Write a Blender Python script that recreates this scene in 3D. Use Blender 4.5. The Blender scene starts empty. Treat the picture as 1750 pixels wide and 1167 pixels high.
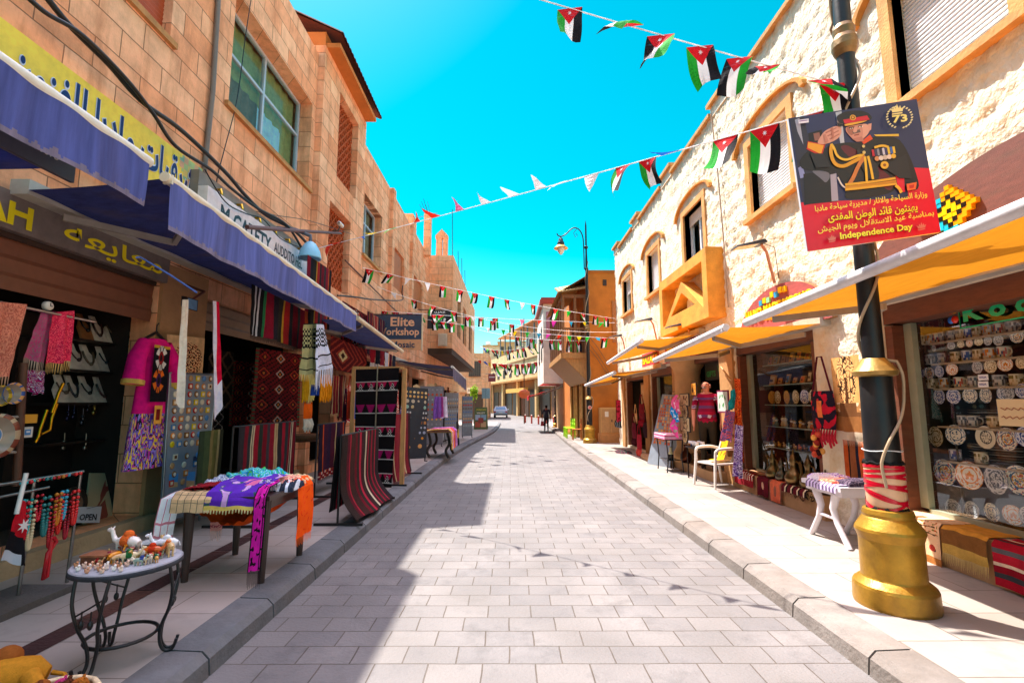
import bpy, math, random
from mathutils import Vector, noise
import numpy as np
R = math.radians
rnd = random.Random(11)
SC = bpy.context.scene
COL = SC.collection

# ------------------------------------------------------------------ camera, sky, sun, exposure
CAM_H = 1.6
FPX, CXP, CYP = 830.0, 875.0, 583.5
PITCH = math.atan(103 / 830.0)
YAW = math.atan(2 / 830.0)
cd = bpy.data.cameras.new('camera'); cam = bpy.data.objects.new('camera', cd); COL.objects.link(cam)
cam.location = (0, 0, CAM_H); cam.rotation_euler = (R(90) + PITCH, 0, -YAW)
cd.sensor_width = 36; cd.lens = 36 * FPX / 1750; cd.clip_start = 0.05; cd.clip_end = 2000
SC.camera = cam
SUN = Vector((1.0, -1.0, -2.9)).normalized()          # the way the light travels
ELEV = math.asin(-SUN.z); AZ = math.atan2(-SUN.x, -SUN.y)   # clockwise from +Y
sl = bpy.data.lights.new('sun', 'SUN'); sl.energy = 2.6; sl.angle = R(0.5); sl.color = (1, .95, .87)
so = bpy.data.objects.new('sun', sl); COL.objects.link(so)
so.rotation_euler = SUN.to_track_quat('-Z', 'Y').to_euler()
W = bpy.data.worlds.new('World'); SC.world = W; W.use_nodes = True
nt = W.node_tree; bg = nt.nodes['Background']
sky = nt.nodes.new('ShaderNodeTexSky'); sky.sky_type = 'NISHITA'; sky.sun_disc = False
sky.sun_elevation = ELEV; sky.sun_rotation = AZ; sky.air_density = 1.0; sky.dust_density = 0.6; sky.ozone_density = 1.0
hs = nt.nodes.new('ShaderNodeHueSaturation'); hs.inputs['Hue'].default_value = .441; hs.inputs['Saturation'].default_value = 1.75; hs.inputs['Value'].default_value = .31
gm = nt.nodes.new('ShaderNodeGamma'); gm.inputs[1].default_value = 1.0
nt.links.new(sky.outputs[0], hs.inputs['Color']); nt.links.new(hs.outputs[0], gm.inputs[0]); 
# brighter, whiter high sky added above the view to lift the shade; blue below
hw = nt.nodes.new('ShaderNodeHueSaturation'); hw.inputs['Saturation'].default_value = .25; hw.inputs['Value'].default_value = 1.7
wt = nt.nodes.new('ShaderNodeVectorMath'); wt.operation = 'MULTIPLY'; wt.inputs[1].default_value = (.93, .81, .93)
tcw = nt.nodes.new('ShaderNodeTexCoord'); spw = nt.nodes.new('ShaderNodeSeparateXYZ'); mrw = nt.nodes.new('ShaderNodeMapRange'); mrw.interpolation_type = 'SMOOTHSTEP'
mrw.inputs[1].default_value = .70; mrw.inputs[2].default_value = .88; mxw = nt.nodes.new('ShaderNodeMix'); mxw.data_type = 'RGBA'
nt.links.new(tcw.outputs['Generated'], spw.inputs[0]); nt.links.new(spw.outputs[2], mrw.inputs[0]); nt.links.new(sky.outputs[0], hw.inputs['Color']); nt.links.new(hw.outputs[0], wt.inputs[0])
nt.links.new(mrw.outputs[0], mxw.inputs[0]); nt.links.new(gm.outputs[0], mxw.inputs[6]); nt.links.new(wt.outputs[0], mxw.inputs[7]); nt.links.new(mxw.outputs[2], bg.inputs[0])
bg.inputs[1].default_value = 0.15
SC.view_settings.view_transform = 'Standard'; SC.view_settings.look = 'None'
SC.view_settings.exposure = 2.25; SC.view_settings.gamma = 1
SC.cycles.max_bounces = 7; SC.cycles.diffuse_bounces = 4; SC.cycles.glossy_bounces = 3; SC.cycles.transparent_max_bounces = 12
SC.cycles.transmission_bounces = 4; SC.cycles.caustics_reflective = False; SC.cycles.caustics_refractive = False

# ------------------------------------------------------------------ measuring (a pixel of the photograph on a known plane)
_cp, _sp, _cy, _sy = math.cos(PITCH), math.sin(PITCH), math.cos(YAW), math.sin(YAW)
def at(px, py, X=None, Y=None, Z=None):
    x = (px - CXP) / FPX; y = -(py - CYP) / FPX
    d = (x, _cp - y * _sp, _sp + y * _cp)
    d = Vector((d[0] * _cy + d[1] * _sy, -d[0] * _sy + d[1] * _cy, d[2]))
    t = X / d.x if X is not None else Y / d.y if Y is not None else (Z - CAM_H) / d.z
    return Vector((0, 0, CAM_H)) + d * t
def sstep(a, b, x):
    t = min(1, max(0, (x - a) / (b - a))); return t * t * (3 - 2 * t)
def gz(y): return -0.42 * sstep(10, 36, y)            # the street falls gently away
def shx(y): return 0.85 * sstep(11, 40, y)            # and swings to the right
PV = .14

# ------------------------------------------------------------------ colours and materials
def H(h):
    out = []
    for i in (0, 2, 4):
        c = int(h[i:i + 2], 16) / 255
        out.append(c / 12.92 if c <= .04045 else ((c + .055) / 1.055) ** 2.4)
    return tuple(out)
MATS = {}
def nodes(name):
    m = bpy.data.materials.new(name); m.use_nodes = True
    t = m.node_tree; b = t.nodes['Principled BSDF']
    MATS[name] = m
    return m, t, b, t.nodes.new, t.links.new
def finish(name, rough=.7, metal=0., var=.14, scale=7., bump=.1, bscale=70., spec=.5, transl=0., stretch=None, sheen=0., dirt=0.):
    """one surface finish; the colour of each face is its own, worn a little by noise"""
    m, t, b, N, L = nodes(name)
    a = N('ShaderNodeAttribute'); a.attribute_name = 'Col'
    tc = N('ShaderNodeTexCoord'); src = tc.outputs['Object']
    if stretch:
        mp = N('ShaderNodeMapping'); mp.inputs['Scale'].default_value = stretch; L(src, mp.inputs[0]); src = mp.outputs[0]
    n = N('ShaderNodeTexNoise'); n.inputs['Scale'].default_value = scale; n.inputs['Detail'].default_value = 6; n.inputs['Roughness'].default_value = .65
    L(src, n.inputs['Vector'])
    mr = N('ShaderNodeMapRange'); mr.inputs[1].default_value = .3; mr.inputs[2].default_value = .7
    gain = 1.3 if name == 'cloth' else 1
    mr.inputs[3].default_value = gain * (1 - var); mr.inputs[4].default_value = gain * (1 + var); L(n.outputs[0], mr.inputs[0])
    mx = N('ShaderNodeVectorMath'); mx.operation = 'SCALE'; L(a.outputs['Color'], mx.inputs[0]); L(mr.outputs[0], mx.inputs['Scale'])
    out = mx.outputs[0]
    if dirt:
        n3 = N('ShaderNodeTexNoise'); n3.inputs['Scale'].default_value = scale * .35; n3.inputs['Detail'].default_value = 8; L(src, n3.inputs['Vector'])
        r3 = N('ShaderNodeMapRange'); r3.inputs[1].default_value = .5; r3.inputs[2].default_value = .72; r3.inputs[3].default_value = 0; r3.inputs[4].default_value = dirt; L(n3.outputs[0], r3.inputs[0])
        mm = N('ShaderNodeMix'); mm.data_type = 'RGBA'; L(r3.outputs[0], mm.inputs[0]); L(out, mm.inputs[6]); mm.inputs[7].default_value = (.12, .07, .035, 1); out = mm.outputs[2]
    L(out, b.inputs['Base Color'])
    b.inputs['Roughness'].default_value = rough; b.inputs['Metallic'].default_value = metal; b.inputs['Specular IOR Level'].default_value = spec
    if bump:
        n2 = N('ShaderNodeTexNoise'); n2.inputs['Scale'].default_value = bscale; n2.inputs['Detail'].default_value = 4; L(src, n2.inputs['Vector'])
        bp = N('ShaderNodeBump'); bp.inputs['Strength'].default_value = bump; bp.inputs['Distance'].default_value = .02
        L(n2.outputs[0], bp.inputs['Height']); L(bp.outputs[0], b.inputs['Normal'])
    if transl:
        tr = N('ShaderNodeBsdfTranslucent'); L(out, tr.inputs[0])
        ms = N('ShaderNodeMixShader'); ms.inputs[0].default_value = transl
        L(b.outputs[0], ms.inputs[1]); L(tr.outputs[0], ms.inputs[2]); L(ms.outputs[0], t.nodes['Material Output'].inputs[0])
    return m
finish('cloth', .95, 0, .22, 9, .5, 160, .15, transl=.12)
finish('awning', .85, 0, .10, 3, .25, 120, .2, transl=.16, stretch=(6, 1, 6))
finish('awning_blue', .85, 0, .32, 2.2, .25, 120, .2, transl=.22, stretch=(3, 5, .4), dirt=.3)
finish('flag_cloth', .8, 0, .05, 12, .2, 60, .2, transl=.2)
finish('paint', .5, 0, .12, 9, .06, 50, dirt=.2)
finish('black_paint', .42, 0, .2, 9, .06, 30, dirt=.12)
finish('gloss', .18, 0, .06, 9, .02, 40)
finish('plastic', .38, 0, .08, 9, .03, 40)
finish('metal', .3, 1., .18, 12, .08, 60)
finish('gold_paint', .40, .55, .25, 6, .14, 40, dirt=.8)
finish('wood', .6, 0, .3, 6, .15, 50, stretch=(8, 8, .8), dirt=.25)
finish('timber', .65, 0, .25, 5, .15, 50, stretch=(1.2, 1.2, 6), dirt=.3)
finish('stone', .85, 0, .2, 5, .35, 40, .3, dirt=.3)
finish('plaster', .9, 0, .16, 2.2, .25, 25, .3, dirt=.28)
finish('ceramic', .14, 0, .05, 40, .02, 40)
finish('matte', .9, 0, .15, 6, .1, 40, .2)
finish('print', .35, 0, .03, 20, 0, 40)
finish('fur', .95, 0, .15, 40, .8, 220, .1)
finish('skin', .55, 0, .08, 30, .15, 90)
finish('terracotta', .85, 0, .2, 14, .2, 60, .2)

def blocks(name, c1, c2, mort, bw, bh, msize, axes, var=.3, bump=.5, stain=None, rough=.85, grain=.25, offs=.5):
    """coursed blocks; axes picks the two object axes the courses run along"""
    m, t, b, N, L = nodes(name)
    tc = N('ShaderNodeTexCoord'); sp = N('ShaderNodeSeparateXYZ'); L(tc.outputs['Object'], sp.inputs[0])
    cb = N('ShaderNodeCombineXYZ')
    if axes == 'wall':
        ad = N('ShaderNodeMath'); L(sp.outputs[0], ad.inputs[0]); L(sp.outputs[1], ad.inputs[1]); L(ad.outputs[0], cb.inputs[0]); L(sp.outputs[2], cb.inputs[1])
    else:
        L(sp.outputs[0], cb.inputs[0]); L(sp.outputs[1], cb.inputs[1])
    wn = N('ShaderNodeTexNoise'); wn.inputs['Scale'].default_value = 2.5; wn.inputs['Detail'].default_value = 2; L(tc.outputs['Object'], wn.inputs['Vector'])
    wv = N('ShaderNodeVectorMath'); wv.operation = 'MULTIPLY_ADD'; wv.inputs[1].default_value = (.02, .02, 0); L(wn.outputs['Color'], wv.inputs[0]); L(cb.outputs[0], wv.inputs[2])
    br = N('ShaderNodeTexBrick'); br.offset = offs; br.inputs['Scale'].default_value = 1; br.inputs['Brick Width'].default_value = bw; br.inputs['Row Height'].default_value = bh
    br.inputs['Mortar Size'].default_value = msize; br.inputs['Mortar Smooth'].default_value = .3; br.inputs['Bias'].default_value = 0
    br.inputs['Color1'].default_value = (*c1, 1); br.inputs['Color2'].default_value = (*c2, 1); br.inputs['Mortar'].default_value = (*mort, 1)
    L(wv.outputs[0], br.inputs['Vector'])
    n = N('ShaderNodeTexNoise'); n.inputs['Scale'].default_value = 3.2; n.inputs['Detail'].default_value = 8; n.inputs['Roughness'].default_value = .7; L(tc.outputs['Object'], n.inputs['Vector'])
    mr = N('ShaderNodeMapRange'); mr.inputs[1].default_value = .3; mr.inputs[2].default_value = .7; mr.inputs[3].default_value = 1 - var; mr.inputs[4].default_value = 1 + var; L(n.outputs[0], mr.inputs[0])
    mx = N('ShaderNodeVectorMath'); mx.operation = 'SCALE'; L(br.outputs['Color'], mx.inputs[0]); L(mr.outputs[0], mx.inputs['Scale'])
    out = mx.outputs[0]
    if stain:
        mp = N('ShaderNodeMapping'); mp.inputs['Scale'].default_value = (1.6, 1.6, .35) if axes == 'wall' else (1, 1, 1); L(tc.outputs['Object'], mp.inputs[0])
        n3 = N('ShaderNodeTexNoise'); n3.inputs['Scale'].default_value = 1.6; n3.inputs['Detail'].default_value = 10; n3.inputs['Roughness'].default_value = .7; L(mp.outputs[0], n3.inputs['Vector'])
        r3 = N('ShaderNodeMapRange'); r3.inputs[1].default_value = .47; r3.inputs[2].default_value = .70; r3.inputs[3].default_value = 0; r3.inputs[4].default_value = stain[1]; L(n3.outputs[0], r3.inputs[0])
        mm = N('ShaderNodeMix'); mm.data_type = 'RGBA'; L(r3.outputs[0], mm.inputs[0]); L(out, mm.inputs[6]); mm.inputs[7].default_value = (*stain[0], 1); out = mm.outputs[2]
    L(out, b.inputs['Base Color']); b.inputs['Roughness'].default_value = rough; b.inputs['Specular IOR Level'].default_value = .3
    n2 = N('ShaderNodeTexNoise'); n2.inputs['Scale'].default_value = 45; n2.inputs['Detail'].default_value = 5; L(tc.outputs['Object'], n2.inputs['Vector'])
    iv = N('ShaderNodeMath'); iv.operation = 'MULTIPLY_ADD'; L(br.outputs['Fac'], iv.inputs[0]); iv.inputs[1].default_value = -1.2
    gr = N('ShaderNodeMath'); gr.operation = 'MULTIPLY'; L(n2.outputs[0], gr.inputs[0]); gr.inputs[1].default_value = grain; L(gr.outputs[0], iv.inputs[2])
    bp = N('ShaderNodeBump'); bp.inputs['Strength'].default_value = bump; bp.inputs['Distance'].default_value = .03; L(iv.outputs[0], bp.inputs['Height']); L(bp.outputs[0], b.inputs['Normal'])
    return m
blocks('left_stone', (.88, .36, .17), (.97, .54, .315), (.36, .16, .08), .62, .335, .007, 'wall', .22, .8, ((.48, .17, .065), .75))
blocks('far_stone', (.86, .40, .19), (.9, .48, .26), (.35, .2, .12), .7, .36, .008, 'wall', .2, .5, ((.4, .2, .09), .5))
blocks('paving', (.155, .142, .140), (.195, .176, .168), (.085, .066, .052), .33, .215, .005, 'flat', .28, .5, ((.10, .088, .08), .75), .65, .35)
blocks('pavement_tiles', (.30, .265, .24), (.37, .32, .285), (.14, .11, .09), .8, .4, .005, 'flat', .22, .25, ((.22, .16, .12), .6), .55, .12)

def rustic():
    m, t, b, N, L = nodes('rustic_stone')
    tc = N('ShaderNodeTexCoord')
    n = N('ShaderNodeTexNoise'); n.inputs['Scale'].default_value = 3; n.inputs['Detail'].default_value = 9; n.inputs['Roughness'].default_value = .72; L(tc.outputs['Object'], n.inputs['Vector'])
    cr = N('ShaderNodeValToRGB'); e = cr.color_ramp.elements
    e[0].position = .28; e[0].color = (.68, .50, .29, 1); e[1].position = .5; e[1].color = (.80, .71, .55, 1)
    e2 = cr.color_ramp.elements.new(.7); e2.color = (.85, .79, .68, 1)
    L(n.outputs[0], cr.inputs[0]); L(cr.outputs[0], b.inputs['Base Color'])
    b.inputs['Roughness'].default_value = .9; b.inputs['Specular IOR Level'].default_value = .2
    n2 = N('ShaderNodeTexNoise'); n2.inputs['Scale'].default_value = 22; n2.inputs['Detail'].default_value = 6; L(tc.outputs['Object'], n2.inputs['Vector'])
    bp = N('ShaderNodeBump'); bp.inputs['Strength'].default_value = .8; bp.inputs['Distance'].default_value = .03; L(n2.outputs[0], bp.inputs['Height']); L(bp.outputs[0], b.inputs['Normal'])
rustic()
def glassm(name, tint, refl=1.):
    m, t, b, N, L = nodes(name)
    t.nodes.remove(b)
    tr = N('ShaderNodeBsdfTransparent'); tr.inputs[0].default_value = (*tint, 1)
    gl = N('ShaderNodeBsdfGlossy'); gl.inputs['Roughness'].default_value = .02; gl.inputs[0].default_value = (.9, .95, 1, 1)
    tc = N('ShaderNodeTexCoord'); n = N('ShaderNodeTexNoise'); n.inputs['Scale'].default_value = 1.5; L(tc.outputs['Object'], n.inputs['Vector'])
    bp = N('ShaderNodeBump'); bp.inputs['Strength'].default_value = .05; L(n.outputs[0], bp.inputs['Height']); L(bp.outputs[0], gl.inputs['Normal'])
    fr = N('ShaderNodeFresnel'); fr.inputs[0].default_value = 1.45; fm = N('ShaderNodeMath'); fm.operation = 'MULTIPLY'; fm.inputs[1].default_value = refl; L(fr.outputs[0], fm.inputs[0])
    ms = N('ShaderNodeMixShader'); L(fm.outputs[0], ms.inputs[0]); L(tr.outputs[0], ms.inputs[1]); L(gl.outputs[0], ms.inputs[2])
    L(ms.outputs[0], t.nodes['Material Output'].inputs[0])
glassm('glass', (.95, .97, .97), .13); glassm('window_glass', (.75, .85, .88), .6)
def earth():
    m, t, b, N, L = nodes('earth')
    tc = N('ShaderNodeTexCoord'); n = N('ShaderNodeTexNoise'); n.inputs['Scale'].default_value = .35; n.inputs['Detail'].default_value = 9; L(tc.outputs['Object'], n.inputs['Vector'])
    cr = N('ShaderNodeValToRGB'); cr.color_ramp.elements[0].color = (.16, .11, .07, 1); cr.color_ramp.elements[1].color = (.34, .26, .18, 1)
    L(n.outputs[0], cr.inputs[0]); L(cr.outputs[0], b.inputs['Base Color']); b.inputs['Roughness'].default_value = .95
earth()

# ------------------------------------------------------------------ mesh collector
ORG = {}
class MB:
    def __init__(s, col=(.5, .5, .5)):
        s.v = []; s.f = []; s.c = []; s.sm = []; s.col = col
    def add(s, pts, faces, col=None, smooth=False):
        o = len(s.v); s.v += [tuple(p) for p in pts]
        for i, f in enumerate(faces):
            s.f.append([o + k for k in f])
            s.c.append(col[i] if isinstance(col, list) else (col or s.col)); s.sm.append(smooth)
        return s
    def poly(s, pts, col=None): return s.add(pts, [list(range(len(pts)))], col)
    def box(s, x0, x1, y0, y1, z0, z1, col=None):
        if x0 > x1: x0, x1 = x1, x0
        if y0 > y1: y0, y1 = y1, y0
        if z0 > z1: z0, z1 = z1, z0
        return s.add([(x0, y0, z0), (x1, y0, z0), (x1, y1, z0), (x0, y1, z0), (x0, y0, z1), (x1, y0, z1), (x1, y1, z1), (x0, y1, z1)],
                     [(3, 2, 1, 0), (4, 5, 6, 7), (0, 1, 5, 4), (1, 2, 6, 5), (2, 3, 7, 6), (3, 0, 4, 7)], col)
    def obox(s, c, ax, ay, az, col=None):
        c = Vector(c); ax = Vector(ax); ay = Vector(ay); az = Vector(az)
        P = [c + ax * i + ay * j + az * k for k in (-1, 1) for (i, j) in ((-1, -1), (1, -1), (1, 1), (-1, 1))]
        return s.add(P, [(3, 2, 1, 0), (4, 5, 6, 7), (0, 1, 5, 4), (1, 2, 6, 5), (2, 3, 7, 6), (3, 0, 4, 7)], col)
    def tube(s, pts, r, n=8, col=None, closed=False, caps=True):
        P = [Vector(p) for p in pts]; m = len(P); rings = []
        rr = r if isinstance(r, (list, tuple)) else [r] * m
        prev = None
        for i in range(m):
            a = P[(i - 1) % m] if (i or closed) else P[0]; b = P[(i + 1) % m] if (i < m - 1 or closed) else P[-1]
            t = (b - a); t = t.normalized() if t.length > 1e-9 else Vector((0, 0, 1))
            if prev is None:
                u = t.orthogonal().normalized()
            else:
                u = prev - t * prev.dot(t); u = u.normalized() if u.length > 1e-6 else t.orthogonal().normalized()
            prev = u; w = t.cross(u)
            rings.append([P[i] + (u * math.cos(2 * math.pi * k / n) + w * math.sin(2 * math.pi * k / n)) * rr[i] for k in range(n)])
        V = [p for rg in rings for p in rg]; F = []
        for i in range(m if closed else m - 1):
            j = (i + 1) % m
            for k in range(n): F.append((i * n + k, i * n + (k + 1) % n, j * n + (k + 1) % n, j * n + k))
        s.add(V, F, col, True)
        if caps and not closed:
            s.add(rings[0][::-1], [tuple(range(n))], col); s.add(rings[-1], [tuple(range(n))], col)
        return s
    def lathe(s, prof, c=(0, 0, 0), n=20, col=None, sx=1, sy=1, axis='z', cols=None, smooth=True, crisp=False):
        if crisp:
            for a, b in zip(prof, prof[1:]): s.lathe([a, b], c, n, col, sx, sy, axis)
            return s
        V = []; F = []; CC = []
        for (r, z) in prof:
            for k in range(n):
                a = 2 * math.pi * k / n; x, y = r * sx * math.cos(a), r * sy * math.sin(a)
                p = (x, y, z) if axis == 'z' else (-z, x, y) if axis == '-x' else (z, x, y) if axis == 'x' else (x, z, y)
                V.append((c[0] + p[0], c[1] + p[1], c[2] + p[2]))
        for i in range(len(prof) - 1):
            for k in range(n):
                F.append((i * n + k, i * n + (k + 1) % n, (i + 1) * n + (k + 1) % n, (i + 1) * n + k))
                cc = cols[i] if cols else None
                CC.append(cc(k) if callable(cc) else (cc or col or s.col))
        s.add(V, F, CC, smooth)
        return s
    def ball(s, c, r, n=10, m=7, col=None):
        rx, ry, rz = r if isinstance(r, (tuple, list)) else (r, r, r)
        V = [(c[0], c[1], c[2] - rz)]
        for i in range(1, m):
            t = math.pi * i / m - math.pi / 2
            for k in range(n):
                a = 2 * math.pi * k / n; V.append((c[0] + rx * math.cos(t) * math.cos(a), c[1] + ry * math.cos(t) * math.sin(a), c[2] + rz * math.sin(t)))
        V.append((c[0], c[1], c[2] + rz)); F = []
        for k in range(n): F.append((0, 1 + (k + 1) % n, 1 + k))
        for i in range(m - 2):
            for k in range(n): F.append((1 + i * n + k, 1 + i * n + (k + 1) % n, 1 + (i + 1) * n + (k + 1) % n, 1 + (i + 1) * n + k))
        o = 1 + (m - 2) * n
        for k in range(n): F.append((o + k, o + (k + 1) % n, len(V) - 1))
        return s.add(V, F, col, True)
    def grid(s, fn, nu, nv, colfn=None, smooth=True):
        V = [fn(i / nu, j / nv) for j in range(nv + 1) for i in range(nu + 1)]
        F = []; CC = []
        for j in range(nv):
            for i in range(nu):
                a = j * (nu + 1) + i; F.append((a, a + 1, a + nu + 2, a + nu + 1))
                CC.append(colfn((i + .5) / nu, (j + .5) / nv) if callable(colfn) else (colfn or s.col))
        return s.add(V, F, CC, smooth)
    def prism(s, pts, d, col=None, side=None):
        """flat outline pts (3-D, in order) thickened by the vector d"""
        n = len(pts); P = [Vector(p) for p in pts]; D = Vector(d)
        s.add(P, [tuple(range(n))], col); s.add([p + D for p in P], [tuple(range(n - 1, -1, -1))], col)
        return s.add(P + [p + D for p in P], [(i, (i + 1) % n, n + (i + 1) % n, n + i) for i in range(n)][::1], side or col)
    def merge(s, o, fn=None):
        k = len(s.v); s.v += [tuple(fn(Vector(p))) if fn else p for p in o.v]
        s.f += [[k + i for i in f] for f in o.f]; s.c += o.c; s.sm += o.sm
        return s
    def build(s, name, mat, parent=None):
        me = bpy.data.meshes.new(name)
        og = ORG.get(parent.name, (0, 0, 0)) if parent else (0, 0, 0)
        me.from_pydata([(x - og[0], y - og[1], z - og[2]) for x, y, z in s.v], [], s.f)
        cl = np.repeat(np.array([(*c, 1) for c in s.c], dtype=np.float32), [len(f) for f in s.f], axis=0)
        ca = me.color_attributes.new('Col', 'FLOAT_COLOR', 'CORNER'); ca.data.foreach_set('color', cl.ravel())
        me.polygons.foreach_set('use_smooth', s.sm)
        for x in (mat if isinstance(mat, (list, tuple)) else [mat]): me.materials.append(MATS[x])
        ob = bpy.data.objects.new(name, me); COL.objects.link(ob)
        if parent: ob.parent = parent
        ORG[ob.name] = og
        return ob
def sm(pts, k=5):
    P = [Vector(p) for p in pts]; Q = []
    for i in range(len(P) - 1):
        a, b, c, d = P[max(0, i - 1)], P[i], P[i + 1], P[min(len(P) - 1, i + 2)]
        for j in range(k): t = j / k; Q.append(.5 * (2 * b + (c - a) * t + (2 * a - 5 * b + 4 * c - d) * t * t + (3 * b - a - 3 * c + d) * t ** 3))
    return Q + [P[-1]]
def tag(o, label=None, cat=None, group=None, kind=None):
    if label: o['label'] = label
    if cat: o['category'] = cat
    if group: o['group'] = group
    if kind: o['kind'] = kind
    return o
def T(name, label, cat, loc=(0, 0, 0), group=None):
    o = bpy.data.objects.new(name, None); COL.objects.link(o); o.location = loc; o.empty_display_size = .1
    ORG[o.name] = tuple(loc)
    return tag(o, label, cat, group)
def one(name, mb, mat, label, cat, group=None):
    """a thing that is a single mesh, its origin at its base"""
    a = np.array(mb.v); c = ((a[:, 0].min() + a[:, 0].max()) / 2, (a[:, 1].min() + a[:, 1].max()) / 2, a[:, 2].min())
    mb.v = [(x - c[0], y - c[1], z - c[2]) for x, y, z in mb.v]
    o = mb.build(name, mat); o.location = c; ORG[o.name] = tuple(c)
    return tag(o, label, cat, group)
def struct(name, mb, mat): return tag(mb.build(name, mat), kind='structure')
def dup(o, loc, label=None, group=None, rz=None, scale=None):
    r = o.copy(); COL.objects.link(r); r.location = loc
    if rz is not None: r.rotation_euler = (0, 0, rz)
    if scale is not None: r.scale = scale if isinstance(scale, (tuple, list)) else (scale,) * 3
    if label: r['label'] = label
    if group: r['group'] = group
    for ch in list(o.children):
        c = ch.copy(); COL.objects.link(c); c.parent = r
        for g in ch.children:
            d = g.copy(); COL.objects.link(d); d.parent = c
    return r
ORD = 'first second third fourth fifth sixth seventh eighth ninth tenth eleventh twelfth thirteenth fourteenth fifteenth sixteenth seventeenth eighteenth nineteenth twentieth'.split()

# ------------------------------------------------------------------ lettering
ARF = {}
for _t in "ا:FE8D:FE8E ب:FE8F:FE90:FE91:FE92 ت:FE95:FE96:FE97:FE98 ث:FE99:FE9A:FE9B:FE9C ج:FE9D:FE9E:FE9F:FEA0 ح:FEA1:FEA2:FEA3:FEA4 د:FEA9:FEAA ر:FEAD:FEAE ز:FEAF:FEB0 س:FEB1:FEB2:FEB3:FEB4 ش:FEB5:FEB6:FEB7:FEB8 ع:FEC9:FECA:FECB:FECC ف:FED1:FED2:FED3:FED4 ق:FED5:FED6:FED7:FED8 ل:FEDD:FEDE:FEDF:FEE0 م:FEE1:FEE2:FEE3:FEE4 ن:FEE5:FEE6:FEE7:FEE8 ه:FEE9:FEEA:FEEB:FEEC و:FEED:FEEE ي:FEF1:FEF2:FEF3:FEF4 ة:FE93:FE94 ى:FEEF:FEF0 ئ:FE89:FE8A:FE8B:FE8C ط:FEC1:FEC2:FEC3:FEC4 ﻻ:FEFB:FEFC".split():
    _k, *_f = _t.split(':'); ARF[_k] = [chr(int(x, 16)) for x in _f]
def arabic(s):
    s = s.replace('لا', 'ﻻ'); out = []
    for i, ch in enumerate(s):
        f = ARF.get(ch)
        if not f: out.append(ch); continue
        pj = i > 0 and len(ARF.get(s[i - 1], ())) == 4; nj = len(f) == 4 and i + 1 < len(s) and s[i + 1] in ARF
        out.append(f[3] if pj and nj else f[1] if pj else f[2] if nj else f[0])
    return ''.join(reversed(out))
def letters(s, bold=0., ext=0.):
    """glyph outlines of s as (verts in the unit box 0..1 of the text's own extent, faces, aspect)"""
    cu = bpy.data.curves.new('lettering', 'FONT'); cu.body = s; cu.offset = bold; cu.resolution_u = 2; cu.extrude = ext
    o = bpy.data.objects.new('lettering', cu); COL.objects.link(o)
    dg = bpy.context.evaluated_depsgraph_get(); dg.update()
    me = bpy.data.meshes.new_from_object(o.evaluated_get(dg))
    V = [tuple(v.co) for v in me.vertices]; F = [tuple(p.vertices) for p in me.polygons]
    bpy.data.objects.remove(o); bpy.data.curves.remove(cu); bpy.data.meshes.remove(me)
    par = list(range(len(V)))
    def find(i):
        while par[i] != i: par[i] = par[par[i]]; i = par[i]
        return i
    for f in F:
        for k in f[1:]: par[find(k)] = find(f[0])
    ids = {}
    for i in range(len(V)): ids.setdefault(find(i), len(ids))
    xs = [v[0] for v in V]; ys = [v[1] for v in V]
    x0, x1, y0, y1 = min(xs), max(xs), min(ys), max(ys)
    return [((v[0] - x0) / (x1 - x0), (v[1] - y0) / (y1 - y0), v[2], ids[find(i)] % 5) for i, v in enumerate(V)], F
def write(mb, s, fn, col, bold=.0, depth=0.):
    """lay the text s on a surface: fn(u, v, h) -> point, h metres above the surface"""
    V, F = letters(s, bold, .5 if depth else 0)
    mb.add([fn(u, v, (z + .5) * depth + .0004 * k if depth else .0004 * k) for u, v, z, k in V], F, col)
# ================================================================== the ground
g = MB()
ys = [-30, -5, 5, 10, 15, 20, 25, 30, 36, 60, 120, 400]
for a, b in zip(ys, ys[1:]):
    g.poly([(-300, a, gz(a) - .03), (300, a, gz(a) - .03), (300, b, gz(b) - .03), (-300, b, gz(b) - .03)])
struct('ground', g, 'earth')
YS = [-6 + i for i in range(53)]
def lk(y): return -1.77 + shx(y) * (1 if y < 40 else 1)
def rk(y): return 2.11 + shx(y)
g = MB()
for a, b in zip(YS, YS[1:]):
    g.poly([(lk(a) - .05, a, gz(a)), (rk(a) + .05, a, gz(a)), (rk(b) + .05, b, gz(b)), (lk(b) - .05, b, gz(b))])
g.poly([(-30, 46, -.42), (12, 46, -.42), (12, 95, -.42), (-30, 95, -.42)])
struct('road', g, 'paving')
for side, nm in ((-1, 'pavement'), (1, 'pavement')):
    g = MB()
    for a, b in zip(YS, YS[1:]):
        if side < 0: pa, pb = (lk(a) - .26, -5.2), (lk(b) - .26, -5.2)
        else: pa, pb = (rk(a) + .26, 5.4), (rk(b) + .26, 5.4)
        q = [(pa[0], a, gz(a) + PV), (pa[1], a, gz(a) + PV), (pb[1], b, gz(b) + PV), (pb[0], b, gz(b) + PV)]
        g.poly(q if side > 0 else q[::-1])
    struct(nm, g, 'pavement_tiles')
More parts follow.
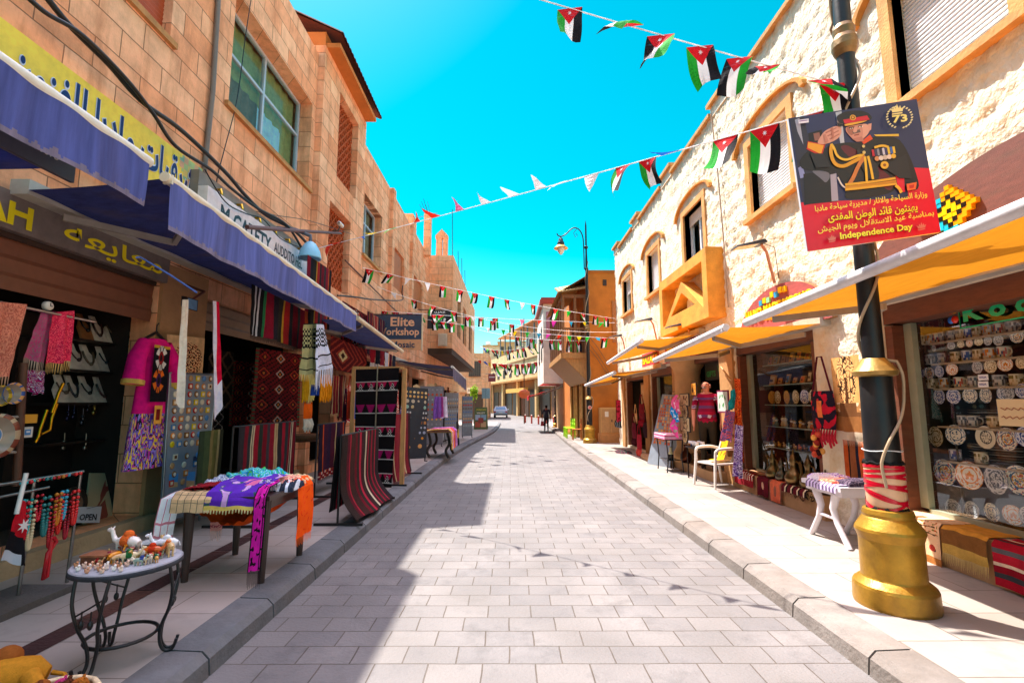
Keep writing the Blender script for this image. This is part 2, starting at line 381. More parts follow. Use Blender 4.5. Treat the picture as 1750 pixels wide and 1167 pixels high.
# kerbs: single stones with a worn front edge
for side in (-1, 1):
    g = MB(); y = -5.5; r2 = random.Random(5 + side)
    c0 = H('6a6a6c') if side < 0 else H('7d756f')
    while y < 45:
        L = .78; e = .008
        k = r2.uniform(.8, 1.12); c = tuple(x * k for x in c0)
        xa, xb = (lk(y), lk(y + L)) if side < 0 else (rk(y), rk(y + L))
        s = side
        P = []
        for (x, yy) in ((xa, y + e), (xb, y + L - e)):
            z = gz(yy)
            P += [(x, yy, z - .02), (x + s * .012, yy, z + PV - .045), (x + s * .055, yy, z + PV - .004), (x + s * .27, yy, z + PV + .004), (x + s * .27, yy, z - .02)]
        F = [(i, i + 1, i + 6, i + 5) for i in range(4)] + [(4, 3, 2, 1, 0), (5, 6, 7, 8, 9)]
        g.add(P, F if s < 0 else [f[::-1] for f in F], c)
        y += L
    struct('kerb', g, 'stone')
g = MB(H('3f2420'))
for a, b in zip(YS, YS[1:]):
    if a > 24: break
    for i in range(2):
        y0 = a + i * .5
        g.poly([(-2.93 + shx(y0) * .5, y0 + .004, gz(y0) + PV + .004), (-2.76 + shx(y0) * .5, y0 + .004, gz(y0) + PV + .004), (-2.76 + shx(y0 + .5) * .5, y0 + .496, gz(y0 + .5) + PV + .004), (-2.93 + shx(y0 + .5) * .5, y0 + .496, gz(y0 + .5) + PV + .004)],
               H('4a2b25') if (int(y0 * 2) % 2) else H('3a2220'))
struct('paving_strip', g, 'stone')

# ================================================================== building helpers
def facade(mb, X, n, y0, y1, z0, z1, ops, col, step=None, disp=None, top=None, rev=None):
    """wall in the plane x = X facing n, with openings (ya, yb, za, zb, depth) and their reveals"""
    ysv = {y0, y1}; zsv = {z0, z1}
    for o in ops: ysv |= {o[0], o[1]}; zsv |= {o[2], o[3]}
    def fill(vals, st):
        v = sorted(vals); out = []
        for a, b in zip(v, v[1:]):
            k = max(1, round((b - a) / st)) if st else 1
            out += [a + (b - a) * i / k for i in range(k)]
        return out + [v[-1]]
    yv = fill([y for y in ysv if y0 <= y <= y1], step); zv = fill([z for z in zsv if z0 <= z <= z1], step)
    idx = {}; V = []; F = []
    def vid(i, j):
        if (i, j) not in idx:
            y, z = yv[i], zv[j]; x = X
            if disp:
                edge = any((abs(y - o[0]) < 1e-6 or abs(y - o[1]) < 1e-6) and o[2] - 1e-6 <= z <= o[3] + 1e-6 or (abs(z - o[2]) < 1e-6 or abs(z - o[3]) < 1e-6) and o[0] - 1e-6 <= y <= o[1] + 1e-6 for o in ops)
                x += n * (0 if edge else disp(y, z))
            idx[(i, j)] = len(V); V.append((x, y, z))
        return idx[(i, j)]
    for j in range(len(zv) - 1):
        for i in range(len(yv) - 1):
            ym, zm = (yv[i] + yv[i + 1]) / 2, (zv[j] + zv[j + 1]) / 2
            if any(o[0] < ym < o[1] and o[2] < zm < o[3] for o in ops): continue
            f = (vid(i, j), vid(i + 1, j), vid(i + 1, j + 1), vid(i, j + 1))
            F.append(f if n > 0 else f[::-1])
    mb.add(V, F, col, bool(disp))
    for (ya, yb, za, zb, d) in ops:
        xb = X - n * d; rc = rev or col
        mb.poly([(X, ya, za), (xb, ya, za), (xb, ya, zb), (X, ya, zb)], rc); mb.poly([(X, yb, za), (X, yb, zb), (xb, yb, zb), (xb, yb, za)], rc)
        mb.poly([(X, ya, zb), (xb, ya, zb), (xb, yb, zb), (X, yb, zb)], rc); mb.poly([(X, ya, za), (X, yb, za), (xb, yb, za), (xb, ya, za)], rc)
def shell(mb, X, n, y0, y1, z0, z1, deep, col, roof=None):
    """the other three walls and the roof"""
    xb = X - n * deep
    mb.poly([(X, y0, z0), (xb, y0, z0), (xb, y0, z1), (X, y0, z1)], col); mb.poly([(X, y1, z0), (X, y1, z1), (xb, y1, z1), (xb, y1, z0)], col)
    mb.poly([(xb, y0, z0), (xb, y1, z0), (xb, y1, z1), (xb, y0, z1)], col)
    rz = (roof or z1)
    mb.poly([(X, y0, rz), (X, y1, rz), (xb, y1, rz), (xb, y0, rz)], col)
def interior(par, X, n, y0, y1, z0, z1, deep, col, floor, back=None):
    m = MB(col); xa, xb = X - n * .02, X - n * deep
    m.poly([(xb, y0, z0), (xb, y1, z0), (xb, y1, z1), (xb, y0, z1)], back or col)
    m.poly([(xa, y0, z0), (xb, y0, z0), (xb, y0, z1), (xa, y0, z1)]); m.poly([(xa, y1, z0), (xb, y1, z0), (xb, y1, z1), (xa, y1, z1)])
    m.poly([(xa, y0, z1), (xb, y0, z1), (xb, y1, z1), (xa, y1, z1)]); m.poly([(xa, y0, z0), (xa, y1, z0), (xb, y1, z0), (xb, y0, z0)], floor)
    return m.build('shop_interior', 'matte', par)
def window(par, X, n, y0, y1, z0, z1, d, fc, cols=2, transom=None, curtain=None, sill=None, blind=None, fw=.05):
    """frame, panes and what hangs behind them, set d back from the wall face"""
    x = X - n * d; f = MB(fc); t = .035
    f.box(x - t, x + t, y0, y0 + fw, z0, z1); f.box(x - t, x + t, y1 - fw, y1, z0, z1)
    f.box(x - t, x + t, y0 + fw, y1 - fw, z0, z0 + fw); f.box(x - t, x + t, y0 + fw, y1 - fw, z1 - fw, z1)
    for i in range(1, cols):
        yc = y0 + (y1 - y0) * i / cols; f.box(x - t * .9, x + t * .9, yc - fw * .6, yc + fw * .6, z0 + fw, z1 - fw)
    if transom: f.box(x - t * .8, x + t * .8, y0 + fw, y1 - fw, transom - fw / 2, transom + fw / 2)
    w = f.build('window', 'plastic', par)
    g = MB(); g.poly([(x, y0 + fw, z0 + fw), (x, y1 - fw, z0 + fw), (x, y1 - fw, z1 - fw), (x, y0 + fw, z1 - fw)]); g.build('pane', 'window_glass', w)
    xc = x - n * .12; c = MB(); k = max(2, int((y1 - y0) / .07))
    c.grid(lambda u, v: (xc + .02 * math.sin(u * k * 1.6), y0 + (y1 - y0) * u, z0 + (z1 - z0) * v), k * 2, 2, curtain if callable(curtain) else (lambda u, v: curtain or H('20262a')))
    c.build('curtain', 'cloth', w)
    if blind:
        b = MB(H('eceef2')); nsl = max(3, int((z1 - blind) / .045))
        xs = x + n * .045
        for i in range(nsl):
            za, zb = z1 - (z1 - blind) * i / nsl, z1 - (z1 - blind) * (i + 1) / nsl
            b.poly([(xs, y0 + .01, za), (xs, y1 - .01, za), (xs + n * .016, y1 - .01, (za * .35 + zb * .65)), (xs + n * .016, y0 + .01, (za * .35 + zb * .65))])
            b.poly([(xs + n * .016, y0 + .01, (za * .35 + zb * .65)), (xs + n * .016, y1 - .01, (za * .35 + zb * .65)), (xs, y1 - .01, zb + .004), (xs, y0 + .01, zb + .004)])
        b.build('roller_blind', 'plastic', w)
    if sill:
        s = MB(sill); s.box(X + n * .09, X - n * (d - .03), y0 - .12, y1 + .12, z0 - .07, z0 - .004); s.build('sill', 'stone', w)
    return w
def shutter(par, X, n, y0, y1, z0, z1, d, col, pitch=.09, mat='paint', name='shutter'):
    m = MB(col); x = X - n * d; k = max(2, int((z1 - z0) / pitch))
    for i in range(k):
        za, zb = z0 + (z1 - z0) * i / k, z0 + (z1 - z0) * (i + 1) / k; zm = za + (zb - za) * .75
        m.poly([(x, y0, za), (x, y1, za), (x + n * .012, y1, zm), (x + n * .012, y0, zm)]); m.poly([(x + n * .012, y0, zm), (x + n * .012, y1, zm), (x, y1, zb), (x, y0, zb)])
    return m.build(name, mat, par)

LX = -4.3
# ------------------------------------------------------------------ first building on the left
b1 = T('stone_building', 'rusty orange stone building with big curtained window above the yellow sign', 'building', (LX, 4, 0), 'buildings on the left side')
m = MB()
ops1 = [(1.2, 5.82, .3, 3.34, .3), (6.72, 9.8, .3, 3.05, .3), (4.0, 5.62, 6.13, 7.6, .16), (6.9, 9.83, 6.1, 8.0, .34)]
facade(m, LX, 1, -6, 10.02, 0, 9.32, ops1, None); shell(m, LX, 1, -6, 10.02, 0, 9.32, 8, None, 9.0)
m.box(LX - .3, LX + .05, -6, 8.15, 9.33, 9.85)
m.build('wall', 'left_stone', b1)
for q in ((-.3, .06, 6.8, 9.93, 6.02, 6.098), (-.1, .05, 3.9, 5.7, 6.05, 6.128)): m = MB(H('c08a55')); m.box(LX + q[0], LX + q[1], *q[2:]); m.build('sill', 'stone', b1)
m = MB(H('b98c62'))
m.box(LX - .2, LX + .045, 5.83, 6.7, .3, 3.3); m.box(LX - .2, LX + .06, 5.81, 6.72, .14, .299)
m.build('pillar', 'plaster', b1)
m = MB(H('a8906f')); m.box(LX - .35, LX + .13, 1.0, 6.9, .1, .296); m.box(LX - .35, LX + .10, 6.9, 9.9, .1, .26); m.build('doorstep', 'stone', b1)
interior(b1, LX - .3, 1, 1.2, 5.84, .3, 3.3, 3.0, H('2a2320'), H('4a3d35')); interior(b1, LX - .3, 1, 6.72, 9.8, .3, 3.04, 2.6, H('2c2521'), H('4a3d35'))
def cur1(u, v):
    return H('c8f0ff') if .52 < u < .84 and v < .62 else H('a8b070') if u > .84 or v > .62 else H('8a8068')
window(b1, LX, 1, 6.9, 9.83, 6.1, 8.0, .3, H('b9c6d6'), 2, 7.25, cur1, None)
shutter(b1, LX, 1, 4.0, 5.62, 6.13, 7.6, .12, H('b04d26'), .06)
m = MB(H('3a2a22')); m.box(LX - .25, LX - .02, 1.25, 5.8, 3.0, 3.05); m.build('shutter_rail', 'paint', b1)
shutter(b1, LX, 1, 1.22, 5.80, 2.56, 3.02, .06, H('7a4a34'), .115, 'paint', 'rolling_shutter')
shutter(b1, LX, 1, 6.74, 9.78, 2.62, 3.04, .08, H('8a7360'), .115, 'paint', 'rolling_shutter')
m = MB(H('7b6f66'))
for x, z in ((LX + .03, 0),): m.tube([(x, 6.42, 4.6), (x + .02, 6.44, 6), (x, 6.41, 8), (x, 6.42, 9.3)], .035, 6)
m.build('drain_pipe', 'paint', b1)
# ------------------------------------------------------------------ second: tiled eaves and clay lattices
b2 = T('stone_building', 'taller orange stone building with clay lattice openings and a brown tiled eave', 'building', (LX, 11.5, 0), 'buildings on the left side')
X2 = LX + .14; m = MB()
ops2 = [(10.25, 11.4, .3, 3.0, .3), (11.02, 12.45, 6.95, 9.1, .3), (10.7, 12.15, 4.25, 6.2, .3)]
facade(m, X2, 1, 10.03, 13.12, 0, 9.55, ops2, None); shell(m, X2, 1, 10.03, 13.12, 0, 9.55, 8, None)
m.build('wall', 'left_stone', b2)
m = MB(H('c4763a')); m.box(X2 - 7.6, X2 - .02, 10.06, 13.08, 9.551, 9.9)
m.box(X2 - .5, X2 + .30, 10.1, 13.05, 9.55, 9.66); m.build('eave', 'plaster', b2)
m = MB(H('6b3422'))
for i in range(20):
    y = 9.98 + i * .168
    V = []
    for xx, zz in ((X2 + .38, 9.82), (X2 - .7, 10.35), (X2 - 2.2, 11.0)):
        for k in range(5):
            a = math.pi * k / 4; V.append((xx, y + .084 - .088 * math.cos(a), zz + .06 * math.sin(a)))
    F = [(r * 5 + k, r * 5 + k + 1, (r + 1) * 5 + k + 1, (r + 1) * 5 + k) for r in range(2) for k in range(4)]
    m.add(V, F, random.Random(i).choice([H('6b3422'), H('5a2c1e'), H('7d4028')])); m.add(V[:5], [(0, 1, 2, 3, 4)], H('41211a'))
m.poly([(X2 + .36, 9.98, 9.8), (X2 + .36, 13.34, 9.8), (X2 - 2.2, 13.34, 10.98), (X2 - 2.2, 9.98, 10.98)], H('5a2c1e'))
m.build('tile_roof', 'terracotta', b2)
for (ya, yb, za, zb, d) in ops2[1:]:
    m = MB(H('b5562e')); w, h = yb - ya, zb - za; xx = X2 - .2; t = .018
    sp = .21
    for sgn in (1, -1):
        k = -int(h / sp) - 1
        while k * sp < w:
            # a diagonal clay bar y = ya + k*sp + s  (or mirrored), clipped to the opening
            s0, s1 = max(0, -k * sp), min(h, w - k * sp)
            if s1 - s0 > .03:
                p = [(k * sp + s0, s0), (k * sp + s1, s1)]
                if sgn < 0: p = [(w - a, b) for a, b in p]
                A, B = [Vector((xx, ya + a, za + b)) for a, b in p]; D = (B - A) / 2
                m.obox((A + B) / 2, D, Vector((.04 + .004 * sgn, 0, 0)), Vector((0, -D.z, D.y)).normalized() * t)
            k += 1
    n_ = int(h / sp)
    for i in range(n_ + 1): m.box(xx - .035, xx + .035, ya, yb, za + i * sp - .009, za + i * sp + .009)
    m.build('clay_lattice', 'terracotta', b2)
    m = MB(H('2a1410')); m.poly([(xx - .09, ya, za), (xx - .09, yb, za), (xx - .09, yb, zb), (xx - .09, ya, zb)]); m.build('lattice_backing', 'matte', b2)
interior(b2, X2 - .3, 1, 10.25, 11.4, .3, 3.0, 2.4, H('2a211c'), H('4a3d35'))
m = MB(H('b08456')); m.box(X2 - .12, X2 + .05, 11.42, 13.0, .14, 3.2); m.build('pillar', 'left_stone', b2)
# ------------------------------------------------------------------ third: long low stone front
b3 = T('stone_building', 'long pale orange stone front with shuttered windows and unfinished roof columns', 'building', (LX, 19, 0), 'buildings on the left side')
m = MB()
ops3 = [(13.5, 16.6, .2, 2.9, .3), (17.5, 20.5, .1, 2.8, .3), (21.2, 24.3, .0, 2.7, .3), (13.65, 15.6, 5.85, 7.7, .32), (17.2, 19.1, 5.8, 7.3, .16), (20.75, 23.2, 5.85, 7.2, .16)]
facade(m, LX, 1, 13.12, 25.0, -.4, 9.15, ops3, None); shell(m, LX, 1, 13.12, 25.0, -.4, 9.15, 8, None, 8.8)
for y in (16.6, 20.1): m.box(LX - .02, LX + .12, y, y + .34, 3.4, 9.2)
m.build('wall', 'left_stone', b3)
window(b3, LX, 1, 13.65, 15.6, 5.85, 7.7, .28, H('b9c6d6'), 2, 7.1, lambda u, v: H('b8dcff') if .45 < u < .65 else H('9a947a'), H('c99a62'))
shutter(b3, LX, 1, 17.2, 19.1, 5.8, 7.3, .1, H('c06a38'), .06); shutter(b3, LX, 1, 20.75, 23.2, 5.85, 7.2, .1, H('c4713c'), .06)
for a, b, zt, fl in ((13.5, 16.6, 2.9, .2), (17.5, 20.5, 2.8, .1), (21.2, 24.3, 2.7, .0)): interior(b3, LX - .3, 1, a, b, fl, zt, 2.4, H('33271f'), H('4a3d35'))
ct = at(733, 366, Y=23.4).z
for q in ((-4.33, -4.0, 23.3, 23.65, 8.8, ct), (-4.02, -3.72, 25.3, 25.6, 9.0, 10.35), (-3.66, -3.42, 25.3, 25.6, 9.0, 10.35)): m = MB(); m.box(*q); m.build('roof_column', 'far_stone', b3)
m = MB(); m.prism([(-4.06, 25.28, 10.352), (-3.4, 25.28, 10.352), (-3.4, 25.28, 10.5), (-3.73, 25.28, 10.85), (-4.06, 25.28, 10.5)], (0, .34, 0)); m.build('roof_gable', 'far_stone', b3)
m = MB(); m.box(-5.2, -4.5, 21.5, 22.3, 9.15, 10.2); m.build('roof_block', 'far_stone', b3)
m = MB(H('3a2a22'))
for i in range(5): m.tube([(-4.28 + .06 * i, 23.4 + .05 * i, ct - .05), (-4.3 + .1 * (i - 2) - .1, 23.4, ct + .5 + .15 * (i % 3))], .012, 4)
m.tube([(-4.7, 23.5, ct - .15), (-3.7, 23.5, ct + .1)], .012, 4)
m.build('rebar', 'metal', b3)
# ------------------------------------------------------------------ fourth: the block that juts out over the pavement
b4 = T('stone_building', 'stone block jutting out over the pavement with tall slit windows', 'building', (-3.4, 33, 0), 'buildings on the left side')
X4 = -3.05; m = MB()
ops4 = [(27.4, 29.2, 5.3, 7.6, .25), (30.7, 32.9, 5.3, 7.7, .25), (35.0, 37.6, 5.3, 7.8, .25)]
facade(m, X4, 1, 25.01, 40.5, 4.35, 9.3, ops4, None); shell(m, X4, 1, 25.01, 40.5, 4.35, 9.3, 9, None, 9.0)
facade(m, LX, 1, 25.01, 40.5, -.5, 4.4, [(26, 30, -.2, 2.4, .3), (31, 35, -.2, 2.4, .3), (36, 39, -.2, 2.4, .3)], None)
m.poly([(LX, 40.5, -.5), (LX, 40.5, 4.4), (-12, 40.5, 4.4), (-12, 40.5, -.5)])
m.build('wall', 'far_stone', b4)
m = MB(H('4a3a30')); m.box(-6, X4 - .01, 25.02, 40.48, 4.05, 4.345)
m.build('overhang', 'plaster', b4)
for (ya, yb, za, zb, d) in ops4: window(b4, X4, 1, ya, yb, za, zb, .2, H('3a2a24'), 2, None, H('2a1c18'), fw=.12)
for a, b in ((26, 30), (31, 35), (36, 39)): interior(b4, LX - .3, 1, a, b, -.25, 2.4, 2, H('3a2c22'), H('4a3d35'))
for q in ((-3.2, 25.9, 12.2), (-3.2, 29, 10.8), (-3.2, 31.2, 11), (-3.2, 33.4, 10.8)): m = MB(H('7a7872')); m.tube([(q[0], q[1], 9.2), (q[0] - .05, q[1], q[2])], .022, 5); m.build('antenna', 'metal', b4)
# ------------------------------------------------------------------ fifth: orange block at the bend
b5 = T('corner_building', 'small orange block with a barred window beyond the bend at the street end', 'building', (-6, 60, -.4))
m = MB(); facade(m, -2.7, 1, 58, 66, -.5, 7.4, [(60, 63, .0, 2.2, .3)], None); shell(m, -2.7, 1, 58, 66, -.5, 7.4, 9, None)
m.box(-11.6, -2.55, 57.4, 57.99, 2.7, 4.4)
m.build('wall', 'far_stone', b5)
m = MB(H('5c5046')); m.box(-5.0, -3.6, 57.9, 58.01, 4.6, 6.4)
for i in range(6): m.box(-4.95 + .24 * i, -4.91 + .24 * i, 57.84, 57.9, 4.6, 6.4, H('2f2722'))
m.build('window', 'paint', b5)
m = MB(H('5a3a26')); m.box(-5.4, -3.3, 57.95, 58.01, -.4, 2.5); m.build('doorway', 'paint', b5)

# ================================================================== right side
RX = 4.0
def rdisp(y, z):
    row = math.floor(z / .33); fy = ((y + (row % 2) * .3) / .62) % 1; fz = (z / .33) % 1
    e = min(min(fy, 1 - fy) * .62, min(fz, 1 - fz) * .33) / .05
    p = Vector((y, z, row * .37))
    return .014 * min(1, e) + .026 * noise.fractal(p * 9.5, 1.0, 2.1, 3) + .007 * noise.noise(p * 2.2)
c1 = T('rough_stone_building', 'cream rough-faced stone building with arched hoods above white shuttered windows', 'building', (RX, 9, 0), 'buildings on the right side')
WN = [(3.5, 4.62), (6.53, 7.66), (9.65, 10.75), (12.68, 13.74), (15.68, 16.84)]
rops = [(a, b, 4.67, 5.82, .22) for a, b in WN]
shops = [(1.2, 5.16, .5, 2.62), (6.36, 8.6, .44, 2.62), (9.25, 11.45, .32, 2.62), (11.95, 13.9, .25, 2.5), (14.5, 16.9, .14, 2.5)]
rops += [(a, b, c, d, .12) for a, b, c, d in shops]
m = MB()
facade(m, RX, -1, -1, 10.4, -.05, 7.2, rops[:3] + [o for o in rops[5:8]], None, .046, rdisp)
facade(m, RX, -1, 10.4, 18.1, -.4, 7.2, rops[2:5] + [o for o in rops[7:]], None, .085, rdisp)
shell(m, RX, -1, -1, 18.1, -.4, 7.2, 9, None, 6.9)
m.build('wall', 'rustic_stone', c1)
for a, b in ((-1, 8.12), (9.0, 11.4), (12.25, 14.5), (15.3, 17.3)): m = MB(H('c08f58')); m.box(RX - .09, RX + .3, a, b, 7.2, 7.27); m.build('coping', 'stone', c1)
for a, b in ((8.12, 9.0), (11.4, 12.25), (14.5, 15.3), (17.3, 18.12)):
    m = MB(); m.box(RX - .04, RX + .3, a, b, 7.16, 7.38); ml = m.build('merlon', 'rustic_stone', c1)
    m = MB(H('c08f58')); m.box(RX - .11, RX + .3, a - .05, b + .05, 7.381, 7.46); m.build('merlon_cap', 'stone', ml)
for i, (a, b) in enumerate(WN):
    w = window(c1, RX, -1, a, b, 4.67, 5.82, .16, H('e8eef6'), 2, None, H('33373c'), None, blind=4.69 if i in (0, 1, 3) else (5.55 if i == 2 else 5.3))
    m = MB(H('d29a5c')); x0, x1 = RX - .045, RX + .10; t = .14
    m.box(x0, x1, a - t, a, 4.6, 5.82); m.box(x0, x1, b, b + t, 4.6, 5.82); m.box(x0, x1, a - t, b + t, 5.822, 5.95); m.box(x0 - .07, x1, a - t - .03, b + t + .03, 4.52, 4.598)
    m.build('surround', 'stone', w)
    m = MB(H('c58a45')); yc = (a + b) / 2; V = []
    for k in range(17):
        th = math.pi * k / 16
        for (rr, xx) in ((1.06, RX + .02), (1.06, RX - .085), (.975, RX - .085), (.975, RX + .02)):
            V.append((xx, yc + rr * math.cos(th), 5.84 + rr * .36 * math.sin(th)))
    m.add(V, [(k * 4 + q, k * 4 + (q + 1) % 4, (k + 1) * 4 + (q + 1) % 4, (k + 1) * 4 + q) for k in range(16) for q in range(4)] + [(0, 1, 2, 3), (67, 66, 65, 64)])
    m.build('arch_hood', 'stone', w)
# framed gable ornament
m = MB(H('d9983f')); x0 = RX - .34; ya, yb, za, zb = 8.85, 11.75, 3.16, 4.5; t = .22
m.box(x0, RX + .05, ya, ya + t, za, zb); m.box(x0, RX + .05, yb - t, yb, za, zb); m.box(x0, RX + .05, ya + t, yb - t, zb - t, zb - .003); m.box(x0, RX + .05, ya + t, yb - t, za + .003, za + t)
P = [(ya + .28, za + t), (yb - .28, za + t), ((ya + yb) / 2, zb - .32)]; Q = [(ya + .72, za + t + .16), (yb - .72, za + t + .16), ((ya + yb) / 2, zb - .56)]
for i in range(3):
    a, b, c, d = P[i], P[(i + 1) % 3], Q[(i + 1) % 3], Q[i]
    m.prism([(x0 + .03, *a), (x0 + .03, *b), (x0 + .03, *c), (x0 + .03, *d)], (.28, 0, 0))
m.build('gable_ornament', 'stone', c1)
m = MB(H('f3eee2')); yc = (ya + yb) / 2; m.prism([(RX - .12, yc - .2, 3.5), (RX - .12, yc + .2, 3.5), (RX - .12, yc + .2, 3.78), (RX - .12, yc, 3.92), (RX - .12, yc - .2, 3.78)], (.1, 0, 0)); m.build('ornament_niche', 'stone', c1)
# shop fronts: frames, glass, ledges, interiors
PX = RX + .17
for i, (a, b, z0, z1) in enumerate(shops):
    fl = max(.14, z0 - .3)
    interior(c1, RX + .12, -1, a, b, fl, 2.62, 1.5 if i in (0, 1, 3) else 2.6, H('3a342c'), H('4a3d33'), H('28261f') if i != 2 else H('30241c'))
    m = MB(H('6a3a24'))
    m.box(RX + .02, RX + .2, b - .1, b - .002, z0, z1 - .22); m.box(RX + .02, RX + .2, a + .002, a + .1, z0, z1 - .22)
    m.box(RX + .015, RX + .26, a, b, z1 - .2, z1 - .002); fr = m.build('shop_front', 'timber', c1)
    if i in (0, 1, 3):
        m = MB(H('9aa08c')); m.box(PX - .03, PX + .03, b - .2, b - .102, z0 + .05, z1 - .21); m.box(PX - .03, PX + .03, a + .102, b - .2, z0 + .002, z0 + .05)
        for k in range(20): m.box(PX + .03, PX + .09, b - .17, b - .15, z0 + .1 + k * .095, z0 + .115 + k * .095, H('15120f'))
        m.build('glass_frame', 'plastic', fr)
        m = MB(); m.poly([(PX, a + .1, z0 + .05), (PX, b - .2, z0 + .05), (PX, b - .2, z1 - .2), (PX, a + .1, z1 - .2)]); m.build('pane', 'glass', fr)
    shutter(c1, RX + .03, -1, a + .05, b - .05, z1 - .16, z1 + .0, .0, H('8a4f30'), .075, 'paint', 'rolling_shutter')
for q in ((.12, 1.0, 5.26, .1, .496), (.12, 6.2, 8.7, .1, .436), (.3, 9.1, 11.6, .1, .316)): m = MB(H('b89068')); m.box(RX - q[0], RX + .3, *q[1:]); m.build('ledge', 'plaster', c1)
for q in ((.05, 8.64, 9.2, .12, 2.62), (.05, 11.5, 11.92, .1, 2.6), (.06, 13.95, 14.45, .05, 2.6), (.06, 16.95, 17.4, 0, 2.6)): m = MB(H('b98a58')); m.box(RX - q[0], RX + .3, *q[1:]); m.build('pilaster', 'plaster', c1)
m = MB(H('c99b68')); m.lathe([(.36, .3), (.36, .5), (.32, .56), (.29, .62), (.28, 2.2), (.30, 2.32), (.36, 2.4), (.36, 2.62)], (RX - .02, 10.95, 0), 24); m.build('round_column', 'plaster', c1)
# ochre house with the wooden balcony
c2 = T('ochre_house', 'ochre plastered house with a wooden balcony under a pale tiled roof', 'house', (3.3, 22, 0), 'buildings on the right side')
X5 = 3.18
m = MB(H('c4742c')); facade(m, X5, -1, 19.6, 29.6, -.6, 6.9, [(20.5, 21.6, -.3, 2.3, .3), (22.4, 23.4, -.3, 2.4, .3), (24.5, 25.5, -.3, 2.4, .3), (20.6, 22, 3.6, 5.6, .3), (23, 25, 3.6, 5.6, .3)], None, rev=H('8a5a34'))
shell(m, X5, -1, 19.6, 29.6, -.6, 6.9, 8, H('c4742c')); m.box(X5 - .04, 9, 19.56, 19.9, 6.9, 7.0, H('a8662e'))
m.build('wall', 'plaster', c2)
m = MB(H('2a1a12')); m.box(3.8, 3.95, 19.57, 19.62, 6.35, 6.6); m.build('vent', 'paint', c2)
m = MB(H('a8642c')); m.box(4.15, 4.6, 19.55, 19.61, 4.0, 5.7); m.build('shutter', 'paint', c2)
for a, b in ((20.5, 21.6), (22.4, 23.4), (24.5, 25.5)): m = MB(H('33231a')); m.box(X5 + .25, X5 + .29, a, b, -.4, 2.4); m.build('door', 'wood', c2)
for a, b in ((20.6, 22), (23, 25)): m = MB(H('3a281d')); m.box(X5 + .25, X5 + .29, a, b, 3.6, 5.6); m.build('balcony_door', 'wood', c2)
for yc in (21.05, 22.9, 25.0):
    m = MB(H('d9a866'))
    V = []
    for k in range(13):
        th = math.pi * k / 12
        for rr in (.78, .55): V.append((X5 - .03, yc + rr * math.cos(th), 2.3 + rr * .9 * math.sin(th)))
    m.add(V, [(2 * k, 2 * k + 1, 2 * k + 3, 2 * k + 2) for k in range(12)])
    m.box(X5 - .05, X5 + .03, yc - .78, yc - .55, -.4, 2.3); m.box(X5 - .05, X5 + .03, yc + .55, yc + .78, -.4, 2.3)
    m.build('door_arch', 'stone', c2)
bx, by0, by1, bz = 2.18, 20.0, 26.2, 3.4
m = MB(H('b8834a')); m.box(bx - .05, X5, by0 - .05, by1, bz, bz + .12); m.box(bx - .08, X5, by0 - .09, by0 - .05, bz - .02, bz + .2); m.box(bx - .12, bx - .06, by0 - .09, by1, bz - .02, bz + .2)
m.prism([(bx, by0, bz), (X5, by0, bz), (X5, by0, bz - 1.0)], (0, .08, 0), H('c08a50'))
for k in range(1, 8): m.prism([(bx + .02, by0 + k * .85, bz), (X5, by0 + k * .85, bz), (X5, by0 + k * .85, bz - 1.0)], (0, .1, 0))
m.poly([(bx, by0 + .02, bz - .01), (X5, by0 + .02, bz - 1.01), (X5, by1, bz - 1.01), (bx, by1, bz - .01)], H('a87844'))
bal = m.build('balcony', 'wood', c2)
for (x, y) in [(bx, by0), (bx + .5, by0), (X5 - .08, by0)] + [(bx, by0 + k * 1.03) for k in range(1, 7)]: m = MB(H('8a5a34')); m.box(x - .05, x + .05, y - .05, y + .05, bz + .12, 5.92); m.build('balcony_post', 'wood', bal)
m = MB(H('8a5a34'))
m.box(bx - .05, X5, by0 - .04, by0 + .04, bz + 1.18, bz + 1.26); m.box(bx - .04, bx + .04, by0, by1, bz + 1.18, bz + 1.26); m.box(bx - .06, X5, by0 - .06, by0 + .06, 5.92, 6.06); m.box(bx - .06, bx + .06, by0, by1, 5.92, 6.06)
m.build('balcony_rail', 'wood', bal)
m = MB(H('7a5030'))
for k in range(11): m.box(bx + .08 + k * .09, bx + .105 + k * .09, by0 - .015, by0 + .015, bz + .12, bz + 1.18)
for k in range(60): m.box(bx - .015, bx + .015, by0 + .06 + k * .102, by0 + .09 + k * .102, bz + .12, bz + 1.18)
m.build('railing', 'wood', bal)
m = MB(H('cbb086'))
for i in range(9):
    xx = bx - .2 + i * .15
    V = []
    for (yy, zz) in ((by0 - .3, 6.12), (by0 + 1.2, 6.62)):
        for k in range(5):
            a = math.pi * k / 4; V.append((xx + .075 - .078 * math.cos(a), yy, zz + .07 * math.sin(a) + (xx - bx) * .16))
    m.add(V, [(k, k + 1, k + 6, k + 5) for k in range(4)], H('d8c296') if i % 2 else H('c2a272')); m.add(V[:5], [(0, 1, 2, 3, 4)], H('8a6a44'))
m.prism([(bx - .22, by0 - .28, 6.08), (X5, by0 - .28, 6.3), (X5, by0 + 1.3, 6.85), (bx - .22, by0 + 1.3, 6.6)], (0, 0, .05), H('9a7446'))
m.poly([(bx - .25, by0 - .2, 6.1), (bx - .25, by1, 6.1), (X5, by1, 6.85), (X5, by0 - .2, 6.85)], H('b8925c'))
m.build('tile_roof', 'terracotta', c2)
m = MB(H('f4d9a0')); m.ball((bx + .62, by0 + .7, 5.5), (.09, .09, .13)); m.tube([(bx + .62, by0 + .7, 5.6), (bx + .62, by0 + .7, 6.0)], .012, 4); m.build('balcony_lamp', 'gloss', bal)
m = MB(H('6e5f50'))
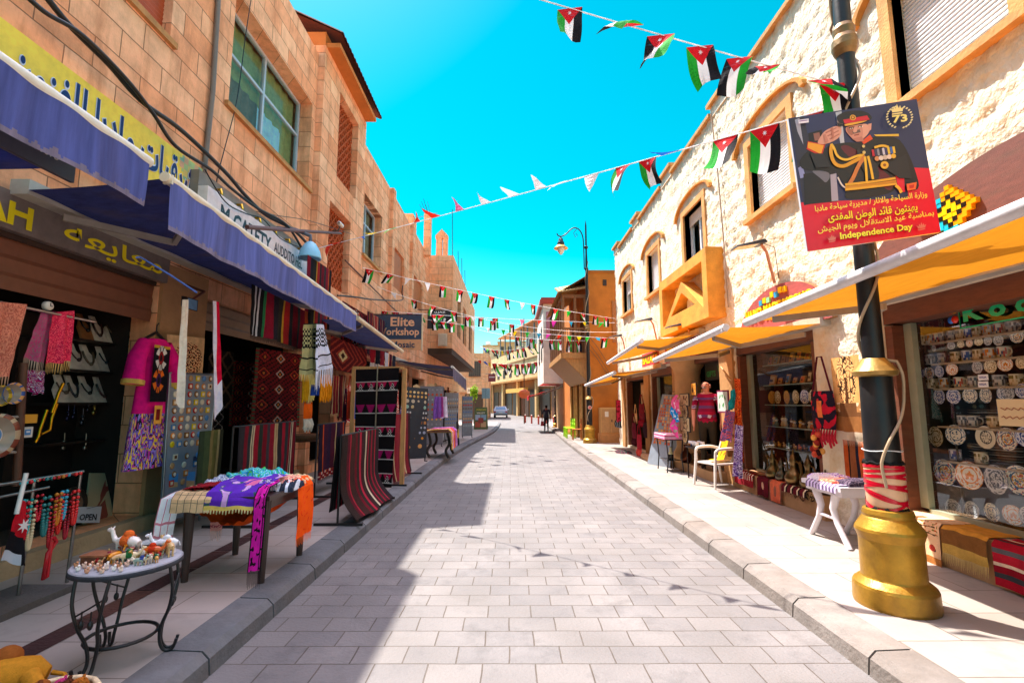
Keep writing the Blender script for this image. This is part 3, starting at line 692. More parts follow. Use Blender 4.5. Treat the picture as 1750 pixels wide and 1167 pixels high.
for q in ((3.0, 5.0), (3.6, 4.7), (4.1, 4.5)): m.tube([(X5 + .02, 19.55, q[1] - .8), (3.5, 19.5, q[1] - 1.2), (4.0, 19.55, q[1] - 2.0)], .012, 4)
m.build('wire', 'matte', c2)
# white bay house
c3 = T('white_house', 'narrow white bay house with a red cornice behind the wooden balcony', 'house', (2.8, 33, 0), 'buildings on the right side')
m = MB(H('e6ddd0')); m.box(2.02, 6, 30.0, 36.5, 2.75, 7.7); m.box(3.4, 6, 30.02, 36.5, -.6, 2.74, H('c9a273'))
m.build('wall', 'plaster', c3)
m = MB(H('a83a22')); m.box(1.82, 6, 29.8, 36.7, 7.7, 7.95); m.box(1.9, 6, 29.9, 36.6, 7.95, 8.1, H('8e2f1c')); m.build('cornice', 'paint', c3)
m = MB(H('c9808a')); m.box(2.2, 2.75, 29.96, 30.0, 5.6, 7.2); m.build('awning_blind', 'paint', c3)
for a, b in ((31, 32), (33.5, 34.6)): m = MB(H('4a3a34')); m.box(1.98, 2.02, a, b, 4.2, 6.4); m.build('window', 'paint', c3)
# ------------------------------------------------------------------ long cream building closing the view
c4 = T('long_cream_building', 'long cream building closing the street with columned shopfronts and a roof canopy', 'building', (0, 74, -.4))
A = Vector((5.6, 54, 0)); B = Vector((-3.9, 88, 0)); Dv = (B - A); LL = Dv.length; Dv.normalize(); Nv = Vector((Dv.y, -Dv.x, 0))
if Nv.x > 0: Nv = -Nv
def far(u, v, h=0): p = A + Dv * (u * LL) + Nv * h; return (p.x, p.y, v)
def fbox(m, u0, u1, h0, h1, z0, z1, col=None):
    P = [far(u0, z0, h0), far(u1, z0, h0), far(u1, z0, h1), far(u0, z0, h1), far(u0, z1, h0), far(u1, z1, h0), far(u1, z1, h1), far(u0, z1, h1)]
    m.add(P, [(3, 2, 1, 0), (4, 5, 6, 7), (0, 1, 5, 4), (1, 2, 6, 5), (2, 3, 7, 6), (3, 0, 4, 7)], col)
m = MB(H('d9b98a')); fbox(m, 0, 1, -8, 0, 4.6, 9.0); fbox(m, 0, 1, -8, -.6, -.6, 4.6, H('9a6a40')); m.build('wall', 'plaster', c4)
m = MB(H('a9773f')); fbox(m, 0, 1.0, 0, .35, 4.5, 4.75); fbox(m, 0, 1, 0, .12, 7.35, 7.5, H('8a6a48')); m.build('cornice', 'stone', c4)
for i in range(9):
    m = MB(H('2c1f18')); u = .05 + i * .105; fbox(m, u, u + .04, -.02, .04, 5.3, 6.6); m.build('window', 'paint', c4)
for i in range(8):
    m = MB(H('2c1d16')); u = .025 + i * .12; fbox(m, u, u + .1, -.62, -.5, -.3, 3.2, H('2c1d16') if i % 3 else H('6a3a20')); m.build('doorway', 'paint', c4)
for i in range(5): m = MB(H('d8b27a')); u = .015 + i * .24; fbox(m, u - .009, u + .009, -.3, .02, -.5, 4.5); m.build('column', 'stone', c4)
m = MB(H('e0a13c')); fbox(m, .34, .62, .05, .5, 2.9, 3.5); m.build('shop_fascia', 'paint', c4)
m = MB(H('b8753a')); P = [far(.1, 12.1, .4), far(.78, 11.9, .4), far(.78, 12.0, -7), far(.1, 12.2, -7)]; m.prism(P, (0, 0, .18)); m.build('roof_canopy', 'paint', c4)
for i in range(9): m = MB(H('5d6f7c')); u = .1 + i * .084; fbox(m, u - .003, u + .003, -.1, .05, 9.0, 11.95); m.build('canopy_post', 'paint', c4)
m = MB(H('b7c9d6')); fbox(m, .12, .55, -2.1, -2.0, 9.0, 11.6); m.build('terrace_screen', 'paint', c4)
for i, (x0, x1, y, h) in enumerate(((-9, -5, 92, 10.5), (-6, -2.5, 104, 13.5), (-3, 1.5, 112, 15.2), (1.5, 6, 100, 13.8))):
    b_ = T('stepped_house', f'pale flat-roofed house stepping up behind the street end, {ORD[i]} from the left', 'house', (x0 + 2, y, 0), 'houses behind the street end'); m = MB(H(('d9b48a', 'e0c8a4', 'd2a878', 'e4d2b4')[i])); m.box(x0, x1, y, y + 9, 0, h); m.box(x0 - .15, x1 + .15, y - .15, y + 9, h, h + .25, H('b89468')); m.build('wall', 'plaster', b_)
    for k in range(4): m = MB(H('4a4038')); xx = x0 + .5 + (k % 2) * 1.8; zz = h - 2.2 - (k // 2) * 2.6; m.box(xx, xx + .9, y - .05, y, zz, zz + 1.3); m.build('window', 'paint', b_)
    m = MB(H('e8e8ea')); m.lathe([(0, 0), (.5, 0), (.5, 1.0), (0, 1.1)], (x0 + 1, y + 3, h + .25), 12); m.build('water_tank', 'plastic', b_)
# hill behind
m = MB(H('9a7650'))
m.grid(lambda u, v: (-150 + 300 * u, 190 + 120 * v, -2 + (13 + 5 * noise.noise(Vector((u * 7, v * 2, 0)))) * math.sin(math.pi * min(1, v * .9 + .05))), 40, 12)
struct('hill', m, 'earth')
for i in range(12):
    r2 = random.Random(40 + i); x = -26 + i * 5.3; y = 215 + r2.uniform(-8, 12); h = r2.uniform(4, 8)
    m = MB(H('c99b68')); m.box(x, x + r2.uniform(4, 6), y, y + 8, 2, 8 + h)
    b_ = T('hillside_house', f'pale sandy flat-roofed house on the far hill, {ORD[i]} from the left', 'house', (x + 2, y, 2), 'houses on the far hill')
    m.build('wall', 'plaster', b_)
    m = MB(H('4a3a2e'))
    for k in range(3): m = MB(H('4a3a2e')); m.box(x + .7 + k * 1.2, x + 1.3 + k * 1.2, y - .06, y, 5 + h, 6.2 + h); m.build('window', 'paint', b_)
# ================================================================== cloth helpers
def stripe(t, spec):
    tot = sum(w for w, _ in spec); a = t * tot
    for w, c in spec:
        a -= w
        if a <= 0: return H(c)
    return H(spec[-1][1])
def hang(tl, tr, bl, br, colfn, nu=24, nv=30, folds=3., amp=.015, sag=0., seed=0, mb=None, grow=True):
    """a cloth hung by its top edge; folds deepen towards the hem"""
    tl, tr, bl, br = map(Vector, (tl, tr, bl, br)); nr = (tr - tl).cross(bl - tl).normalized(); m = mb or MB()
    def fn(u, v):
        p = (tl * (1 - u) + tr * u) * (1 - v) + (bl * (1 - u) + br * u) * v
        k = (.25 + .75 * v) if grow else 1
        p = p + nr * (amp * k * (math.sin(u * folds * 6.283 + seed) + .5 * math.sin(u * folds * 11.3 + seed * 2 + v * 2)) + amp * .6 * noise.noise(Vector((u * 3 + seed, v * 4, seed))))
        p.z += -sag * 4 * u * (1 - u) * (1 - v) * .6 + amp * .5 * math.sin(u * 9 + seed) * v
        return p
    return m.grid(fn, nu, nv, colfn), fn
def fringe(fn, n, L, col, parent, v=1., mat='cloth', name='fringe'):
    m = MB(col)
    for i in range(n):
        a = Vector(fn((i + .25) / n, v)); b = Vector(fn((i + .7) / n, v)); d = Vector((0, 0, -L * (0.8 + .4 * ((i * 7) % 5) / 5))); s = (b - a) * .4
        m.poly([a, b, b - s + d, a + s * .3 + d])
    return m.build(name, mat, parent)
def ribbon(path, wv, colfn, nu=14, nv=40, rip=.012, seed=0):
    """a cloth laid along a path, its width along wv"""
    P = [Vector(p) for p in path]; wv = Vector(wv); L = [0]
    for a, b in zip(P, P[1:]): L.append(L[-1] + (b - a).length)
    def pos(t):
        s = t * L[-1]
        for i in range(len(P) - 1):
            if s <= L[i + 1] or i == len(P) - 2:
                k = (s - L[i]) / max(1e-6, L[i + 1] - L[i]); return P[i].lerp(P[i + 1], k)
    def fn(u, v):
        p = pos(v) + wv * (u - .5); q = noise.noise(Vector((u * 2.5 + seed, v * 5, seed * 1.7)))
        return p + Vector((.5, -.3, .9)) * rip * (q + .4 * math.sin(u * 14 + seed + v * 3))
    m = MB(); m.grid(fn, nu * 4, int(nv * 2.5), colfn); return m, fn
def speck(u, v, cols, f=9, seed=0, base=None, thr=.12):
    """woven or printed motif: blotches of several colours on a ground"""
    q = noise.noise(Vector((u * f + seed, v * f, seed)))
    if base and abs(q) < thr: return H(base)
    return H(cols[int((q + 1) * 2.7 * len(cols)) % len(cols)])
def kilim(u, v, nu=3, nv=5):
    a = u * nu; b = v * nv; x, y = abs(a % 1 - .5), abs(b % 1 - .5); d = x + y
    if u < .06 or u > .94: return H('a02028') if int(v * 40) % 2 else H('4a6a4a')
    if d < .1: return H('d2752f')
    if d < .2: return H('2a1416')
    if d < .28: return H('b9b9b0') if int(a) == 1 else H('8e1d26')
    if d < .36: return H('a5232b') if (int(a * 9) + int(b * 9)) % 2 else H('d0562f')
    if d < .45: return H('1d1012')
    return H('7c1720') if (int(a * 8) + int(b * 10)) % 3 else H('1a0f12')
def lattice(u, v, c1, c2, nu=4, nv=7, w=.1):
    x, y = abs((u * nu + v * nv) % 1 - .5), abs((u * nu - v * nv) % 1 - .5)
    return H(c1) if min(x, y) < w else H(c2)

# ------------------------------------------------------------------ awnings
def awning(label, X0, Z0, X1, y0, y1, za, zb, mat, col, bar='e8e2d6', val=None, group=None, arms=2, sag=.03, valc=None):
    n = 1 if X1 > X0 else -1
    t = T('awning', label, 'awning', (X0, (y0 + y1) / 2, Z0), group)
    m = MB(); zf = lambda y: za + (zb - za) * (y - y0) / (y1 - y0)
    m.grid(lambda u, v: (X0 + (X1 - X0) * v, y0 + (y1 - y0) * u, Z0 + (zf(y0 + (y1 - y0) * u) - Z0) * v - sag * math.sin(math.pi * v) * (.6 + .4 * math.sin(u * 9)) + .006 * math.sin(u * 40)), 40, 8, col)
    m.build('canopy', mat, t)
    m = MB(H(bar)); m.tube([(X1, y0 - .03, za), (X1, y1 + .03, zb)], .045, 10); m.box(X1 - .03 * n, X1 + .045 * n, y0, y0 + .02, za - .05, za + .03); m.build('front_bar', 'paint', t)
    m = MB(H('b9b3a8')); m.box(X0 - .06 * n, X0 + .1 * n, y0, y1, Z0 - .03, Z0 + .1); m.build('cassette', 'paint', t)
    for ya in ((y0 + .35, y1 - .35) if arms == 2 else (y0 + .4,)):
        s = 1 if ya < (y0 + y1) / 2 else -1
        m = MB(H('9c948a')); e = ((X0 + X1) / 2 - .05 * n, ya + s * .75, (Z0 + zf(ya)) / 2 - .13)
        for a, b in (((X0 + .08 * n, ya, Z0 - .1), e), (e, (X1 - .04 * n, ya + s * .1, zf(ya) - .06))):
            A, B = Vector(a), Vector(b); D = (B - A) / 2; S = D.cross(Vector((0, 0, 1))).normalized() * .022
            m.obox((A + B) / 2, D, S, (0, 0, .03))
        m.build('arm', 'paint', t)
    if val:
        m = MB(); va, vb = val
        Ly = y1 - y0
        m.grid(lambda u, v: (X1 + n * (.035 + .018 * math.sin(u * Ly * 5 + v) * v + .006 * math.sin(u * Ly * 14)), y0 + Ly * u, zf(y0 + Ly * u) - .02 - (va + (vb - va) * u) * v + .01 * noise.noise(Vector((u * Ly * 3, 2, 0))) * v), int(Ly * 60), 22,
               lambda u, v: (tuple(.45 * a + .55 * b for a, b in zip(H('b09a78'), valc or col)) if v > .93 - .16 * abs(noise.fractal(Vector((u * Ly * 9, 3, 1)), 1, 2, 3)) - .06 * noise.noise(Vector((u * Ly * 1.5, 7, 0))) else valc or col))
        m.build('valance', mat, t)
    return t
GA = 'blue awnings over the left shops'
BL = H('5c66ae')
awning('faded blue awning with deep valance over the jewellery shop, nearest the camera', -4.2, 3.42, -2.9, .6, 3.66, 3.56, 3.5, 'awning_blue', H('27306e'), val=(.42, .36), group=GA, valc=BL)
awning('long faded blue awning with frayed valance above the rug shop', -4.15, 3.36, -2.9, 3.9, 8.87, 3.47, 3.21, 'awning_blue', H('2c2f55'), 'e6d8c0', (.43, .31), GA, valc=H('6a74bc'))
awning('short grey blue awning without a valance beyond the long blue one', -4.1, 3.15, -2.9, 9.05, 12.9, 3.17, 2.93, 'awning_blue', H('43476a'), 'e0cfae', None, GA)
awning('dark grey awning with hanging grey valance under the jutting stone block', -4.2, 3.1, -2.1, 17.3, 22.6, 2.84, 2.62, 'awning_blue', H('4a4658'), 'd8d4cc', (.42, .5), GA, valc=H('77738c'))
m = MB(H('3f66b8')); m.tube([(-2.93, 3.7, 2.72), (-3.1, 3.95, 2.80), (-2.95, 4.1, 2.69), (-2.9, 4.4, 2.6)], .008, 5)
one('strap', m, 'plastic', 'thin blue strap dangling between the two big blue awnings', 'strap')

# ------------------------------------------------------------------ signs on the left
def wallfn(X, n, ya, yb, za, zb):
    """u runs left to right for someone facing the wall"""
    if n > 0: return lambda u, v, h=0: (X + n * h, ya + (yb - ya) * u, za + (zb - za) * v)
    return lambda u, v, h=0: (X + n * h, yb + (ya - yb) * u, za + (zb - za) * v)
t = T('shop_sign', 'long yellow sign with dark blue Arabic writing and mosaic pattern at its end', 'sign', (-4.22, 4.5, 4.0))
m = MB(H('ffe24a')); m.box(-4.3, -4.2, 1.0, 6.29, 3.95, 4.74)
m.grid(lambda u, v: (-4.197, 5.72 + .56 * u, 3.96 + .77 * v), 14, 18, lambda u, v: H('ffe24a') if u * .9 + .1 * math.sin(v * 9) < .3 else [H('b9d28a'), H('e8b48a'), H('8fc0a0'), H('e6d27a')][(int(v * 9) + int(abs(u - .6) * 8)) % 4])
m.build('panel', 'paint', t)
m = MB(); fn = wallfn(-4.196, 1, 3.75, 6.16, 4.16, 4.66)
write(m, arabic('شرقيات مادبا للفنون'), lambda u, v, h: fn(u, v, h), H('dfe6ff'), .05)
write(m, arabic('شرقيات مادبا للفنون'), lambda u, v, h: fn(u * .992 + .004, v, h + .004), H('1b1f6a'), .022)
m.build('lettering', 'print', t)
t = T('shop_sign', 'dark metal sign with yellow letters above the brown rolling shutter', 'sign', (-4.24, 4.0, 3.03))
m = MB(H('786c66')); m.add([(-4.22, 1.1, 3.04), (-4.22, 5.84, 3.04), (-4.2, 5.84, 3.36), (-4.2, 1.1, 3.36), (-4.3, 1.1, 3.04), (-4.3, 5.84, 3.04), (-4.3, 5.84, 3.36), (-4.3, 1.1, 3.36)], [(0, 1, 2, 3), (1, 5, 6, 2), (4, 0, 3, 7), (3, 2, 6, 7), (4, 5, 1, 0)])
m.build('panel', 'black_paint', t)
m = MB(); fn = wallfn(-4.205, 1, 4.42, 5.72, 3.06, 3.33); write(m, arabic('معايعة'), fn, H('ffe818'), .012)
fn = wallfn(-4.205, 1, 3.66, 4.12, 3.08, 3.31); write(m, 'AH', fn, H('f2dc18'), .03)
m.build('lettering', 'print', t)
t = T('phone_sign', 'grey board with pale phone number hanging under the nearest blue awning', 'sign', (-3.2, 3.0, 3.1))
pa, pb = at(-30, 218, X=-3.3), at(128, 300, X=-3.3)
m = MB(H('4c4a52')); m.box(-3.33, -3.3, pa.y, pb.y, pb.z - .06, pb.z + .17); m.build('panel', 'paint', t)
pa, pb = at(36, 246, X=-3.298), at(100, 276, X=-3.298)
m = MB(); write(m, '0790075', wallfn(-3.298, 1, pa.y, pb.y, pb.z - .0, pb.z + .05), H('d9d4b8'), .02); m.build('lettering', 'print', t)
t = T('shop_sign', 'white sign with dark capital letters and brass clips above the long blue awning', 'sign', (-4.1, 7.6, 3.7))
m = MB(H('f0e6ea')); m.box(-4.08, -3.95, 6.05, 9.4, 3.55, 4.40); m.build('panel', 'paint', t)
m = MB(H('8a8078')); m.box(-4.28, -4.081, 6.05, 9.4, 3.5, 4.62, H('8a8078')); m.build('backing', 'paint', t)
for i in range(6): m = MB(H('d0a23a')); m.tube([(-4.07, 6.4 + i * .52, 4.5), (-4.0, 6.4 + i * .52, 4.5), (-3.98, 6.4 + i * .52, 4.42)], .022, 6); m.build('clip', 'metal', t)
m = MB(); write(m, 'M CATETY', wallfn(-3.948, 1, 6.35, 7.75, 4.02, 4.28), H('2c2430'), .03); write(m, 'AUDDITO HEL', wallfn(-3.948, 1, 7.85, 8.95, 4.08, 4.26), H('2c2430'), .02); m.build('lettering', 'print', t)
# blade signs
t = T('hanging_sign', 'slate and peach hanging sign for a mosaic workshop above the grey awnings', 'sign', (-3.6, 15, 3.2))
m = MB(H('33415c')); m.box(-4.25, -2.78, 14.96, 15.04, 3.52, 4.28); m.box(-4.25, -2.78, 14.955, 15.045, 3.2, 3.519, H('e8a878')); m.box(-2.779, -2.75, 14.94, 15.06, 3.18, 4.3, H('d8c8a8')); m.build('panel', 'paint', t)
ff = lambda xa, xb, za, zb, y: (lambda u, v, h=0: (xa + (xb - xa) * u, y - h, za + (zb - za) * v))
m = MB(); write(m, 'Elite', ff(-3.75, -3.0, 3.93, 4.22, 14.952), H('f0b890'), .025); write(m, 'Workshop', ff(-4.2, -2.85, 3.58, 3.88, 14.952), H('f0b890'), .025); write(m, 'for Mosaic', ff(-4.1, -2.98, 3.26, 3.46, 14.948), H('33415c'), .02)
m.build('lettering', 'print', t)
m = MB(H('2c2a30')); m.tube([(-4.3, 15, 4.31), (-2.78, 15, 4.31)], .02, 6); m.tube([(-4.3, 15, 3.17), (-3.4, 15, 3.17)], .02, 6); m.build('bracket', 'black_paint', t)
t = T('hanging_sign', 'black hanging sign with white picture fixed to the jutting block corner', 'sign', (-3.3, 22, 4.9))
m = MB(H('1c1b22')); m.box(-3.82, -2.76, 21.96, 22.04, 4.92, 5.76); m.build('panel', 'paint', t)
m = MB(); write(m, 'ALJAZ', ff(-3.6, -3.0, 5.6, 5.72, 21.955), H('f0f0f0'), .02)
for (x, z, w, h, c) in ((-3.6, 5.2, .16, .2, 'd8d8d8'), (-3.35, 5.3, .2, .18, 'b8c8d8'), (-3.1, 5.15, .14, .25, 'e8e8e8'), (-3.4, 5.05, .5, .05, '8a9a7a')): m.poly([(x, 21.955, z), (x + w, 21.955, z), (x + w * .8, 21.955, z + h), (x + w * .2, 21.955, z + h)], H(c))
m.build('lettering', 'print', t)
m = MB(H('2c2a30')); m.tube([(-4.3, 22, 5.8), (-2.76, 22, 5.8)], .02, 6); m.build('bracket', 'black_paint', t)
m = MB(H('d8c8b0')); m.box(-3.75, -3.3, 24.8, 25.0, 4.45, 5.1); m.box(-3.7, -3.35, 24.78, 24.8, 4.5, 5.05, H('c8b8a0')); one('meter_box', m, 'paint', 'pale grey meter box on the side of the jutting stone block', 'box')

# ------------------------------------------------------------------ wires and pipes along the left wall
def cable(label, px, X, r, col='15141a', name='cable', cat='cable'):
    Q = sm([at(a, b, X=X) for a, b in px], 6)
    m = MB(H(col)); m.tube(Q, r, 7); return one(name, m, 'black_paint', label, cat)
cable('thick black cable bundle sagging across the stone wall, the upper one', [(60, -30), (115, 40), (185, 110), (240, 172), (300, 215), (345, 255), (390, 300), (420, 335), (455, 368), (500, 392), (528, 420)], -4.08, .028)
cable('thick black cable sagging across the stone wall, the lower one', [(20, -30), (75, 20), (140, 60), (215, 135), (262, 195), (300, 250), (360, 290), (395, 322), (440, 356), (490, 385), (520, 432)], -4.02, .022)
cable('thin black wire drooping over the white sign to the dome lamp', [(350, 290), (385, 345), (420, 365), (450, 375), (480, 408), (515, 424)], -3.9, .009, name='wire', cat='wire')
cable('thin dark wire running level along the stone wall towards the clay lattice', [(330, 338), (380, 350), (420, 358), (470, 368), (530, 378), (600, 400)], -4.1, .006, name='wire', cat='wire')
cable('long thin rusty wire down the wall to the hanging sign', [(590, 445), (620, 475), (660, 515), (690, 545)], -4.12, .02, '6a3420', name='wire', cat='wire')
cable('black angled bracket bar fixed on the wall under the shuttered windows', [(577, 505), (610, 508), (640, 512), (686, 513), (687, 500), (688, 488)], -4.1, .02, name='bracket_bar', cat='bar')
cable('thin wire hanging down the stone wall beside the big window', [(432, -20), (420, 60), (405, 170), (385, 250), (372, 300), (368, 330)], -4.26, .007, name='wire', cat='wire')
t = T('wall_lamp', 'pale blue dome lamp on a grey wall bracket above the long awning', 'lamp', (-3.7, 8.69, 4.35))
c = at(530, 428, X=-3.7)
m = MB(H('8fd0f0')); m.lathe([(.05, .16), (.1, .12), (.17, 0), (.2, -.13), (.205, -.16), (.18, -.15), (.1, .02)], c, 18, cols=[None] * 6); m.build('shade', 'plastic', t)
m = MB(H('5a5f6a')); m.tube([c + Vector((0, 0, .15)), c + Vector((0, -.02, .27)), c + Vector((-.25, -.1, .36)), (-4.28, c.y - .25, c.z + .34)], .035, 8); m.build('bracket', 'paint', t)
m = MB(H('5a3030')); m.tube([at(422, 388, X=-3.5), at(500, 394, X=-3.75), at(582, 399, X=-4.1)], .03, 8, H('6a3c36')); one('pipe', m, 'paint', 'rusty brown pipe sticking out over the white sign', 'pipe')
t = T('security_camera', 'small white security camera beside the lower clay lattice', 'camera', at(580, 385, X=-4.0))
c = at(582, 384, X=-3.95); m = MB(H('e8e0d8')); m.lathe([(.03, -.12), (.05, -.1), (.05, .1), (.03, .12)], c, 10, axis='y'); m.build('body', 'plastic', t)
m = MB(H('4a403a')); m.tube([c, c + Vector((-.05, 0, -.15)), c + Vector((-.2, 0, -.16))], .02, 6); m.build('bracket', 'paint', t)

# ------------------------------------------------------------------ the jewellery shop, nearest on the left
RK = 'shelves of necklace busts'
t = T('display_shelf', 'black stepped shelf unit full of necklace busts inside the jewellery shop', 'shelf', (-5.0, 5.3, .3))
SX = -4.85
rows = [[(505, 655), (578, 668), (665, 662), (710, 668), (762, 655)], [(450, 838), (525, 832), (617, 820), (702, 824)], [(378, 1003), (437, 1006), (517, 1006), (605, 1010), (692, 1012)]]
zb = [at(200, 380 + y / 3.431, X=SX).z for y in (715, 880, 1055)]
m = MB(H('221c1c'))
yA, yB = at(85, 560, X=SX).y, at(242, 560, X=SX).y
for z in zb + [zb[2] - .42]: m.box(SX - .3, SX + .08, yA, yB, z - .03, z - .003)
m.box(SX - .34, SX - .3, yA, yB, .3, 2.55); m.box(SX - .05, SX - .02, yB, yB + .03, .3, 2.5, H('6a6a6a'))
m.build('shelf', 'black_paint', t)
for r, row in enumerate(rows):
    for k, (zx, zy) in enumerate(row):
        p = at(zx / 3.431, 380 + zy / 3.431, X=SX); y = p.y; z = zb[r]; h = .30; w = .085 + .012 * ((k + r) % 3)
        m = MB(H('8a5a34') if (r, k) == (0, 0) else H('cfc6ba'))
        out = [(-w, 0), (w, 0), (w * .95, h * .45), (w * .35, h * .72), (w * .3, h), (-w * .3, h), (-w * .35, h * .72), (-w * .95, h * .45)]
        m.prism([(SX - .06 - b * .45 + .1, y + a, z + b) for a, b in out], (-.03, 0, 0))
        lab = ORD[k] + ' from the left on the ' + ('top', 'middle', 'bottom')[r] + ' shelf'
        one('necklace_bust', m, 'cloth', ('tan' if (r, k) == (0, 0) else 'pale') + ' velvet necklace bust, ' + lab, 'bust', RK)
        m = MB(H(['1a1416', '3a1c18', '5a4a3a', '202830'][(k + r) % 4])); P = []
        for q in range(13):
            a = q / 12 * math.pi; P.append((SX - .015 - (h * .72 - math.sin(a) * h * .42) * .45 + .075, y - math.cos(a) * w * .62, z + h * .72 - math.sin(a) * h * (.36 + .12 * (k % 2))))
        m.tube(P, .008 + .004 * (k % 2), 5); m.ball(P[6], .022, 7, 5)
        one('necklace', m, 'gloss', 'dark necklace draped on the pale bust ' + lab, 'necklace', 'necklaces on the busts')
def scarf(label, px, X, colfn, folds=2, amp=.02, fr=None, nu=20, nv=30, seed=0, mat='cloth', name='scarf', cat='scarf', group=None, X2=None, frL=.09):
    tl, tr, br, bl = [at(*q, X=X) for q in px]
    m, fn = hang(tl, tr, bl, br, colfn, int(nu * 2.6), int(nv * 2.6), folds, amp, seed=seed)
    if fr: # bake the fringe points before the origin moves
        fm = MB(H(fr)); n = nu
        for i in range(n):
            a = Vector(fn((i + .2) / n, 1)); b = Vector(fn((i + .75) / n, 1)); d = Vector((0, 0, -frL * (.8 + .4 * ((i * 7) % 5) / 5)))
            fm.poly([a, b, b * .6 + a * .4 + d, a * .9 + b * .1 + d])
    o = one(name, m, mat, label, cat, group)
    if fr: fm.build('fringe', mat, o)
    return o
SG = 'textiles hung in front of the left shops'
scarf('salmon pink fringed scarf hanging at the left edge of the jewellery shop', [(-40, 512), (46, 520), (14, 645), (-50, 650)], -3.95, lambda u, v: speck(u, v, ['c97a66', 'b5604f', 'd48a70'], 12, 1), 2, .02, 'b58a70', group=SG)
scarf('dull pink patterned scarf with beige fringe hanging behind the crimson one', [(70, 535), (92, 532), (75, 622), (42, 612)], -4.02, lambda u, v: speck(u, v, ['b0527a', '8a6a72', 'c03a72'], 10, 2), 1.5, .02, 'b09a88', group=SG)
scarf('crimson floral scarf with gold fringe hanging over the jewellery shelves', [(90, 534), (127, 531), (121, 618), (80, 622)], -3.98, lambda u, v: speck(u, v, ['d02450', 'e03a5a', 'b81840', 'f05a70'], 14, 3), 1.5, .018, 'c8a060', group=SG)
scarf('magenta folded scarf bundle hanging under the dull pink scarf', [(48, 632), (76, 634), (70, 675), (46, 670)], -4.1, lambda u, v: speck(u, v, ['c01870', '5a3a8a', 'd8d0e0', '8a2050'], 6, 4), 2, .03, group=SG)
m = MB(H('b8b0a8')); m.tube([(-3.95, 3.2, 2.37), (-4.0, 4.62, 2.36)], .014, 6); one('hanging_rail', m, 'metal', 'thin steel rail holding the scarves under the rolling shutter', 'rail')
t = T('wall_clock', 'small round white clock hung above the scarves', 'clock', at(82, 522, X=-4.05)); c = at(82, 523, X=-4.05); m = MB(H('e8e4da')); m.lathe([(0, .02), (.034, .02), (.04, .01), (.04, -.02), (0, -.02)], c, 18, axis='x'); m.build('face', 'paint', t)
m = MB(H('202020')); m.box(c.x + .021, c.x + .024, c.y - .003, c.y + .003, c.z, c.z + .028); m.box(c.x + .021, c.x + .024, c.y, c.y + .02, c.z - .003, c.z + .003); m.build('hand', 'paint', t)
# big plates, low display and picture props in the window
for lab, px, r, cols in (('large painted plate with blue centre on the shop display ladder', (-14, 745), .17, ['d8cfc0', '8a4a3a', '5a8ac0', 'c8b090']), ('blue painted bowl standing on the shop display ladder', (14, 672), .085, ['3a62b0', 'd8a060', '4a72c0', '3a62b0']), ('yellow painted bowl at the left edge of the photo', (-8, 676), .08, ['d0b030', '8a7a30', 'e0c860', 'd0b030'])):
    c = at(*px, X=-3.95); m = MB(); m.lathe([(0, .0), (r * .4, .005), (r * .75, .02), (r, .05), (r * .98, .04), (0, -.02)], c, 28, axis='x', cols=[H(cols[2]), H(cols[0]), (lambda k: H(cols[1]) if k % 3 else H(cols[3])), H(cols[3]), H('a09080')]); one('painted_plate', m, 'ceramic', lab, 'plate')
t = T('display_ladder', 'brown wooden display stand at the left edge holding painted plates', 'stand', (-4.05, 3.6, .3))
m = MB(H('5a3220'))
A, B_ = at(28, 830, X=-4.0), at(40, 620, X=-4.0); m.tube([A, B_], .028, 6)
for y in (712, 772): m.tube([at(-60, y + 5, X=-4.0), at(34, y, X=-4.0)], .012, 6, H('9a9088'))
m.build('frame', 'wood', t)
m = MB(H('d89a2a')); m.box(-4.15, -4.12, *sorted((at(42, 715, X=-4.12).y, at(64, 715, X=-4.12).y)), at(50, 723, X=-4.12).z, at(50, 708, X=-4.12).z); one('picture_card', m, 'print', 'small orange card hung beside the plates', 'card')
t = T('framed_picture', 'little white framed blue picture hung under the orange card', 'picture', at(47, 746, X=-4.1)); a, b = at(37, 748, X=-4.1), at(57, 729, X=-4.1); m = MB(H('d8d4cc')); m.box(-4.13, -4.1, a.y, b.y, a.z, b.z); m.build('frame', 'paint', t); m = MB(H('3f86c8')); m.box(-4.099, -4.096, a.y + .02, b.y - .02, a.z + .02, b.z - .02); m.box(-4.096, -4.094, a.y + .03, b.y - .03, a.z + .04, a.z + .055, H('d8e0e8')); m.build('picture', 'print', t)
for k, (pxs) in enumerate(([(80, 700), (68, 735), (66, 745), (60, 756)], [(97, 690), (88, 715), (85, 735), (70, 742)], [(108, 655), (100, 672), (94, 690), (88, 705)])):
    m = MB(H('c0901c')); m.tube([at(*q, X=-4.3) for q in pxs], .014, 6); one('gold_chain', m, 'metal', f'heavy gold chain hung in the jewellery shop, {ORD[k]} from the left', 'chain', 'gold chains in the shop')
for k, (x, y, c) in enumerate(((108, 765, '8a8478'), (145, 765, '9a948a'), (176, 762, 'c09028'), (115, 715, '30304a'), (140, 722, '50505a'), (160, 705, 'a08a4a'), (185, 720, 'c8c4bc'), (196, 717, '9a9aa0'), (125, 712, '28304a'), (150, 700, '3a3a44'))):
    p = at(x, y, X=-4.85); m = MB(H(c)); m.tube([p + Vector((0, 0, .16)), p + Vector((0, .01, .05)), p], [.006, .012, .006], 5); m.ball(p, (.02, .025, .035), 7, 5); m.ball(p + Vector((0, 0, .07)), .018, 6, 5)
    one('pendant', m, 'metal', f'hanging metal pendant in the dark case, {ORD[k]} of the ten below the busts', 'pendant', 'pendants in the dark case')
t = T('coffee_pot_poster', 'cream board with a drawing of a red coffee pot leaning inside the doorway', 'board', (-4.7, 5.2, .3))
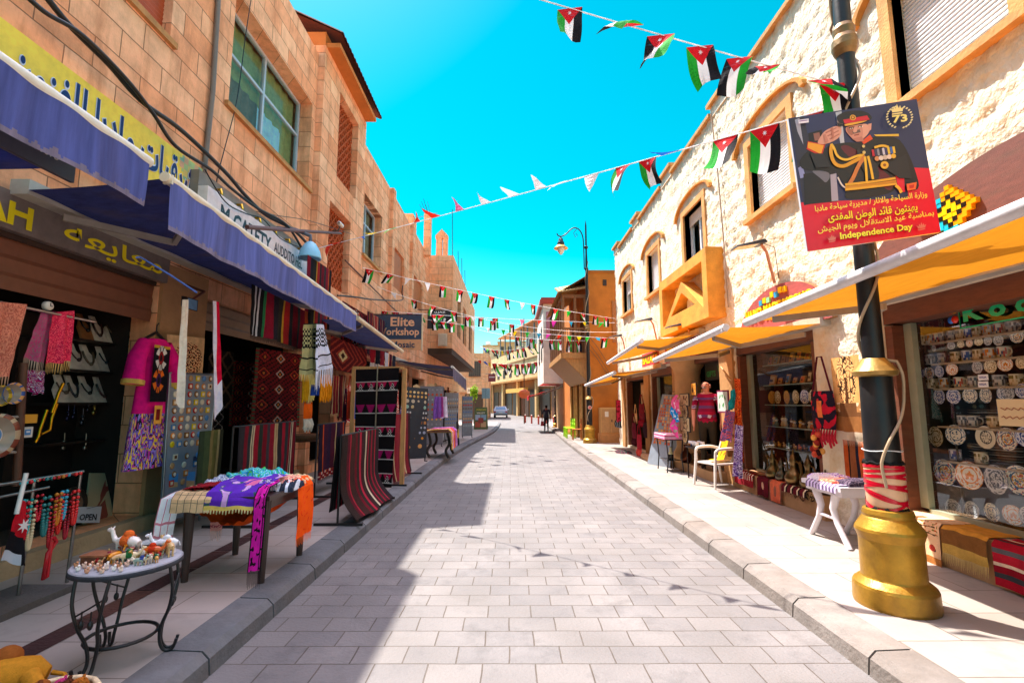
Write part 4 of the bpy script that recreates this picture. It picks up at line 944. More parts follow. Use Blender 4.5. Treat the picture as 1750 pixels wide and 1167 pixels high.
q = [at(143, 905, X=-4.55), at(190, 905, X=-4.55), at(206, 808, X=-4.75), at(155, 808, X=-4.75)]; m = MB(H('b8a888')); m.prism(q, (-.02, 0, 0)); m.build('board', 'print', t)
bq = lambda u, v, h=.003: tuple((q[0] * (1 - u) + q[1] * u) * (1 - v) + (q[3] * (1 - u) + q[2] * u) * v + Vector((h, 0, 0)))
m = MB(H('8a4038')); m.poly([bq(*p) for p in ((.3, .12), (.7, .12), (.78, .25), (.6, .5), (.6, .65), (.75, .72), (.7, .78), (.55, .75), (.5, .88), (.45, .75), (.4, .6), (.42, .5), (.22, .27))]); m.build('drawing', 'print', t)
t = T('open_sign', 'small white sign reading OPEN on the shop floor', 'sign', (-4.55, 4.9, .3))
q = [at(125, 893, X=-4.45), at(170, 893, X=-4.45), at(174, 865, X=-4.5), at(133, 866, X=-4.5)]; m = MB(H('b8bcc8')); m.prism(q, (-.02, 0, 0)); m.build('panel', 'print', t)
m = MB(); bo = lambda u, v, h: tuple((q[0] * (1 - u) + q[1] * u) * (1 - v) + (q[3] * (1 - u) + q[2] * u) * v + Vector((h + .004, 0, 0)))
write(m, 'OPEN', lambda u, v, h: bo(.16 + u * .68, .15 + v * .4, h), H('1a1a22'), .03); m.box(*sorted((q[0].x + .002, q[0].x + .006)), q[3].y + .05, q[2].y - .05, q[3].z - .03, q[3].z - .025, H('3a3a44')); m.build('lettering', 'print', t)
c = at(120, 865, X=-4.6); m = MB(H('2a211e')); m.lathe([(.19, -.02), (.2, 0), (.19, .02), (.12, .03), (.1, 0), (0, .01)], c, 24, axis='x', cols=[H('3a2a24'), H('3a2a24'), H('1a1514'), H('6a4a3a'), H('2a201c')]); one('decorative_wheel', m, 'wood', 'round dark carved wheel leaning behind the OPEN sign', 'ornament')

# pink embroidered dress
t = T('dress', 'long hot pink dress with embroidered black bib on a hanger by the pillar', 'dress', (-4.05, 5.6, .85))
a, b = at(222, 582, X=-4.02), at(304, 584, X=-4.02); yc = (a.y + b.y) / 2; zt = 2.30; hw = .27
m = MB(); prof = [(zt, .12), (zt - .04, .2), (zt - .15, .21), (zt - .45, .19), (zt - .8, .23), (zt - 1.1, .27), (zt - 1.42, .30)]
def dressfn(u, v):
    s = v * (len(prof) - 1); i = min(int(s), len(prof) - 2); k = s - i; z = prof[i][0] * (1 - k) + prof[i + 1][0] * k; w = prof[i][1] * (1 - k) + prof[i + 1][1] * k
    an = u * 2 * math.pi; f = 1 + .1 * v * math.sin(an * 9)
    return (-4.02 + .085 * f * math.sin(an), yc + w * math.cos(an), z)
def dresscol(u, v):
    if v > .68: return speck(u * 3, v, ['6a3aa8', 'e0c030', 'c03a9a', '20242c', '8a7ad0'], 9, 2)
    return H('d8147a')
m.grid(dressfn, 170, 110, dresscol); m.build('body', 'cloth', t)
for s in (-1, 1):
    m = MB(H('d8147a')); m.tube([(-4.02, yc + s * .15, zt - .05), (-4.0, yc + s * .27, zt - .22), (-3.99, yc + s * .31, zt - .5)], [.075, .085, .1], 10, caps=False); m.tube([(-3.99, yc + s * .308, zt - .47), (-3.99, yc + s * .314, zt - .52)], .104, 10, H('c8a050'), caps=False); m.build('sleeve', 'cloth', t)
m = MB()
def bibcol(u, v):
    for (cu, cv, c1, c2) in ((.5, .22, 'd8d0c8', '8a1c20'), (.45, .62, 'e06a1c', '3a1a4a')):
        d = math.hypot((u - cu) * .9, (v - cv) * 1.6)
        if d < .1: return H('18141a')
        if d < .2: return H(c2)
        if d < .36: return H(c1) if int(math.atan2(v - cv, u - cu) * 4) % 3 else H('18141a')
    return H('18141a') if v > .05 else H('c8a030')
m.grid(lambda u, v: (-3.90 + .01 * math.sin(u * 7), yc - .17 + .24 * u, zt - .08 - .62 * v), 50, 100, bibcol)
m.grid(lambda u, v: (-3.897, yc - .09 + .12 * u, zt - .74 - .2 * v), 8, 10, lambda u, v: H('e0a040') if max(abs(u - .5), abs(v - .5)) > .25 else H('7a1c18')); m.build('embroidered_bib', 'cloth', t)
m = MB(H('181614')); m.tube([(-4.02, yc - .17, zt - .02), (-4.02, yc, zt + .08), (-4.02, yc + .17, zt - .02)], .018, 6); m.tube([(-4.02, yc, zt + .07), (-4.02, yc, zt + .16), (-4.02, yc + .03, zt + .19)], .008, 5); m.build('hanger', 'plastic', t)

# magnet board
q = [at(276, 890, X=-3.86), at(345, 878, X=-3.86), at(371, 640, X=-3.96), at(290, 637, X=-3.96)]
bq2 = lambda u, v, h=0: tuple((q[0] * (1 - u) + q[1] * u) * (1 - v) + (q[3] * (1 - u) + q[2] * u) * v + Vector((h, 0, h * .05)))
t = T('magnet_board', 'tall grey metal board of souvenir magnets leaning on the pillar', 'display board', (-3.9, 5.95, .14))
m = MB(H('7c8694')); m.prism(q, (-.025, 0, 0)); m.build('panel', 'paint', t)
m = MB(H('8a8f98'))
for i in range(4): m.tube([Vector(bq2(*a)) for a in (((0, 0), (1, 0)), ((1, 0), (1, 1)), ((1, 1), (0, 1)), ((0, 1), (0, 0)))[i]], .012, 6)
for u in (.06, .94): m.tube([bq2(u, 0), (q[0].x - .0, bq2(u, 0)[1], PV)], .014, 6)
m.build('frame', 'metal', t)
MC = [('orange', 'd8843a'), ('brown', '8a5a30'), ('yellow', 'e0c020'), ('red', 'b8302a'), ('cream', 'e0d0b8'), ('blue', '4a80b8'), ('tan', 'c09060')]
mag = {}
for shp in ('round', 'square'):
    for cn, ch in MC:
        m = MB(H(ch))
        if shp == 'round': m.lathe([(0, .012), (.022, .012), (.033, .01), (.038, .004), (.038, 0)], (0, 0, 0), 12, axis='x', cols=[H('f0e4d0') if cn in ('orange', 'brown', 'red') else H(ch), H(ch), H(ch), H(ch)])
        else: m.box(0, .01, -.036, .036, -.034, .034); m.poly([(.0105, -.02, -.018), (.0105, .02, -.018), (.0105, .02, .018), (.0105, -.02, .018)], H('f0e0c0') if cn != 'cream' else H('7a4a2a'))
        mag[(shp, cn)] = m
first = {}
for r in range(13):
    n = 6 if r < 9 else (5, 3, 2, 2)[r - 9]
    for k in range(n):
        cn, ch = MC[(k * 3 + r * 2 + (k * r) % 4) % 7]; shp = 'round' if (r + k) % 3 else 'square'
        u = (.12 + .145 * k) if r < 9 else (.15 + .26 * k + .05 * (r % 2)); v = .965 - r * .058 - (.03 if r > 8 else 0)
        p = bq2(u, v, .003); lab = f'{cn} {shp} magnet, {ORD[k]} from the left in the {ORD[r]} row of the grey board'
        if (shp, cn) not in first:
            o = mag[(shp, cn)].build('souvenir_magnet', 'gloss'); o.location = p; tag(o, lab, 'magnet', 'magnets on the grey board'); first[(shp, cn)] = o
        else: dup(first[(shp, cn)], p, lab)
for i, (u, v, w, h, c) in enumerate(((.62, .345, .22, .06, '2a3a5a'), (.1, .21, .2, .09, '3f90d0'), (.5, .2, .2, .1, '4a9ad8'), (.1, .07, .22, .08, '5aa0d8'), (.55, .06, .2, .09, '7ab0d8'))):
    m = MB(H(c)); m.poly([bq2(u, v, .005), bq2(u + w, v, .005), bq2(u + w, v + h, .005), bq2(u, v + h, .005)]); m.poly([bq2(u, v, .0065), bq2(u + w, v, .0065), bq2(u + w, v + h * .35, .0065), bq2(u, v + h * .45, .0065)], H('c8a878'))
    one('postcard', m, 'print', f'blue landscape postcard near the foot of the grey magnet board, {ORD[i]} from the top', 'postcard', 'postcards on the grey board')
scarf('long white scarf hanging from the lamp bracket in front of the magnet board', [(312, 512), (322, 512), (313, 700), (302, 690)], -3.6, lambda u, v: H('e4ded2'), 1, .02, nu=8, group=SG)
scarf('narrow red and white scarf hanging beside the magnet board', [(364, 514), (374, 516), (379, 690), (368, 720)], -3.55, lambda u, v: H('d0103a') if u > .45 and v < .75 else H('dcd8ea'), 1, .02, nu=10, group=SG)
scarf('beige woven mat with a tree of red and black leaves hung on the pillar', [(285, 571), (350, 578), (346, 642), (290, 640)], -4.12, lambda u, v: (H('1c1512') if noise.noise(Vector((u * 22, v * 30, 0))) > .18 else H('a0301c') if noise.noise(Vector((u * 22, v * 30, 0))) > .02 else H('d8b080')) if math.hypot(u - .55, (v - .6) * .9) < .4 else H('d8b080'), 1, .006, nu=34, nv=34, name='woven_mat', cat='mat', group=SG)
t = T('flood_lamp', 'small black flood lamp on a rusty arm on the pillar', 'lamp', at(325, 515, X=-3.8)); c = at(322, 516, X=-3.85)
m = MB(H('1e2126')); m.add([c + Vector(p) for p in ((-.04, -.07, -.06), (-.04, .07, -.06), (-.04, .07, .06), (-.04, -.07, .06), (.05, -.1, -.1), (.05, .1, -.1), (.05, .1, .04), (.05, -.1, .04))], [(3, 2, 1, 0), (4, 5, 6, 7), (0, 1, 5, 4), (1, 2, 6, 5), (2, 3, 7, 6), (3, 0, 4, 7)]); m.poly([c + Vector(p) for p in ((.052, -.085, -.09), (.052, .085, -.09), (.052, .085, .03), (.052, -.085, .03))], H('6a90b8')); m.build('housing', 'black_paint', t)
m = MB(H('6a3a2a')); m.tube([c, c + Vector((.02, .25, .18)), c + Vector((-.3, .35, .3))], .016, 6); m.build('arm', 'paint', t)

# bead necklaces on their rack, flag
t = T('necklace_rack', 'white metal rack hung with bead necklaces on the near pavement', 'rack', (-3.6, 3.85, PV))
m = MB(H('9a9a98')); zr = 1.02
m.tube([(-3.6, 3.3, zr), (-3.6, 4.2, zr)], .012, 6); m.tube([(-3.55, 3.3, zr - .08), (-3.55, 3.85, zr - .07)], .01, 6)
for y in (3.35, 3.78, 4.18): m.tube([(-3.6, y, zr), (-3.62, y, PV)], .012, 6)
m.build('frame', 'metal', t)
m = MB(H('5a5450')); m.box(-3.85, -3.4, 3.4, 4.0, PV + .002, PV + .05); m.build('base', 'stone', t)
BC = [('turquoise', '1fa0a8'), ('red', 'c81428'), ('turquoise', '28b0b0'), ('white and gold', 'd8c8a0'), ('red', 'd01830'), ('teal', '2a7a7a'), ('red', 'b81020'), ('amber', 'c8781c'), ('red coral', 'd82018'), ('sky blue', '3aa8c8'), ('crimson', 'a81028'), ('scarlet', 'e02424')]
for i, (cn, ch) in enumerate(BC):
    y = 3.66 + i * .043; L = (.33, .46, .38, .5, .3, .42, .52, .36, .44, .34, .5, .4)[i]; m = MB(H(ch)); P = []
    n = int(L * 2 / .024); w = .02
    for k in range(n):
        s = k / (n - 1); a = math.pi * s; z = zr - .01 - L * min(1, math.sin(a) ** .45); P.append((-3.58 + .02 * math.cos(i), y + w * math.cos(a), z)); m.ball(P[-1], .0125 + .003 * (i % 2), 6, 4)
    one('bead_necklace', m, 'gloss', f'{cn} bead necklace hanging on the metal rack, {ORD[i]} from the left', 'necklace', 'bead necklaces on the rack')
m = MB(H('b81420')); m.tube([at(88, 925, X=-3.3), at(84, 950, X=-3.3), at(80, 985, X=-3.3), at(74, 990, X=-3.3), at(82, 945, X=-3.3), at(96, 925, X=-3.3), at(92, 918, X=-3.3)], .014, 6); one('bead_necklace', m, 'gloss', 'long red bead necklace hanging lowest, beneath the rack', 'necklace', 'bead necklaces on the rack')
t = T('flag', 'national flag with a white star hung limp on the necklace rack', 'flag', at(35, 860, X=-3.45))
q = [at(36, 852, X=-3.45), at(46, 860, X=-3.45), at(48, 968, X=-3.45), at(4, 958, X=-3.45)]
m, fn = hang(q[0], q[1], q[3], q[2], lambda u, v: (H('c81426') if v < .52 + .1 * u else H('15131a') if v < .82 or u > .6 else H('c8ccd8')), 14, 30, 1.2, .02); m.build('cloth', 'flag_cloth', t)
m = MB(H('e8e8e8')); c = Vector(fn(.5, .38)) + Vector((.03, -.01, 0)); m.poly([c + Vector((0, (.05 if k % 2 == 0 else .02) * math.cos(k * math.pi / 7), (.05 if k % 2 == 0 else .02) * math.sin(k * math.pi / 7))) for k in range(14)]); m.build('star', 'flag_cloth', t)
m = MB(H('e8e4e0')); m.tube([at(28, 878, X=-3.46), at(45, 808, X=-3.46)], .014, 6); m.build('pole', 'paint', t)
# ================================================================== goods along the left pavement
# ---- round wrought-iron table with figurines
TC = (-2.24, 2.99); TZ = .68; RS = .86
t = T('round_iron_table', 'round grey table on a black wrought iron base crowded with figurines', 'table', (TC[0], TC[1], PV))
m = MB(H('8c8c92')); m.lathe([(0, TZ), (.258, TZ), (.268, TZ - .005), (.271, TZ - .03), (.25, TZ - .035), (0, TZ - .035)], (TC[0], TC[1], 0), 40, cols=[H('a2a2aa'), H('8c8c92'), H('3a3c44'), H('2a2c32'), H('2a2c32')]); m.build('tabletop', 'stone', t)
m = MB(H('16181c')); m.tube([(TC[0] + .17 * math.cos(a / 24 * 6.283), TC[1] + .17 * math.sin(a / 24 * 6.283), .27) for a in range(24)], .010, 6, closed=True); m.build('ring', 'black_paint', t)
for k in range(3):
    a = R(-95 + 120 * k); u = Vector((math.cos(a), math.sin(a), 0)); s = Vector((-u.y, u.x, 0)); c = Vector((TC[0], TC[1], 0))
    m = MB(H('16181c'))
    for sg in (-1, 1):
        m.tube(sm([c + u * .22 + s * sg * .1 + Vector((0, 0, TZ - .03)), c + u * .24 + s * sg * .088 + Vector((0, 0, .52)), c + u * .225 + s * sg * .06 + Vector((0, 0, .4)), c + u * .19 + s * sg * .035 + Vector((0, 0, .3)), c + u * .185 + s * sg * .02 + Vector((0, 0, .22)), c + u * .2 + s * sg * .02 + Vector((0, 0, PV + .03)), c + u * .225 + s * sg * .02 + Vector((0, 0, PV + .01)), c + u * .255 + s * sg * .022 + Vector((0, 0, PV + .02)), c + u * .27 + s * sg * .025 + Vector((0, 0, PV + .07))], 4), .009, 6)
    m.tube([c + u * .235 - s * .07 + Vector((0, 0, .46)), c + u * .237 + Vector((0, 0, .5)), c + u * .24 + s * .085 + Vector((0, 0, .55))], .005, 5)
    for sg in (-.5, .4):
        p = c + u * .235 + s * .06 * sg + Vector((0, 0, .44)); m.tube([p + Vector((0, 0, .05)), p], .004, 4); m.ball(p - Vector((0, 0, .02)), (.014, .014, .024), 7, 5)
    m.build('leg', 'black_paint', t)
def critter(kind='camel'):
    """a small four-legged figure about .1 long as one body: legs, humped trunk, neck and head"""
    m = MB((1, 1, 1))
    m.tube([(-.05, 0, .055), (-.03, 0, .06), (0, 0, .062), (.03, 0, .06), (.05, 0, .058)], [.012, .021, .022, .021, .012], 8)
    if kind == 'camel': m.ball((0, 0, .083), (.02, .014, .018), 8, 6)
    for x in (-.036, .034):
        for y in (-.011, .011): m.tube([(x, y, .055), (x + .003, y, .03), (x, y, .001)], [.009, .0055, .006], 6)
    m.tube([(.045, 0, .06), (.062, 0, .066), (.072, 0, .085), (.076, 0, .1)], [.013, .01, .008, .008], 7); m.ball((.085, 0, .102), (.016, .008, .009), 8, 5)
    for y in (-.006, .006): m.tube([(.077, y, .108), (.075, y * 1.4, .116)], [.004, .001], 5)
    m.tube([(-.056, 0, .06), (-.062, 0, .04)], .003, 4)
    return m
FG = 'figurines on the round table'
def figure(label, x, y, z, s, rz, col, saddle=None, name='camel_figurine', cat='figurine', group=FG, kind='camel', mat='gloss', tilt=0):
    m = critter(kind); m.c = [col] * len(m.c)
    o = m.build(name, mat); o.location = (x, y, z); o.scale = (s, s, s); o.rotation_euler = (0, tilt, rz); tag(o, label, cat, group)
    if saddle:
        k = MB(saddle); k.lathe([(.0245, -.018), (.026, 0), (.0245, .018)], (0, 0, .064), 12, axis='x', sy=1.0); k.ball((0, 0, .088), (.021, .017, .017), 8, 5); k.build('saddle', 'cloth', o)
    return o
cx, cy = TC
figure('large white camel figurine with orange saddle standing behind the wooden box', cx - .05, cy + .05, TZ, 1.5, R(172), H('e8dcd4'), H('d8642a'))
m = MB(H('6a3a22')); m.box(cx - .2, cx - .07, cy - .1, cy + .0, TZ, TZ + .045); m.box(cx - .205, cx - .065, cy - .105, cy + .005, TZ + .0451, TZ + .055, H('8a5230')); one('wooden_box', m, 'wood', 'plain brown wooden box at the left side of the round table', 'box')
m = MB(H('5a2a1c')); m.box(cx - .04, cx + .12, cy + .07, cy + .19, TZ, TZ + .062); m.box(cx - .035, cx + .115, cy + .075, cy + .185, TZ + .063, TZ + .066, H('9aa0a0'))
for i in range(5): m.box(cx - .03 + i * .03, cx - .012 + i * .03, cy + .069, cy + .0705, TZ + .015, TZ + .045, H('c8a070'))
one('inlaid_box', m, 'wood', 'dark inlaid box with pale lid at the back of the round table', 'box')
for i, (dx, dy, s, rz, c, sd, kind, lab) in enumerate(((.16, .13, 1.15, 200, 'e8e8ee', None, 'camel', 'white camel figurine standing at the back right of the round table'), (.2, .09, 1.0, 150, 'd8b078', None, 'camel', 'tan camel figurine beside the white one at the back of the table'), (.14, .02, .9, 20, 'd8601c', 'c83a1c', 'camel', 'bright orange camel figurine lying among the others'), (.06, -.08, .8, 30, 'e0c8a0', '2a6a3a', 'camel', 'pale camel figurine with green saddle near the front edge'), (.0, -.09, .7, 60, 'c8a070', None, 'donkey', 'tan donkey figurine near the front edge'), (.02, -.01, .75, 190, '5a2a20', '8a2a3a', 'camel', 'dark brown camel figurine with a red saddle'), (-.05, -.06, .75, 80, 'e08a1c', None, 'donkey', 'orange donkey figurine in the middle of the round table'), (-.1, -.05, .6, 130, 'a88a5a', '7a2a3a', 'camel', 'small brown camel figurine left of the orange donkey'), (.1, -.03, .7, 250, 'c89a50', 'd0c8c0', 'camel', 'golden camel figurine with a white saddle'), (.19, -.06, .55, 300, 'd8c8b8', 'b82a2a', 'camel', 'little cream camel figurine with red saddle at right'), (.15, -.11, .5, 10, '9ab0a0', None, 'donkey', 'little grey green donkey figurine at the front right'))):
    figure(lab, cx + dx * RS, cy + dy * RS, TZ, s, R(rz), H(c), H(sd) if sd else None, kind=kind, name='camel_figurine' if kind == 'camel' else 'donkey_figurine')
for i in range(22):
    a = R(195 + i * 5.2); rr = (.27 - .05 * (i % 2) - .02 * ((i * 3) % 4)) * RS; x, y = cx + rr * math.cos(a), cy + rr * math.sin(a)
    m = MB(H(['f0d8c8', 'e8c0a8', 'd89a78', 'f4ece4', 'c88a60'][i % 5]))
    m.ball((x, y, TZ + .013), (.013, .011, .013), 7, 5); m.ball((x + .008, y - .004, TZ + .03), (.008, .007, .008), 6, 4); m.tube([(x - .01, y, TZ + .01), (x - .016, y + .004, TZ + .024)], .004, 4)
    one('shell_figurine', m, 'gloss', f'tiny glazed shell ornament on the round table rim, {ORD[i] if i < 20 else ("next to last" if i == 20 else "last")} from left', 'ornament', 'tiny ornaments on the round table')
for i in range(14):
    q = ((i * 37) % 14) / 14; dx, dy = -.1 + .022 * i, -.1 + .16 * q; c1 = ['c8a070', 'e8d8c0', 'a8642c', '7a4a2a', 'd8b890', '8a9a7a', 'e0a050'][i % 7]; c2 = ['a82a2a', '2a6a4a', None, 'c8a030', None, '3a4a8a'][i % 6]
    figure(f'small painted camel figurine in the crowd, {ORD[i]} from the left of the round table', cx + dx, cy + dy, TZ, .42 + .1 * ((i * 5) % 4) / 3, R(i * 67), H(c1), H(c2) if c2 else None)
# ---- plush camels and their basket, bottom left
def plush(label, loc, s, rz, roll, c1, c2):
    m = MB(c1)
    m.tube([(-.2, 0, .12), (-.14, 0, .14), (0, 0, .15), (.12, 0, .14), (.19, 0, .12)], [.05, .1, .12, .105, .06], 12); m.ball((0, 0, .265), (.075, .07, .07), 12, 8, c2)
    m.tube([(.16, 0, .15), (.25, 0, .17), (.3, 0, .25), (.32, 0, .31)], [.07, .055, .05, .05], 10); m.ball((.36, 0, .32), (.085, .055, .055), 12, 8); m.ball((.42, 0, .305), (.045, .045, .04), 10, 6, c2)
    for y in (-.05, .05): m.ball((.33, y * 1.1, .375), (.02, .014, .03), 7, 5, c2)
    for x in (-.13, .12):
        for y in (-.08, .08): m.tube([(x, y, .12), (x * 1.25, y * 1.5, .06), (x * 1.4, y * 1.8, .03)], [.05, .045, .04], 9); m.ball((x * 1.5, y * 1.9, .03), (.05, .042, .036), 9, 6, c2)
    m.tube([(-.22, 0, .13), (-.28, .02, .1), (-.3, .03, .04)], [.015, .013, .02], 6)
    o = m.build('plush_camel', 'fur'); o.location = loc; o.scale = (s,) * 3; o.rotation_euler = (roll, 0, rz); tag(o, label, 'soft toy', 'plush camels'); return o
pc = plush('yellow plush camel lying on its side with a white label, at the bottom left corner', (-2.36, 2.42, .20), .8, R(215), R(35), H('d8932c'), H('a8602a'))
k = MB(H('f0f0f4')); k.add([(-.02, -.085, .235), (.07, -.085, .235), (.07, -.075, .285), (-.02, -.075, .285)], [(0, 1, 2, 3)]); k.add([(.02, -.0865, .25), (.04, -.0865, .25), (.04, -.084, .268), (.02, -.084, .268)], [(0, 1, 2, 3)], H('3a9a8a')); k.build('label_tag', 'print', pc)
plush('second yellow plush camel behind the labelled one', (-2.62, 2.55, .16), .72, R(140), R(-20), H('d08a28'), H('985424'))
t = T('wicker_basket', 'pale wicker basket full of small brown soft toys at the bottom left', 'basket', (-2.08, 2.33, PV))
m = MB(H('c8a070'))
for j in range(7): z = PV + .01 + j * .022; rr = .15 + j * .008; m.tube([(-2.08 + (rr + .004 * ((k + j) % 2)) * math.cos(k / 28 * 6.283), 2.33 + (rr + .004 * ((k + j) % 2)) * math.sin(k / 28 * 6.283), z) for k in range(28)], .0125, 6, H('c8a070') if j < 6 else H('e0c8a0'), closed=True)
m.lathe([(0, PV + .01), (.15, PV + .01)], (-2.08, 2.33, 0), 20); m.build('body', 'wood', t)
for i, (dx, dy, dz, r, c) in enumerate(((-.08, .05, .14, .055, '8a4a28'), (.03, .08, .15, .05, '6a3a24'), (.09, .03, .15, .052, 'a85a2c'), (-.02, -.02, .165, .058, '7a4226'), (.07, -.06, .15, .05, '9a5a30'), (-.09, -.05, .145, .05, 'b8763a'), (.0, .1, .16, .035, 'd0407a'), (.1, .08, .17, .038, 'c8742c'))):
    m = MB(H(c)); p = (-2.08 + dx, 2.33 + dy, PV + dz); m.ball(p, (r, r * .9, r * .85), 10, 7); m.ball((p[0] + r * .7, p[1] - r * .4, p[2] + r * .6), r * .55, 8, 6); m.ball((p[0] + r * .5, p[1], p[2] + r * 1.1), r * .2, 6, 4); m.ball((p[0] + r * .95, p[1] - r * .4, p[2] + r * 1.0), r * .2, 6, 4)
    one('small_soft_toy', m, 'fur', ('pink' if i == 6 else ('orange', 'dark brown', 'brown', 'tan')[i % 4]) + f' little soft toy in the wicker basket, {ORD[i]} of eight', 'soft toy', 'soft toys in the basket')

# ---- dark table heaped with scarves
t = T('dark_table', 'dark brown plastic table heaped with folded scarves', 'table', (-2.35, 4.55, PV))
m = MB(H('3a2a26')); m.box(-2.74, -1.96, 4.08, 5.0, .80, .835); m.box(-2.70, -2.0, 4.12, 4.96, .72, .799); m.build('tabletop', 'plastic', t)
for (x, y) in ((-2.67, 4.31 - .12), (-2.03, 4.16), (-2.66, 4.91), (-2.03, 4.88)):
    m = MB(H('33241f')); V = []
    for z, w in ((PV, .026), (.8, .045)):
        for k in range(12): a = k / 12 * 6.283; q = 1 if k % 3 else 1.12; V.append((x + w * q * math.cos(a), y + w * q * math.sin(a), z))
    m.add(V, [(k, (k + 1) % 12, 12 + (k + 1) % 12, 12 + k) for k in range(12)] + [tuple(range(11, -1, -1))]); m.build('leg', 'plastic', t)
DT = 'folded scarves on the dark table'
def mound(label, cx, cy, rx, ry, z, h, colfn, rz=0, seed=0, name='folded_scarf', cat='scarf'):
    m = MB(); c, s = math.cos(rz), math.sin(rz)
    def fn(u, v):
        a, b = (u - .5) * 2, (v - .5) * 2; e = max(0, 1 - max(abs(a), abs(b)) ** 5) ** .5
        q = noise.noise(Vector((a * 2.2 + seed, b * 2.2, seed))) + .5 * noise.noise(Vector((a * 6, b * 6 + seed, 3)))
        x, y = a * rx * (1 + .12 * q), b * ry * (1 + .1 * noise.noise(Vector((b * 3, a * 3, seed))))
        return (cx + x * c - y * s, cy + x * s + y * c, z + h * e * (.75 + .4 * q))
    m.grid(fn, 76, 76, colfn); return one(name, m, 'cloth', label, cat, DT)
zt = .836
mound('folded black and dark red lattice scarf at the near left of the dark table', -2.58, 4.32, .17, .17, zt, .07, lambda u, v: lattice(u, v, '1a1014', '7a1822', 5, 4, .14), .2, 1)
mound('white and blue patterned folded scarf at the back left of the dark table', -2.6, 4.58, .16, .12, zt, .10, lambda u, v: speck(u, v, ['d0d4e0', '4a5a8a', 'e8e8f0', '8a90b0'], 8, 5), .1, 2)
mound('turquoise and green floral scarf heaped on top at the back', -2.36, 4.66, .24, .16, zt + .02, .14, lambda u, v: speck(u, v, ['2aa8c8', '3ab0c0', '5ac84a', '1a7a9a', '3aa0d0', 'a8d8d8'], 6, 6), -.2, 3)
mound('striped grey and rose folded scarf at the far corner of the dark table', -2.5, 4.85, .18, .12, zt, .1, lambda u, v: stripe((u * 3) % 1, [(1, '8a7a88'), (.5, 'c89aa0'), (.4, '3a3440')]), 0, 4)
mound('salmon folded scarf on the right side of the dark table', -2.12, 4.62, .15, .16, zt, .09, lambda u, v: speck(u, v, ['d8706a', 'e09080', 'e8c0a0'], 5, 7), .15, 5)
mound('cream fringed folded scarf under the salmon one', -2.1, 4.82, .15, .12, zt, .07, lambda u, v: H('d8bc90'), .1, 6)
mound('white knotted scarf in the middle of the dark table', -2.14, 4.35, .09, .1, zt + .01, .09, lambda u, v: speck(u, v, ['e0d8ec', 'c8b8d8', '6a6a80'], 9, 8), .5, 7)
mound('dark grey and white scarf hanging at the right corner of the dark table', -2.0, 4.5, .09, .18, zt - .01, .08, lambda u, v: stripe((u * 2.5 + v) % 1, [(1, '2a3040'), (.5, 'c8ccd8')]), .1, 8)
def over(label, path, wv, colfn, seed=0, fr=None, nu=18, nv=44, rip=.012, frL=.08):
    m, fn = ribbon(path, wv, colfn, nu, nv, rip, seed); fm = None
    if fr:
        fm = MB(H(fr))
        for i in range(nu):
            a, b = Vector(fn((i + .2) / nu, 1)), Vector(fn((i + .75) / nu, 1)); d = Vector((0, 0, -frL * (.8 + .4 * ((i * 7) % 5) / 5))); fm.poly([a, b, b * .6 + a * .4 + d, a * .9 + b * .1 + d])
    o = one('scarf', m, 'cloth', label, 'scarf', 'scarves hanging over the dark table')
    if fm: fm.build('fringe', 'cloth', o)
def purp(u, v):
    q = noise.noise(Vector((u * 7, v * 7, 2)))
    if .5 < u < .75 and .3 < v < .6 and q > -.1: return H('d86a98')
    return H('5a2aa8') if q < .22 else H('3a5a5a') if q < .32 else H('c89ad0')
over('purple floral scarf with yellow lace edge hanging over the front of the dark table', [(-2.28, 4.62, zt + .10), (-2.27, 4.3, zt + .085), (-2.26, 4.1, zt + .03), (-2.25, 4.06, zt - .03), (-2.25, 4.05, zt - .1)], (.44, .02, 0), lambda u, v: H('e0c060') if v > .95 else purp(u, v), 3, 'e8d090', frL=.03)
over('beige checked scarf hanging over the near left corner of the dark table', [(-2.58, 4.3, zt + .05), (-2.58, 4.1, zt + .03), (-2.58, 4.05, zt - .02), (-2.58, 4.04, zt - .12)], (.32, 0, 0), lambda u, v: H('5a3a3a') if (u * 6) % 1 < .07 or (v * 5) % 1 < .06 else H('d8b488'), 5, rip=.006)
over('magenta and black fringed scarf hanging down to the ground from the dark table', [(-2.05, 4.4, zt + .08), (-2.04, 4.15, zt + .06), (-2.02, 4.05, zt - .0), (-2.015, 4.03, .55), (-2.02, 4.02, .28)], (.10, .015, 0), lambda u, v: H('1a1216') if u < .1 or u > .86 or (.74 < u < .8) or noise.noise(Vector((u * 6, v * 26, 1))) > .3 else H('c81a98'), 7, '1a141c', frL=.12)
over('bright orange fringed scarf hanging at the right end of the dark table', [(-2.05, 4.72, zt + .05), (-1.98, 4.7, zt + .06), (-1.925, 4.7, zt - .02), (-1.91, 4.7, .6), (-1.92, 4.7, .38)], (0, .34, 0), lambda u, v: H('f0560c') if noise.noise(Vector((u * 8, v * 18, 3))) > -.3 else H('d8440a'), 9, 'f0620c', frL=.07)
over('white fringed shawl with pink stripes hanging on the left end of the dark table', [(-2.72, 4.22, zt + .03), (-2.79, 4.12, zt - .02), (-2.81, 4.1, .62), (-2.82, 4.09, .42)], (.13, .05, 0), lambda u, v: H('c87a88') if (u * 3) % 1 < .12 or (v > .6 and int(v * 30) % 6 == 0) else H('e4e0e4'), 11, 'ece8ea', frL=.14)
over('dark red fringed scarf edge at the left end of the dark table', [(-2.5, 4.3, zt + .06), (-2.7, 4.28, zt + .05), (-2.77, 4.27, zt - .01), (-2.78, 4.27, zt - .06)], (0, -.3, 0), lambda u, v: H('8a1420'), 12, '9a1826', frL=.03)
